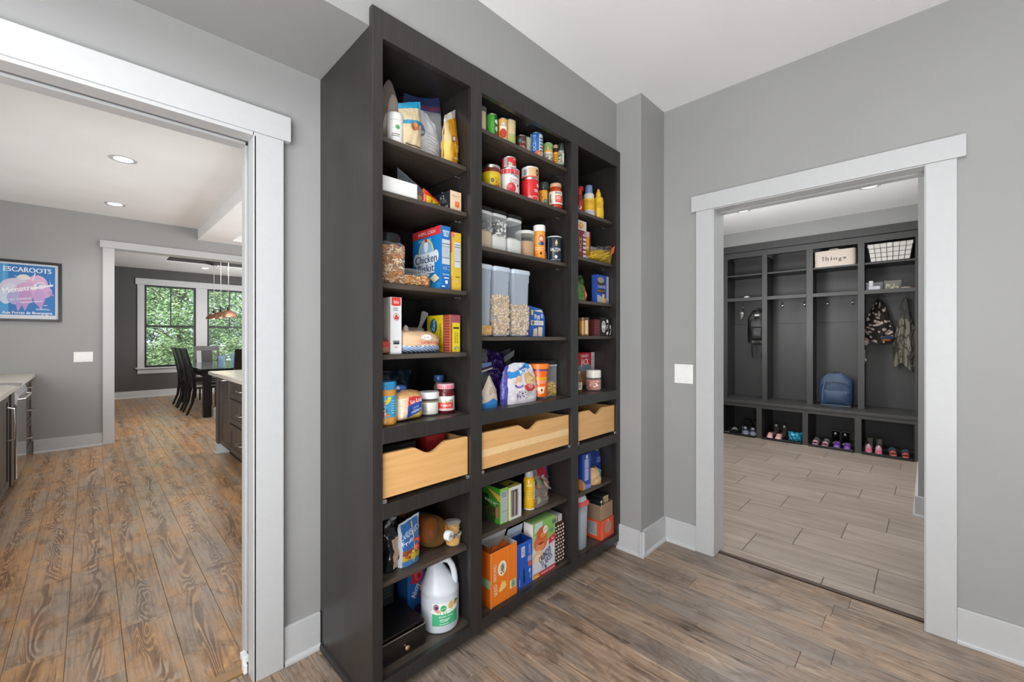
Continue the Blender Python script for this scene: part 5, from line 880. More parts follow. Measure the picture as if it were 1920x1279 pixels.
t, o = pouch('bag with red tomatoes and green tops behind the vegetable chips', 2.100, 1.500, Z, .10, .170, .045, lambda u, v: 'c22f26' if .42 < v < .66 and u > .3 else ('3d5a2a' if v > .66 else '2c2a28'), FILM, .2, lambda u: 1 - .3*abs(u - .5), cr=.008, seed=72, grp=G, art=lambda a, w, h: (a.ell(.0, .085, .018, .016, 'cf3a2e'), a.ell(.018, .072, .012, .012, 'd8493a'), a.ell(.0, .130, .022, .020, '55703a')))
carton('blue cracker box with a gold band on the third far shelf', 2.165, 2.292, 1.424, 1.462, Z, .172, {'l': '2a4fa8', 'f': '2a52b4', 't': '28489a'}, grp=G,
    front=lambda a, w, h: (a.ell(w*.30, h*.76, .046, .030, '4a3a32'), a.ell(w*.32, h*.82, .036, .018, '9a948c'), a.text('TOASTED', w*.40, h*.58, .016, 'd9d3c4', .085), a.rect(w*.02, w*.66, h*.36, h*.50, '2a2622'), a.text('CHEESE ROUND', w*.34, h*.43, .013, 'c9a24a', .080), a.poly([(0, 0), (0, h*.30), (w*.42, h*.22), (w*.42, 0)], 'a9b0ba'), a.rect(w*.42, w*.62, .0, h*.32, 'e0b66a'), a.rect(w*.60, w*.76, .0, h*.18, 'e8a858'), a.rect(w*.80, w, 0, h*.97, 'b9bdd2'), a.lines(w*.82, w*.98, h*.2, h*.9, 9, '9094b0', .3), a.ell(w*.9, .012, .008, .007, '3a6fc4')))
Z = 1.3118
vessel('amber jar with a cream paper seal at the start of the fourth far shelf', 2.040, 1.440, Z, cylp(.036, .095), '8a5a24', 'jar', 'jar', GLOSS, cap=[(.036, .092), (.037, .094), (.037, .106), (0, .107)], capcol='5a4a36', capname='lid', body='jar_body', grp=G, art=lambda a, r, h: (a.rect(.014, .034, .010, .09, 'd3c2a2'), a.rect(-.05, -.02, .01, .09, '3f2a1a'), a.rect(-.02, .012, .012, .085, 'b07a2e')))
carton('narrow dark red box between the amber jar and the black box', 2.110, 2.172, 1.405, 1.48, Z, .098, {'l': '4a1a18', 'f': '561f1d', 't': '3a1614'}, grp=G, front=lambda a, w, h: (a.lines(.006, .05, .01, .09, 5, '7a3a34', .3),))
carton('black box with white round prints on the fourth far shelf', 2.178, 2.294, 1.402, 1.50, Z, .112, {'l': '101113', 'f': '131417', 't': '1a1b1e'}, grp=G,
    front=lambda a, w, h: (a.ell(.024, .056, .022, .036, 'c9c9c6'), a.ell(.024, .056, .015, .028, '9b9b98'), a.ell(.024, .056, .017, .012, 'd9d9d6'), a.ell(.064, .090, .011, .011, 'd3d3d0'), a.ell(.064, .016, .011, .010, 'd3d3d0'), a.text('F', .062, .052, .028, 'dcdcda', None, 0, .001), a.rect(.074, .076, .02, .09, 'b9b9b6'), a.rect(.090, .104, .045, .066, 'c9c9c6'), a.poly([(.090, .004), (.100, .010), (.108, .045), (.104, .045)], 'd0d0cd'), a.rect(.088, .0895, 0, h, '55565a')))
Z = .9798
for x, y, hh, col, lb in ((1.960, 1.470, .165, '2a2420', 'tall dark bottle at the start of the fixed far shelf'), (2.010, 1.452, .125, '6a4a24', 'short brown bottle with a yellow neck on the fixed far shelf')):
    vessel(lb, x, y, Z, [(.022, 0), (.024, .004), (.024, hh*.6), (.012, hh*.8), (.011, hh*.9)], col, cap=[(.0125, hh*.88), (.013, hh*.9), (.013, hh), (0, hh + .001)], capcol='c9a23a' if hh < .15 else '3a2f2a', lab=(.0243, .02, hh*.5, 'c9bfa8'), grp=G, art=lambda a, r, h: a.lines(-.01, .02, .01, .04, 3, '7a6a50'))
carton('red pancake mix box reading Hungry Jack on the fixed far shelf', 2.110, 2.294, 1.530, 1.60, Z, .228, {'l': 'b01d26', 'f': '7a8794', 't': 'a81d26'}, grp=G,
    front=lambda a, w, h: (a.rect(0, w, h*.66, h, 'c3202c'), a.text('HUNGRY', w*.42, h*.91, .020, 'f0e6e4', .082, 0, .0008), a.text('JACK', w*.42, h*.75, .038, 'f0e6e4', .086, 0, .0015), a.rect(w*.80, w, 0, h, 'd3cfcb'), a.lines(w*.82, w*.98, h*.45, h*.9, 7, '9a948f', .3), a.rect(w*.80, w, .0, h*.18, 'c9303a'), a.rect(0, w*.8, 0, h*.2, '3a3f4a'), a.ell(w*.35, h*.30, .035, .045, '9a6a4a')))
vessel('jar of pink candies with a white lid in front of the red pancake box', 2.178, 1.458, Z, [(.040, 0), (.046, .005), (.047, .06), (.044, .072), (.042, .078)], 'd9a8a0', 'jar', 'jar', GLASSY, cap=[(.043, .077), (.046, .080), (.046, .118), (.042, .124), (0, .125)], capcol='e6ded2', capname='lid', inner=[(.038, .004), (.043, .006), (.043, .066), (0, .068)], innercol='c9887a', body='jar_body', grp=G, art=lambda a, r, h: (a.poly([(.0, .02), (.03, .028), (.026, .048), (.004, .044)], 'efe0dc'), a.blobs(-.04, .04, .006, .06, 18, .007, ['d99a90', 'c97a6c', 'e6c2ba', 'b96a5c'])))
Z = .4228
carton('tall blue cereal box with an orange foot at the start of the lower far shelf', 1.994, 2.074, 1.410, 1.50, Z, .205, {'l': '203f92', 'f': '2a4aa2', 't': '2a4aa2'}, grp=G,
    front=lambda a, w, h: (a.rect(.022, .060, .050, .172, 'a9b3d6'), a.lines(.025, .057, .06, .165, 9, '8892bd', .3), a.rect(.024, .058, .118, .1205, '3a4680'), a.ell(.042, h - .018, .010, .012, 'cfd6e8'), a.poly([(0, 0), (w, 0), (w, .02), (.03, .03), (0, .052)], '6f86c9'), a.poly([(0, 0), (.022, 0), (.022, .032), (0, .056)], 'd9924a')),
    left=lambda a, w, h: (a.rect(w*.4, w, 0, .06, 'd9924a'),))
pouch('dark blue family-size cracker bag standing at the back of the lower far shelf', 2.222, 1.490, Z, .145, .195, .06, lambda u, v: 'c98a4a' if (v < .22 and u > .45) else '1d3a8c', FILM, -.05, cr=.004, seed=80, grp=G, art=lambda a, w, h: (a.ell(.028, .178, .014, .014, 'c9a24a'), a.ell(.028, .178, .010, .010, '7a5a22'), a.text('63', .028, .178, .010, 'e8cf8a'), a.text('2 BIG', .026, .125, .014, '8fa6dc', .04), a.text('BAGS', .026, .108, .014, '8fa6dc', .04)))
pouch('open kraft paper bag with a teal edge slumped on the lower far shelf', 2.145, 1.430, Z, .105, .115, .05, lambda u, v: '1f1a18' if v > .86 and u < .5 else ('4f8f98' if u > .82 - .3*(1 - v) and v > .45 else 'c9a578'), PAPER, -.2, lambda u: 1.0 - .55*max(0, u - .35), cr=.006, seed=81, grp=G)
Z = .0888
t = thing('cereal_keeper', 'tall frosted pitcher keeper with a pink flip lid on the bottom far shelf', 'container', (2.000, 1.452, Z), 0, G)
MB().lathe([(.034, 0), (.037, .005), (.042, .245), (.044, .255)], seg=28, squ=5, sy=1.3).build('keeper_body', MILKY, t)
MB().lathe([(.032, .003), (.034, .006), (.039, .215), (0, .218)], c('c9c6c4'), 24, squ=5, sy=1.3).build('contents', MATTE, t)
MB().lathe([(.046, .250), (.049, .253), (.049, .268), (.044, .274), (.030, .276)], c('d95a5e'), 28, squ=5, sy=1.3).build('lid_ring', GLOSS, t); MB().lathe([(.042, .274), (.036, .300), (.016, .306), (0, .306)], c('b9aeb2'), 28, squ=5, sy=1.2).build('flip_lid', GLOSS, t)
carton('orange-red shipping carton with an oval cut-out on the bottom far shelf', 2.150, 2.293, 1.386, 1.53, Z, .112, {'l': 'd8502c', 'f': 'e2593a', 't': 'c94e30'}, grp=G, left=lambda a, w, h: (a.rect(w*.35, w*.8, .02, .10, 'a3a6aa'), a.lines(w*.38, w*.78, .03, .095, 6, '6a6d72', .35)), front=lambda a, w, h: (a.ell(.078, .062, .036, .036, 'e88a6a', 18), a.ell(.078, .062, .033, .033, 'a58a72', 18), a.ell(.078, .102, .007, .006, 'efb09a'), a.poly([(0, 0), (.03, 0), (.016, .05), (0, .1)], 'e9714e')))
t = carton('plain brown cardboard box stacked on the orange-red carton', 2.152, 2.291, 1.392, 1.53, Z + .1128, .092, {'l': '8a7058', 'f': 'a1856a', 't': 'a1856a'}, open_top=True, inside='7a624c', grp=G, front=lambda a, w, h: (a.text('fresh', .075, .050, .008, '84694f', .03), a.rect(0, w, .0, .002, '7a6048')))
carton('black tea box with a green stripe in the brown cardboard box', 2.160, 2.200, 1.405, 1.50, Z + .1145, .115, {'l': '15181a', 'f': '17191b', 't': '1d2022'}, grp=G, front=lambda a, w, h: (a.rect(.016, .030, .01, .105, '5aa04a'), a.rect(.016, .030, .07, .085, 'b9d6b0'), a.ell(.022, h - .010, .010, .008, 'd9d3c2')))
carton('kraft-faced black tea box leaning in the brown cardboard box', 2.208, 2.272, 1.412, 1.50, Z + .1145, .125, {'l': '1b2022', 'f': 'bfa880', 't': '23282a'}, grp=G, front=lambda a, w, h: (a.lines(.008, .05, h - .045, h - .008, 4, '9a845c', .3), a.rect(0, .006, 0, h, '2a4a5a')))
# ---------------------------------------------------------------- mudroom lockers and what is on them
LK = stain('charcoal_locker_paint', c('3a3a3a'), c('434242'), .45)
lk = thing('mudroom_lockers', 'charcoal built-in mudroom lockers with four bays, bench and shoe cubbies', 'lockers', (0, 0, 0))
XU, XL, XW = 6.360, 6.110, 6.755
L = lambda b, n, bev=.0015, parent=None: b.build(n, LK, parent or lk, bevel=bev)
PU = [(.086, .104), (.530, .591), (1.025, 1.093), (1.527, 1.588), (2.020, 2.085)]
PL = [(.062, .106), (.536, .596), (1.035, 1.091), (1.529, 1.590), (2.030, 2.085)]
for (a, b), (d, e) in zip(PU, PL):
    L(MB().box(XU, XU + .022, a, b, .465, 2.405), 'face_stile'); L(MB().box(XL, XL + .022, d, e, 0, .388), 'face_stile')
    m = (a + b)/2; n = (d + e)/2
    L(MB().box(XU + .022, XW, m - .010, m + .010, .465, 2.40), 'divider_panel'); L(MB().box(XL + .022, XW, n - .010, n + .010, 0, .43), 'divider_panel')
L(MB().box(XW, XW + .015, .07, 2.085, 0, 2.50), 'back_panel')
for i in range(4):                                        # seam board low on each back
    a, b = PU[i][1] - .02, PU[i+1][0] + .02; L(MB().box(XW - .012, XW, a, b, 1.50, 1.80), 'hook_rail')
L(MB().box(XL - .012, XW, .062, 2.085, .430, .466), 'bench_top', .004); L(MB().box(XL, XL + .022, .062, 2.085, .388, .430), 'bench_apron')
L(MB().box(XU, XU + .022, .086, 2.085, 2.405, 2.480), 'top_rail'); L(MB().box(XU - .016, XU + .03, .070, 2.085, 2.484, 2.575), 'crown_board', .004)
for i in range(4): L(MB().box(XU, XU + .022, PU[i][1], PU[i+1][0], 1.808, 1.853), 'mid_rail')
L(MB().box(XU + .022, XW, .104, 2.02, 1.835, 1.8529), 'hat_shelf'); L(MB().box(XU + .03, XW, .09, 2.08, 2.462, 2.48), 'top_panel')
for i in range(4): L(MB().box(XU + .012, XW, PU[i][1] - .02, PU[i+1][0] + .02, 2.152, 2.172), 'upper_shelf')
HK = mat('hook_nickel', (.62, .60, .57), .25, 1)
hb = MB().lathe([(.009, 0), (.010, .003), (.008, .006)], seg=12).xf(Matrix.Rotation(-PI/2, 4, 'Y')); hb.tube([(-.004, 0, .004), (-.022, 0, .006), (-.040, 0, .020), (-.046, 0, .036)], .0038, 8).tube([(-.004, 0, -.006), (-.016, 0, -.022), (-.030, 0, -.028), (-.042, 0, -.018)], .0042, 8).ball(-.046, 0, .040, .006, .006, .006).ball(-.044, 0, -.014, .0065, .0065, .0065)
hm = hb.mesh('coat_hook', HK)
for i in range(4):
    for f in (.22, .80):
        a, b = PU[i][1], PU[i+1][0]; link('coat_hook', hm, lk, (XW - .013, b - (b - a)*f, 1.745))
MG = 'things in the mudroom lockers'
def at(b, f): a, e = PU[b][1], PU[b+1][0]; return e - (e - a)*f     # b: bay from the right end, f across it from the left
# top shelf: canvas bin, wire basket
t = thing('canvas_bin', 'cream canvas bin lettered Things on the top locker shelf', 'storage bin', (6.50, .815, 2.1728), 0, MG)
CAN = painted('cream_canvas', .9, bump=.4, nscale=260)
def soft(t_, w, d, h, col, m, nm, seed, amp, sag=0.0, thick=8):
    b = MB(c(col)); sd = Vector((seed, 2*seed, 0))
    def S(u, v):
        a = 2*PI*u; ca, sa = math.cos(a), math.sin(a); q = 1/max(.2, (abs(ca)**thick + abs(sa)**thick)**(1/thick)); z = v*h
        n = noise.noise_vector(Vector((ca*2, sa*2, v*3)) + sd)*amp
        return (d/2*ca*q + n.x, w/2*sa*q + n.y, max(0, z*(1 - sag*math.cos(2*a)*v)) + (n.z if v > .05 else 0))
    b.grid(S, 40, 12, None); rim = [S(i/40, 1) for i in range(40)]; b.add(rim + [(x*.9, y*.95, z - .012) for x, y, z in rim], [(i, (i+1) % 40, 40 + (i+1) % 40, 40 + i) for i in range(40)], None, True); b.add([(x*.9, y*.95, z - .012) for x, y, z in rim], [tuple(range(40))])
    return b.build(nm, m, t_, sharp=60)
soft(t, .405, .24, .195, 'd6c8bd', CAN, 'bin_body', 3, .006)
a = Art(on_face((-.1235, .2, 0), (0, -1, 0), (0, 0, 1)), .0012)
for ch, x, s in (('T', .090, 1), ('h', .130, 1), ('i', .172, 1), ('n', .210, .78), ('g', .256, .95), ('s', .300, .78)): a.text(ch, x, .100 - (.012 if ch == 'g' else (.006 if s < .9 else 0)), .046*s, '57504a', .030 if ch not in 'i' else .010, 0, .0014)
for x in (.090, .119, .141, .172, .200, .220): a.rect(x - .007, x + .007, .074, .0775, '57504a', 2)
a.build('lettering', t)
for x in (-.10,): MB().tube([(x, .07, .185), (x - .006, .04, .205), (x - .006, -.02, .210), (x, -.06, .188)], .006, 6, c('cdbfb2')).build('handle', CAN, t)
t = thing('wire_basket', 'black wire basket lined with white cloth on the top locker shelf', 'basket', (6.48, .312, 2.1728), 0, MG)
W0, W1, D0, D1, BH = .165, .195, .10, .125, .205
ln = MB(c('d9d6d0')); 
def tap(k, g=0): f = k/BH; return D0 + (D1 - D0)*f - g, W0 + (W1 - W0)*f - g
def ringp(z, g=0): d, w_ = tap(z, g); return [(-d, -w_, z), (d, -w_, z), (d, w_, z), (-d, w_, z)]
vs = ringp(.003, .004) + ringp(BH, .004); ln.add(vs, [(0, 1, 2, 3)] + [(i, (i+1) % 4, (i+1) % 4 + 4, i + 4) for i in range(4)])
vs = ringp(BH, .004) + ringp(BH - .035, -.005); ln.add(vs, [(i, (i+1) % 4, (i+1) % 4 + 4, i + 4) for i in range(4)])
ln.add(ringp(BH*.8, .006), [(0, 1, 2, 3)]); ln.build('liner', CAN, t)
wr = MB(c('26251f'))
for z in (.004, .05, .10, .15, BH):
    p = ringp(z, -.003); wr.tube(p, .0022 if z < BH else .004, 5, None, True)
for k in range(8):
    y = -1 + 2*k/7; wr.tube([(-D0 - .003, y*W0, .004), (-D1 - .003, y*W1, BH)], .0019, 5)
    if k < 5: x = -1 + 2*k/4; wr.tube([(x*D0, -W0 - .003, .004), (x*D1, -W1 - .003, BH)], .0019, 5)
wr.build('wire_frame', MATTE, t)
MB().box(-.13, -.125, -.018, .018, .155, .207, c('dcd9d2')).build('cloth_tie', CAN, t)
# hat shelf bits
t = thing('phone_charger', 'small white charger puck on the hat shelf of the darkest bay', 'charger', (6.45, 1.80, 1.8538), .4, MG); MB().lathe([(.030, 0), (.034, .006), (.032, .022), (.02, .026), (0, .026)], c('dcdcdc'), 20, sx=1.2).build('puck', GLOSS, t); MB().tube([(.03, -.02, .004), (.08, -.06, .004), (.11, -.04, .004)], .003, 6, c('c9c9c9')).build('cable', GLOSS, t)
t = thing('clear_bin', 'clear box of white cloths on the hat shelf below the wire basket', 'storage box', (6.47, .448, 1.8538), 0, MG)
soft(t, .155, .18, .085, 'c9cace', BAGCLEAR, 'bin_body', 5, .004); MB().box(-.07, .06, -.055, .05, .004, .045, c('cfd0d6')).box(-.05, .04, .01, .05, .045, .11, c('d6d6d6')).build('folded_cloths', CAN, t, bevel=.008)
t, o = pouch('clear zip bag of cream and white trinkets beside the clear box', 6.44, .292, 1.8538, .145, .10, .07, lambda u, v: 'c3c0b2', BAGCLEAR, -PI/2, kind='stand', cr=.008, seed=90, grp=MG)
lump(t, 'trinkets', GLOSS, lambda r: (r.uniform(-.055, .055), r.uniform(-.015, .015), r.uniform(.01, .055)), 40, .010, ['dcd9c9', 'c9b98a', 'e3e3df', 'a8a89a'], 'ball', 9)
t = thing('sunglasses_pouch', 'small rumpled red and white cloth on the hat shelf by the end panel', 'cloth', (6.45, .170, 1.8538), .5, MG); MB().ball(0, .01, .010, .02, .05, .010, c('c9b9b4')).ball(0, -.045, .008, .012, .030, .008, c('8a2f35')).build('cloth', CLOTH, t)
# hanging bags
BLK = painted('black_nylon', .42, bump=.4, nscale=80)
def pack(label, loc, w, d, h, col, dk, rot, m, seed, straps=True, pocket=True, cat='backpack', pat=None):
    t = thing('backpack', label, cat, loc, rot, MG); b = MB(); sd = Vector((seed, seed*.7, 3))
    def S(u, v):
        a = 2*PI*u; ca, sa = math.cos(a), math.sin(a); q = 1/max(.2, (abs(ca)**4 + abs(sa)**4)**.25); f = (1 - max(0, (v - .62)/.38)**2.4*.55) * (1 - .06*max(0, .25 - v)*4)
        n = noise.noise_vector(Vector((ca*1.6, sa*1.6, v*3.2)) + sd)*.014 + noise.noise_vector(Vector((ca*5, sa*5, v*9)) + sd)*.005
        return (d/2*ca*q*f*(1.1 - .35*v) + n.x, w/2*sa*q*f + n.y, v*h + n.z*(1 if v > .05 else 0))
    b.grid(S, 36, 26, pat or (lambda u, v: c(col))); top = [S(i/36, 1) for i in range(36)]; b.add(top, [tuple(range(36))], (c(col))); b.add([S(i/36, 0) for i in range(36)][::-1], [tuple(range(36))], c(dk))
    b.build('pack_body', m, t, sharp=80)
    if pocket:
        p = MB(); p.grid(lambda u, v: (-d*.52 - .030*math.sin(PI*v)**.5*(1 - abs(2*u-1)**4) + .0, (.5 - u)*w*.78, h*(.08 + .42*v)), 18, 14, (lambda u, v: c(col)) if not pat else (lambda u, v: pat(u*.4 + .3, v*.4))); p.build('front_pocket', m, t, sharp=80)
        MB().tube([(-d*.47, w*.42, h*.60), (-d*.52, w*.30, h*.72), (-d*.50, 0, h*.76), (-d*.52, -w*.30, h*.72), (-d*.47, -w*.42, h*.60)], .004, 6, c(dk)).build('zipper', BLK, t)
    MB().tube([(0, w*.12, h*.97), (0, w*.08, h*1.06), (0, -w*.08, h*1.06), (0, -w*.12, h*.97)], .007, 6, c(dk)).build('grab_loop', BLK, t)
    return t
pack('black nylon backpack hanging in the darkest locker bay', (6.60, 1.700, 1.225), .235, .15, .46, '181818', '0e0e0e', .15, BLK, 3)
t = find('black nylon backpack'); MB().box(-.10, -.085, -.03, .03, .375, .40, c('c9c9c9')).build('tag', GLOSS, t, bevel=.004)
for y in (-.06, .06): MB().tube([(-.03, y, .02), (-.04, y*1.1, -.10), (-.02, y*.9, -.20)], .009, 6, c('101010')).build('strap', BLK, t)
t = thing('key_ring', 'bunch of keys hanging from the hook beside the black backpack', 'keys', (6.690, 1.925, 1.70), 0, MG); kb = MB(c('b9b7b0'))
kb.tube([(0, .014*math.cos(a*PI/4), -.01 + .014*math.sin(a*PI/4)) for a in range(8)], .0018, 5, None, True)
for k, y in enumerate((-.012, 0, .012)): kb.box(-.004 - .003*k, -.002 - .003*k, y - .008, y + .008, -.055, -.028).box(-.004 - .003*k, -.002 - .003*k, y - .004, y + .004, -.09 - .02*k, -.055)
kb.build('keys', HK, t)
pack('navy blue school backpack sitting on the locker bench', (6.44, .800, .4668), .33, .19, .395, '2c405c', '1b2a40', .0, painted('navy_canvas', .55, bump=.4, nscale=70), 8)
t = find('navy blue school'); MB().tube([(-.098, .125, .05), (-.115, .118, .20), (-.10, .10, .31)], .0035, 5, c('6f829c')).tube([(-.10, -.11, .05), (-.112, -.105, .20)], .003, 5, c('6f829c')).build('piping', GLOSS, t); MB().box(-.10, .085, -.150, .150, -.0002, .022, c('3a3f45')).build('base_panel', BLK, t, bevel=.008)
# jackets: folded cloth hanging from one hook
def jacket(label, y, z1, w, h, colfn, m, seed, d=.10):
    t = thing('hanging_jacket', label, 'jacket', (6.688, y, z1), 0, MG); b = MB(); sd = Vector((seed, 1, 2))
    def S(u, v, s):
        ww = w*(.10 + .90*min(1, (v*1.5)**.75)) * (1 - .10*max(0, v - .75)*4); x = s*d*(.25 + .55*min(1, v*1.6))*math.sin(PI*min(1, max(0, u)))**.6
        n = noise.noise_vector(Vector((u*3, v*2.2, s)) + sd)*.022 + noise.noise_vector(Vector((u*9, v*4, s)) + sd)*.008
        f = .014*math.sin(u*17 + v*3 + seed)*min(1, v*2)
        return ((x if s < 0 else 0) + n.x*.7 + (f if s < 0 else 0), (.5 - u)*ww + n.y*.6, -v*h*(1 + .06*math.sin(u*6 + seed)) + n.z*.5)
    b.grid(lambda u, v: S(u, v, -1), 110, 150, colfn); b.grid(lambda u, v: S(u, v, .2), 24, 30, colfn, flip=True)
    b.build('jacket_body', m, t, sharp=80); return t
fr = random.Random(21); FL = [(fr.uniform(0, 1), fr.uniform(.05, 1), fr.uniform(.035, .075), fr.uniform(.018, .036)) for _ in range(60)]
def floral(u, v):
    for x, y, a, b in FL:
        if ((u - x)/a)**2 + ((v - y)/b)**2 < 1: return c('c9b6ab') if ((u - x)/a)**2 + ((v - y)/b)**2 < .75 else c('a3928a')
    return c('26221f')
t = jacket('dark floral jacket with pale pink blossoms hanging in the last bay', .425, 1.755, .29, .50, floral, CLOTH, 4)
MB().tube([(-.05, .125, -.46), (-.052, .128, -.60), (-.045, .125, -.76), (-.05, .127, -.88)], [.012, .009, .007, .004], 6, [c('b9aca4') if (i//6) % 2 else c('2b2724') for i in range(18)] ).build('printed_strap', CLOTH, t); MB().lathe([(.017, -.006), (.022, 0), (.017, .006)], c('cfc9c2'), 14).xf(Matrix.Rotation(PI/2, 4, 'Y')).build('ring_charm', GLOSS, t, (-.055, .127, -.72)); MB().ball(-.05, .12, -.50, .016, .032, .05, c('c2ada2')).ball(-.062, .118, -.47, .008, .012, .016, c('c4694a')).build('plush_charm', CLOTH, t)
def camo(u, v):
    n = noise.noise(Vector((u*5, v*7, 2))); k = noise.noise(Vector((u*11, v*14, 7)))
    if v < .30: return c('4a4a47') if n < .1 else c('5a5a56')
    return c('7a7468') if n > .12 else (c('56534a') if k > .1 else (c('3f3e39') if n > -.15 else c('8a8478')))
jacket('grey and tan camouflage jacket hanging by the end panel of the last bay', .195, 1.760, .21, .80, camo, CLOTH, 9, .09)
t = thing('fabric_cap', 'small orange and navy cap tucked between the two hanging jackets', 'cap', (6.53, .335, 1.265), .2, MG); MB().ball(0, 0, .03, .05, .07, .03, c('23304a')).ball(-.05, .02, .008, .04, .045, .010, c('b0622a')).build('crown_and_brim', CLOTH, t)
# boot trays and shoes
RUB = mat('black_rubber_tray', c('121213'), .5)
def tray(label, y0, y1):
    w_ = y1 - y0; t = thing('boot_tray', label, 'tray', (6.245, (y0 + y1)/2, .0005), 0, 'boot trays'); b = MB()
    b.box(-.155, .155, -w_/2, w_/2, 0, .005); q = [(-.155, -w_/2), (.155, -w_/2), (.155, w_/2), (-.155, w_/2)]
    b.tube([(x, y, .022) for x, y in q], .008, 6, None, True); b.box(-.163, -.153, -w_/2, w_/2, 0, .024).box(.150, .160, -w_/2, w_/2, 0, .024).box(-.155, .155, -w_/2 - .005, -w_/2 + .004, 0, .024).box(-.155, .155, w_/2 - .004, w_/2 + .005, 0, .024)
    b.build('tray_body', RUB, t, bevel=.002); return t
for (a, b), lb in zip(((1.60, 2.02), (1.10, 1.52), (.605, 1.025), (.115, .527)), ('holding navy sneakers in the darkest cubby', 'holding pink slippers and a teal pouch', 'holding purple clogs and pink slides', 'holding coral slides and pale shoes')):
    tray('black rubber boot tray ' + lb, a, b)
SG = 'shoes in the locker cubbies'
def shoe(label, x, y, rot, L_, kind, up, sole, acc, pair):
    t = thing({'boot': 'boot', 'slide': 'slide_sandal', 'clog': 'clog'}.get(kind, 'sneaker'), label, 'shoe', (x + .034, y, .0062), rot, pair); w_ = L_*.36
    def out(s, k=1.0):                                    # sole outline, toe toward -x
        a = 2*PI*s; xx = -math.cos(a); yy = math.sin(a); f = .5*w_*(1.0 if xx < 0 else .86)*k; return (xx*L_/2*k, yy*f*(1 - .10*xx))
    n = 20; b = MB(c(sole)); th = .022 if kind != 'boot' else .026
    b.prism([out(i/n) for i in range(n)], 'z', 0, th, None); b.build('sole', GLOSS if kind != 'sneaker' else MATTE, t, bevel=.003)
    u = MB(c(up))
    if kind == 'slide':
        u.grid(lambda a, v: (-L_*.30 + v*L_*.36, w_*.50*math.cos(PI*a), th*.6 + (.034 + .014*v)*math.sin(PI*a)), 14, 6); u.build('strap', GLOSS, t)
        MB(c(acc)).prism([out(i/n, .88) for i in range(n)], 'z', th - .001, th + .004).build('footbed', MATTE, t)
    else:
        hh = {'boot': .080, 'clog': .062, 'sneaker': .078}[kind]
        def S(a, v):                                       # a across from side to side, v from toe to heel
            x = (v - .5)*L_*.97; e = max(0, min(1, min(v/.16, (1 - v)/.10))); e = math.sqrt(1 - (1 - e)**2); wd = w_*.5*.97*(1.0 - .12*max(0, v - .35))*(.30 + .70*e)
            ht = (hh*(.50 + .50*min(1, (v/.55))**1.6))*e; p = PI*a
            return (x + .004*math.sin(p), wd*math.cos(p), th*.7 + ht*math.sin(p)**.75)
        def hue(a, v):
            d = abs(a - .5)
            if kind != 'boot' and .50 < v < .90 and d < .17: return c('141314')
            if kind != 'boot' and .46 < v < .94 and d < .23: return c(acc)
            if kind == 'sneaker' and (v < .14 or .30 < d < .36): return c(acc)
            return c(up)
        u.grid(S, 26, 34, hue); u.build('upper', GLOSS if kind == 'clog' or up == '0c0c0d' else CLOTH, t, sharp=70)
        if kind == 'boot':
            sh = MB(c(up)); H2 = .15 if L_ > .17 else .125; sh.lathe([(w_*.47, .03), (w_*.46, .075), (w_*.50, H2), (w_*.53, H2 + .006), (w_*.47, H2 + .004), (w_*.42, .09), (0, .085)], [c(up)]*3 + [c(acc if acc != 'd9d9d9' else up)] + [c('151312')]*2, 22, L_*.20, 0, True, 1.12, 1.0); sh.build('shaft', GLOSS if up == '0c0c0d' else CLOTH, t)
        if kind == 'sneaker':
            lc = MB(c('d9d9d9'))
            for i in range(4): lc.tube([(-L_*.20 + i*L_*.055, -w_*.16, th + .050 + i*.005), (-L_*.20 + i*L_*.055, 0, th + .058 + i*.005), (-L_*.20 + i*L_*.055, w_*.16, th + .050 + i*.005)], .0028, 5)
            lc.build('laces', MATTE, t)
        if kind == 'boot' and acc in ('d9d9d9', 'c9c9c9'): MB(c(acc)).ball(L_*.20 - w_*.56, 0, .135, .008, .012, .016).build('pull_tab', CLOTH, t)
    return t
def pair(label, x, y, gap, rot, *a):
    for k, s in enumerate((-1, 1)): shoe('%s shoe of the ' % ('left' if k else 'right') + label, x + (.012 if k else 0), y + s*gap/2, rot + s*.04, *a, 'shoe pairs in the locker cubbies')
pair('navy sneakers with thick white soles in the darkest cubby', 6.205, 1.715, .098, .35, .235, 'sneaker', '2a3145', 'd6d2ca', '7d8294')
shoe('black slide sandal with a pale band beside the navy sneakers', 6.24, 1.90, .25, .23, 'slide', 'b5b5b8', '19191b', '1d1d1f', SG); shoe('black and white slide sandal at the front of the darkest cubby', 6.155, 1.965, .1, .20, 'slide', '17171a', 'c9b9b0', '201f20', SG)
pair('tall dark boots at the back of the darkest cubby', 6.42, 1.74, .11, 0, .25, 'boot', '2a2523', '1a1817', '4a4441')
pair('pink and white slippers in the second cubby', 6.165, 1.405, .100, .10, .195, 'clog', 'd9a9a6', 'e0d2cc', 'b9545c')
pair('small brown boots with white pull tabs in the second cubby', 6.36, 1.385, .095, 0, .185, 'boot', '4f463f', '2c2724', 'd9d9d9')
t, o = pouch('shiny teal drawstring pouch on the boot tray in the second cubby', 6.225, 1.185, .0062, .145, .115, .12, lambda u, v: '1f7f9f' if (int(u*9 + v*4) % 3) else '4fb0cc', painted('teal_satin', .2, bump=.4), -PI/2, kind='pillow', cr=.010, seed=95, grp=SG)
pair('pale pink slides at the front of the third cubby', 6.150, .925, .098, .05, .185, 'slide', 'd3a3b4', 'dcb4c2', 'c48fa4')
pair('purple lilac-trimmed clogs in the third cubby', 6.155, .715, .100, .05, .195, 'clog', '6a4296', '54337a', '9a74c4')
pair('shiny black ankle boots in the third cubby', 6.33, .755, .095, .0, .20, 'boot', '0c0c0d', '0a0a0b', 'c9c9c9')
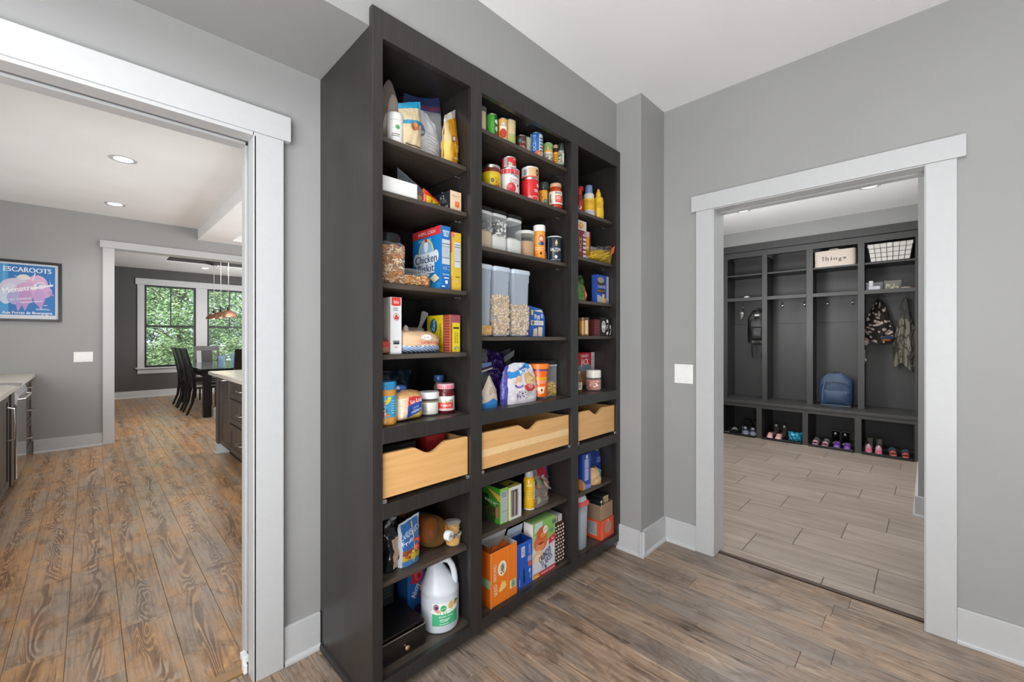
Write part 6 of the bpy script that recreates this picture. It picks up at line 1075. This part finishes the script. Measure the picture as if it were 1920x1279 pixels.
pair('pale green slides behind the pink slides', 6.330, .940, .102, .0, .20, 'slide', '9fae a6'.replace(' ', ''), 'b9c2bb', '8a9a92')
pair('grey ankle boots with light soles in the last cubby', 6.36, .445, .080, .0, .165, 'boot', '8a8880', '6f6d66', 'a9a79f')
pair('pink and white sneakers in the last cubby', 6.170, .440, .090, .10, .175, 'sneaker', 'd2a0b0', 'dccfd2', 'c4607c')
pair('coral slides at the front of the last cubby', 6.150, .225, .100, .05, .180, 'slide', 'c96260', 'b3504f', 'd98480')
pair('blue-grey strappy sandals behind the coral slides', 6.330, .235, .110, .0, .215, 'slide', '6a8596', '3f5361', 'a9b5bd')
# ---------------------------------------------------------------- kitchen and dining room seen through the left opening
CAB = stain('grey_brown_cabinet', c('3d3733'), c('4c4540'), .40); QTZ = paint('pale_quartz_top', c('c9c3b9'), .25)
MIRROR = mat('polished_stainless', (.60, .60, .60), .10, 1, vary=.02)
k = thing('kitchen_cabinets', 'dark kitchen base cabinets along the kitchen wall below the poster', 'cabinet', (0, 0, 0)); XF = -.450
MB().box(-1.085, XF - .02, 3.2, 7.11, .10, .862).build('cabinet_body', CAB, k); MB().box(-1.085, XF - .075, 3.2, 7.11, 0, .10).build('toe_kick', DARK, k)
def shaker(parent, nm, x, y0, y1, z0, z1, rail=.055, sgn=1):   # frame-and-panel front facing +x (sgn 1) or -x
    o = MB().box(min(x, x + sgn*.012), max(x, x + sgn*.012), y0 + rail, y1 - rail, z0 + rail, z1 - rail).build(nm, CAB, parent)
    X0, X1 = min(x, x + sgn*.020), max(x, x + sgn*.020); r = MB().box(X0, X1, y0, y0 + rail, z0, z1).box(X0, X1, y1 - rail, y1, z0, z1).box(X0, X1, y0 + rail, y1 - rail, z0, z0 + rail).box(X0, X1, y0 + rail, y1 - rail, z1 - rail, z1)
    r.build('front_frame', CAB, o, bevel=.002); return o
def pull(parent, x, y, z, L_, sgn=1, vert=False):
    h = L_/2; d = sgn*.034
    p = [(x, y - h, z), (x + d, y - h*.92, z), (x + d*1.15, y, z), (x + d, y + h*.92, z), (x, y + h, z)] if not vert else [(x, y, z - h), (x + d, y, z - h*.92), (x + d*1.15, y, z), (x + d, y, z + h*.92), (x, y, z + h)]
    MB().tube(p, .0055, 8).build('handle', CHROME, parent)
d = shaker(k, 'door', XF - .02, 4.62, 5.22, .11, .85); pull(d, XF, 5.13, .62, .26, 1, True)
d = shaker(k, 'door', XF - .02, 4.0, 4.61, .11, .85)
for z0, z1 in ((.68, .855), (.40, .67), (.11, .39)): d = shaker(k, 'drawer', XF - .02, 6.24, 7.06, z0, z1, .045); pull(d, XF, 6.65, (z0 + z1)/2 + .02, .20)
MB().box(XF - .02, XF + .010, 5.25, 5.42, .10, .862).build('filler_panel', CAB, k, bevel=.002)
t = thing('dishwasher', 'mirror-bright stainless dishwasher set in the dark kitchen cabinets', 'dishwasher', (XF, 5.83, 0), 0)
MB().box(-.018, .022, -.385, .385, .105, .735).build('door', MIRROR, t, bevel=.004); MB().prism([(-.018, .74), (.020, .74), (.030, .80), (.012, .858), (-.018, .858)], 'y', -.385, .385).build('control_panel', STEEL, t, bevel=.002); MB().tube([(.022, -.30, .77), (.058, -.28, .775), (.062, 0, .775), (.058, .28, .775), (.022, .30, .77)], .009, 8).build('handle', CHROME, t)
t = thing('kitchen_counter', 'pale quartz countertop on the dark cabinets under the poster', 'countertop', (0, 0, .8625)); MB().box(-1.09, XF + .025, 3.2, 7.125, 0, .040).build('slab', QTZ, t, bevel=.003)
t = thing('metal_scoop', 'shiny metal scoop lying on the pale kitchen counter', 'scoop', (-.535, 5.02, .9030), -.5); MB().lathe([(0, 0), (.03, .004), (.045, .025), (.05, .045), (.046, .045), (.04, .02), (0, .008)], seg=20, sx=1.2).build('bowl', STEEL, t); MB().tube([(.05, 0, .042), (.10, 0, .045), (.19, 0, .040)], [.008, .010, .012], 8).build('handle', STEEL, t)
p = thing('framed_poster', 'black-framed blue poster lettered in white on the kitchen wall', 'poster', (-.474, 7.134, 1.482)); PW, PH = .506, .675
b = MB()
for x0, x1, z0, z1 in ((-PW/2, -PW/2 + .028, 0, PH), (PW/2 - .028, PW/2, 0, PH), (-PW/2 + .028, PW/2 - .028, 0, .028), (-PW/2 + .028, PW/2 - .028, PH - .028, PH)): b.box(x0, x1, -.024, 0, z0, z1)
b.build('frame', SASH, p, bevel=.002); MB().box(-PW/2 + .02, PW/2 - .02, -.010, 0, .02, PH - .02, c('cfd4dd')).build('mount_board', PAPER, p)
W, Hh = .4065, .555; a = Art(on_face((-.2055, -.0105, .072), (1, 0, 0), (0, 0, 1)), .0006)
a.rect(0, W, 0, Hh, '1d6fb4'); a.rect(0, W*.15, 0, Hh, '3f93cc'); a.rect(W*.05, W*.10, Hh*.3, Hh, '57a5d6')
a.text('ESCAROOTS', W*.49, Hh*.905, .052, 'e3e6ee', W*.86, 0, .004)
for e in ((.30, .56, .30, .17, 'c9c2d8', 0), (.20, .45, .20, .16, 'd3d0e0', 0), (.66, .62, .20, .19, 'd3a9cc', 0), (.52, .50, .26, .16, 'c99fc6', 0), (.78, .48, .16, .13, 'c89cc8', 0), (.10, .38, .12, .17, 'c2cfe4', 0), (.28, .34, .16, .14, 'a5a0cc', 0), (.46, .36, .12, .15, 'b88cbe', 0), (.70, .36, .11, .16, 'b995c8', 0)): a.ell(W*e[0], Hh*e[1], W*e[2], Hh*e[3], e[4], 16)
for q in (((.38, .22), (.44, .08), (.52, .25)), ((.27, .25), (.31, .06), (.40, .22)), ((.62, .28), (.74, .10), (.80, .34)), ((.84, .44), (.98, .40), (.9, .52))): a.poly([(W*x, Hh*y) for x, y in q], 'b08cc4')
a.ell(W*.42, Hh*.755, W*.11, Hh*.055, 'd9d6d3'); a.ell(W*.42, Hh*.735, W*.13, Hh*.03, 'dcdad6'); a.poly([(W*.25, Hh*.78), (W*.33, Hh*.755), (W*.33, Hh*.735), (W*.26, Hh*.77)], 'd9d6d3')
a.poly([(W*.56, Hh*.70), (W*.62, Hh*.86), (W*.635, Hh*.85), (W*.59, Hh*.69)], 'dfd9e2'); a.ell(W*.72, Hh*.60, W*.10, Hh*.07, 'd9d6e6'); a.ell(W*.72, Hh*.60, W*.07, Hh*.045, '8f93bd'); a.ell(W*.73, Hh*.60, W*.045, Hh*.028, 'd9d6e6'); a.poly([(W*.55, Hh*.52), (W*.95, Hh*.60), (W*.97, Hh*.64), (W*.86, Hh*.62), (W*.56, Hh*.55)], 'e6e3ee'); a.poly([(W*.90, Hh*.62), (W*.905, Hh*.72), (W*.915, Hh*.62)], 'e6e3ee')
a.text('Menetrel', W*.34, Hh*.52, .060, 'eef0f4', W*.60, 14, .003); a.text('en cuisine!', W*.36, Hh*.325, .026, 'e6e6f0', W*.38, 8, .001); a.text('savoureux!', W*.56, Hh*.275, .026, 'e6e6f0', W*.40, 8, .001); a.rect(W*.78, W*.85, Hh*.195, Hh*.207, 'cfdcec'); a.lines(W*.64, W*.92, Hh*.10, Hh*.14, 2, 'cfdcec', .4)
a.text('Aux Portes de Bourgogne', W*.49, Hh*.045, .030, 'e3e6ee', W*.90, 0, .002); a.build('poster_print', p)
# island
XI = 1.030
s = thing('kitchen_island', 'dark kitchen island with drawers and a white-based corner post', 'kitchen island', (0, 0, 0))
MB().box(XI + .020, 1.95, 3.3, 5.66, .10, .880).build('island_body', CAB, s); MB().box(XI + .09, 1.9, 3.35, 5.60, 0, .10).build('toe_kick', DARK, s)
for z0, z1 in ((.686, .865), (.425, .665), (.125, .405)):
    for y0, y1 in ((4.30, 5.17), (3.40, 4.27)): d = shaker(s, 'drawer', XI + .02, y0, y1, z0, z1, .05, -1); pull(d, XI, (y0 + y1)/2 - .08, (z0 + z1)/2 + .01, .16, -1)
d = shaker(s, 'door', XI + .02, 5.19, 5.61, .125, .865, .05, -1); pull(d, XI, 5.40, .845, .20, -1)
MB().box(XI - .012, XI + .095, 5.665, 5.775, .105, .880).build('corner_post', CAB, s, bevel=.003)
o = MB().box(XI - .024, XI + .107, 5.653, 5.787, .016, .108).build('post_base', TRIM, s, bevel=.002); MB().box(XI - .036, XI + .119, 5.641, 5.799, 0, .018).build('post_shoe', TRIM, o, bevel=.004)
t = thing('island_counter', 'pale quartz countertop on the dark kitchen island', 'countertop', (0, 0, .8806)); MB().box(.958, 2.02, 3.25, 5.84, 0, .038).build('slab', QTZ, t, bevel=.003)
# dining furniture
EB = mat('black_lacquered_wood', c('0e0e0f'), .28); EBT = mat('polished_black_top', c('15161a'), .12)
t = thing('dining_table', 'black polished dining table with thick square legs', 'table', (0, 0, 0)); TX0, TX1, TY0, TY1 = 1.275, 2.36, 8.33, 10.75
MB().box(TX0, TX1, TY0, TY1, .752, .790).build('table_top', EBT, t, bevel=.004); MB().box(TX0 + .06, TX1 - .06, TY0 + .06, TY1 - .06, .66, .752).build('apron', EB, t)
for x in (TX0 + .035, TX1 - .145):
    for y in (TY0 + .03, TY1 - .14): MB().box(x, x + .11, y, y + .11, 0, .752).build('leg', EB, t, bevel=.004)
CREAM = mat('cream_seat_cloth', c('c9c4bb'), .9)
def chair(label, loc, rot, ladder=False):                # faces +x before turning; origin on the floor under the seat
    t = thing('dining_chair', label, 'chair', loc, rot, 'black dining chairs')
    MB().box(-.20, .24, -.22, .22, .43, .455).build('seat_frame', EB, t, bevel=.004)
    st = MB().box(-.19, .24, -.215, .215, .455, .495).build('seat_cushion', CREAM, t, bevel=.012)
    for y in (-.20, .20): MB().tube([(.21, y, 0), (.21, y, .435)], .02, 4, None, False, False).build('leg', EB, t)
    for y in (-.205, .205):
        q = [(-.31, 0), (-.235, .20), (-.205, .42), (-.215, .60), (-.255, .82), (-.325, 1.12)]; w_ = [.030, .040, .052, .046, .036, .024]
        pl = [(x - a/2, z) for (x, z), a in zip(q, w_)] + [(x + a/2, z) for (x, z), a in zip(q[::-1], w_[::-1])]
        MB().prism(pl, 'y', y - .019, y + .019).build('rear_leg', EB, t, bevel=.003)
    bk = lambda z: -.215 - .11*max(0, (z - .60)/.52)**1.25
    zs = [.50 + .62*i/8 for i in range(9)]
    if not ladder:
        pl = [(bk(z) - .010, z) for z in zs] + [(bk(z) + .010, z) for z in zs[::-1]]; MB().prism(pl, 'y', -.19, .19).build('back_panel', EB, t, bevel=.002)
    else:
        for z0, z1, nm in ((1.02, 1.12, 'top_rail'), (.62, .68, 'back_slat')): MB().prism([(bk(z0) - .011, z0), (bk(z1) - .011, z1), (bk(z1) + .011, z1), (bk(z0) + .011, z0)], 'y', -.19, .19).build(nm, EB, t, bevel=.002)
        MB().prism([(bk(.68) - .008, .68), (bk(1.02) - .008, 1.02), (bk(1.02) + .008, 1.02), (bk(.68) + .008, .68)], 'y', -.10, .10).build('back_splat', EB, t)
    return t
chair('black high-backed dining chair nearest the kitchen on the window-left side of the table', (1.468, 9.05, 0), 0)
chair('black high-backed dining chair in the middle of the side row', (1.465, 9.70, 0), 0)
chair('black high-backed dining chair farthest along the side row', (1.465, 10.28, 0), 0)
chair('black dining chair with its solid back to the kitchen at the near table end', (1.88, 8.25, 0), PI/2)
chair('black dining chair with an open splat back at the window end of the table', (1.83, 11.0, 0), -PI/2, True)
CRYS = clear('blue_tint_glass', (.80, .88, .97), .16, .06, (.55, .66, .82))
for x, y, h_, lb in ((1.62, 8.70, .20, 'tall clear glass vase on the near end of the dining table'), (1.80, 8.62, .24, 'square bluish glass vase in front of the solid chair back')):
    t = thing('glass_vase', lb, 'vase', (x, y, .7906), .3, 'glass vases'); MB().lathe([(.040, 0), (.046, .004), (.050, h_), (.045, h_), (.041, .012), (0, .010)], seg=20, squ=6 if h_ > .22 else 0).build('vase_body', CRYS, t)
t = thing('gift_bag', 'small white and blue paper carton standing on the floor by the table leg', 'carton', (1.475, 8.16, .0005), .3); MB().box(-.05, .05, -.04, .04, 0, .17, c('c9d2de')).build('carton', PAPER, t, bevel=.002); a = Art(on_face((-.05, -.04, 0), (1, 0, 0), (0, 0, 1)), .001); a.rect(.01, .09, .02, .09, '4a6fa8'); a.ell(.05, .12, .02, .02, '2f3f66'); a.build('box_print', t.children[0]); MB().prism([(-.045, .17), (.0, .235), (.045, .17)], 'y', -.02, .02, c('c9b46a')).build('tissue', PAPER, t)
COP = mat('brushed_copper', c('86604a'), .34, .8); IRON = mat('dark_iron', c('2a2624'), .4, .5)
for (y, lb) in ((9.30, 'copper dome pendant light over the table, nearest the kitchen'), (9.95, 'copper dome pendant light over the middle of the table'), (10.60, 'copper dome pendant light over the window end of the table')):
    t = thing('pendant_light', lb, 'pendant light', (1.84, y, 1.69), 0, 'copper pendants')
    MB().lathe([(.150, 0), (.146, .006), (.125, .055), (.085, .100), (.042, .125), (.020, .130), (.018, .126), (.040, .120), (.082, .095), (.121, .051), (.142, .004)], seg=28).build('dome_shade', COP, t)
    MB().lathe([(.020, .128), (.024, .135), (.024, .175), (.012, .190), (.008, .195)], seg=14).build('socket_cup', IRON, t)
    yk = MB().tube([(-.05, 0, .19), (-.03, 0, .215), (.03, 0, .215), (.05, 0, .19)], .006, 6).tube([(-.05, 0, .19), (-.02, 0, .14)], .004, 6).tube([(.05, 0, .19), (.02, 0, .14)], .004, 6); yk.ball(0, 0, .215, .014, .014, .014); yk.build('yoke', IRON, t)
    MB().tube([(0, 0, .21), (0, 0, 1.128)], .006, 8).build('rod', CHROME, t); MB().lathe([(.055, 1.118), (.058, 1.122), (.055, 1.1295)], seg=20).build('canopy', CHROME, t)
    MB().ball(0, 0, .055, .030, .030, .036).build('bulb', bpy.data.materials['lit_lens'], t)
    l = bpy.data.lights.new('pendant_glow', 'POINT'); l.energy = 7; l.color = (1, .82, .6); l.shadow_soft_size = .03; o = bpy.data.objects.new('pendant_glow', l); COL.objects.link(o); o.location = (1.84, y, 1.70)
# garden outside the dining windows
LAWN = mat('lawn', c('6f8a4e'), .95, vary=.3, nscale=6); o = MB().box(-14, 20, 12.5, 40, -.62, -.5).build('ground_lawn', LAWN); struct(o)
LEAF = painted('tree_leaf', .55); BARK = mat('tree_bark', c('5a4d40'), .9, vary=.25)
def tree(label, x, y, r, zc, h, n, cols, seed, lf=.10):
    t = thing('garden_tree', label, 'tree', (x, y, -.5), 0, 'trees outside the dining windows'); rr = random.Random(seed); top = zc + .5
    MB().tube([(0, 0, 0), (.06, .03, top*.4), (-.04, 0, top), (.02, 0, top + h*.6)], [.09, .07, .05, .02], 8).build('trunk', BARK, t)
    cl = []
    for i in range(70):
        a = rr.uniform(0, 6.28); q = rr.random()**.5; z = rr.uniform(-1, 1); k = math.sqrt(max(0, 1 - z*z)); cl.append((r*q*k*math.cos(a), r*q*k*math.sin(a), top + z*h, rr.uniform(.28, .6)*r*.62))
    br = MB()
    for x_, y_, z_, s_ in cl[:16]: br.tube([(0, 0, min(z_, top + h*.5)*.75), (x_*.6, y_*.6, z_*.92), (x_, y_, z_)], [.028, .018, .008], 5)
    br.build('branches', BARK, t); b = MB()
    for i in range(n):
        cx, cy, cz, s_ = rr.choice(cl); p = Vector((rr.gauss(0, 1), rr.gauss(0, 1), rr.gauss(0, .8))).normalized()*s_*rr.uniform(.6, 1.05); a1 = Vector((rr.gauss(0, 1), rr.gauss(0, 1), rr.gauss(0, .5))).normalized(); a2 = a1.orthogonal().normalized(); L_ = lf*rr.uniform(.7, 1.3); o_ = Vector((cx, cy, cz)) + p
        b.add([o_, o_ + a1*L_*.5 + a2*L_*.26, o_ + a1*L_, o_ + a1*L_*.5 - a2*L_*.26], [(0, 1, 2, 3)], c(rr.choice(cols)))
    f = b.build('foliage', LEAF, t); f['kind'] = 'stuff'
G1 = ['7fa86a', '94b87e', 'a9c795', '6d9658', 'b9d3a6']; G2 = ['5f7d4c', '74925c', '85a26c', '4d6840', '96ae80']
for a in (('pale green leafy tree filling the first dining window', 2.05, 17.4, 1.5, 2.6, 1.6, 9000, G1, 1), ('pale green leafy tree outside the second dining window', 4.25, 17.8, 1.6, 2.5, 1.7, 9000, G1, 2), ('darker bush low outside the first dining window', 1.75, 16.2, 1.1, .2, .85, 5000, G2, 3, .09), ('darker bush low outside the second dining window', 3.45, 16.4, 1.15, .2, .85, 5000, G2, 4, .09), ('tall tree behind the gap between the two leafy trees', 3.3, 20.5, 2.1, 2.6, 2.4, 8000, G1 + G2, 5, .14), ('tall tree far behind the leafy trees toward the window edge', .8, 21.0, 2.0, 2.2, 2.4, 7000, G2, 6, .14), ('tall tree far behind the second window', 6.0, 21.5, 2.2, 2.4, 2.4, 6000, G1 + G2, 7, .14)): tree(*a)
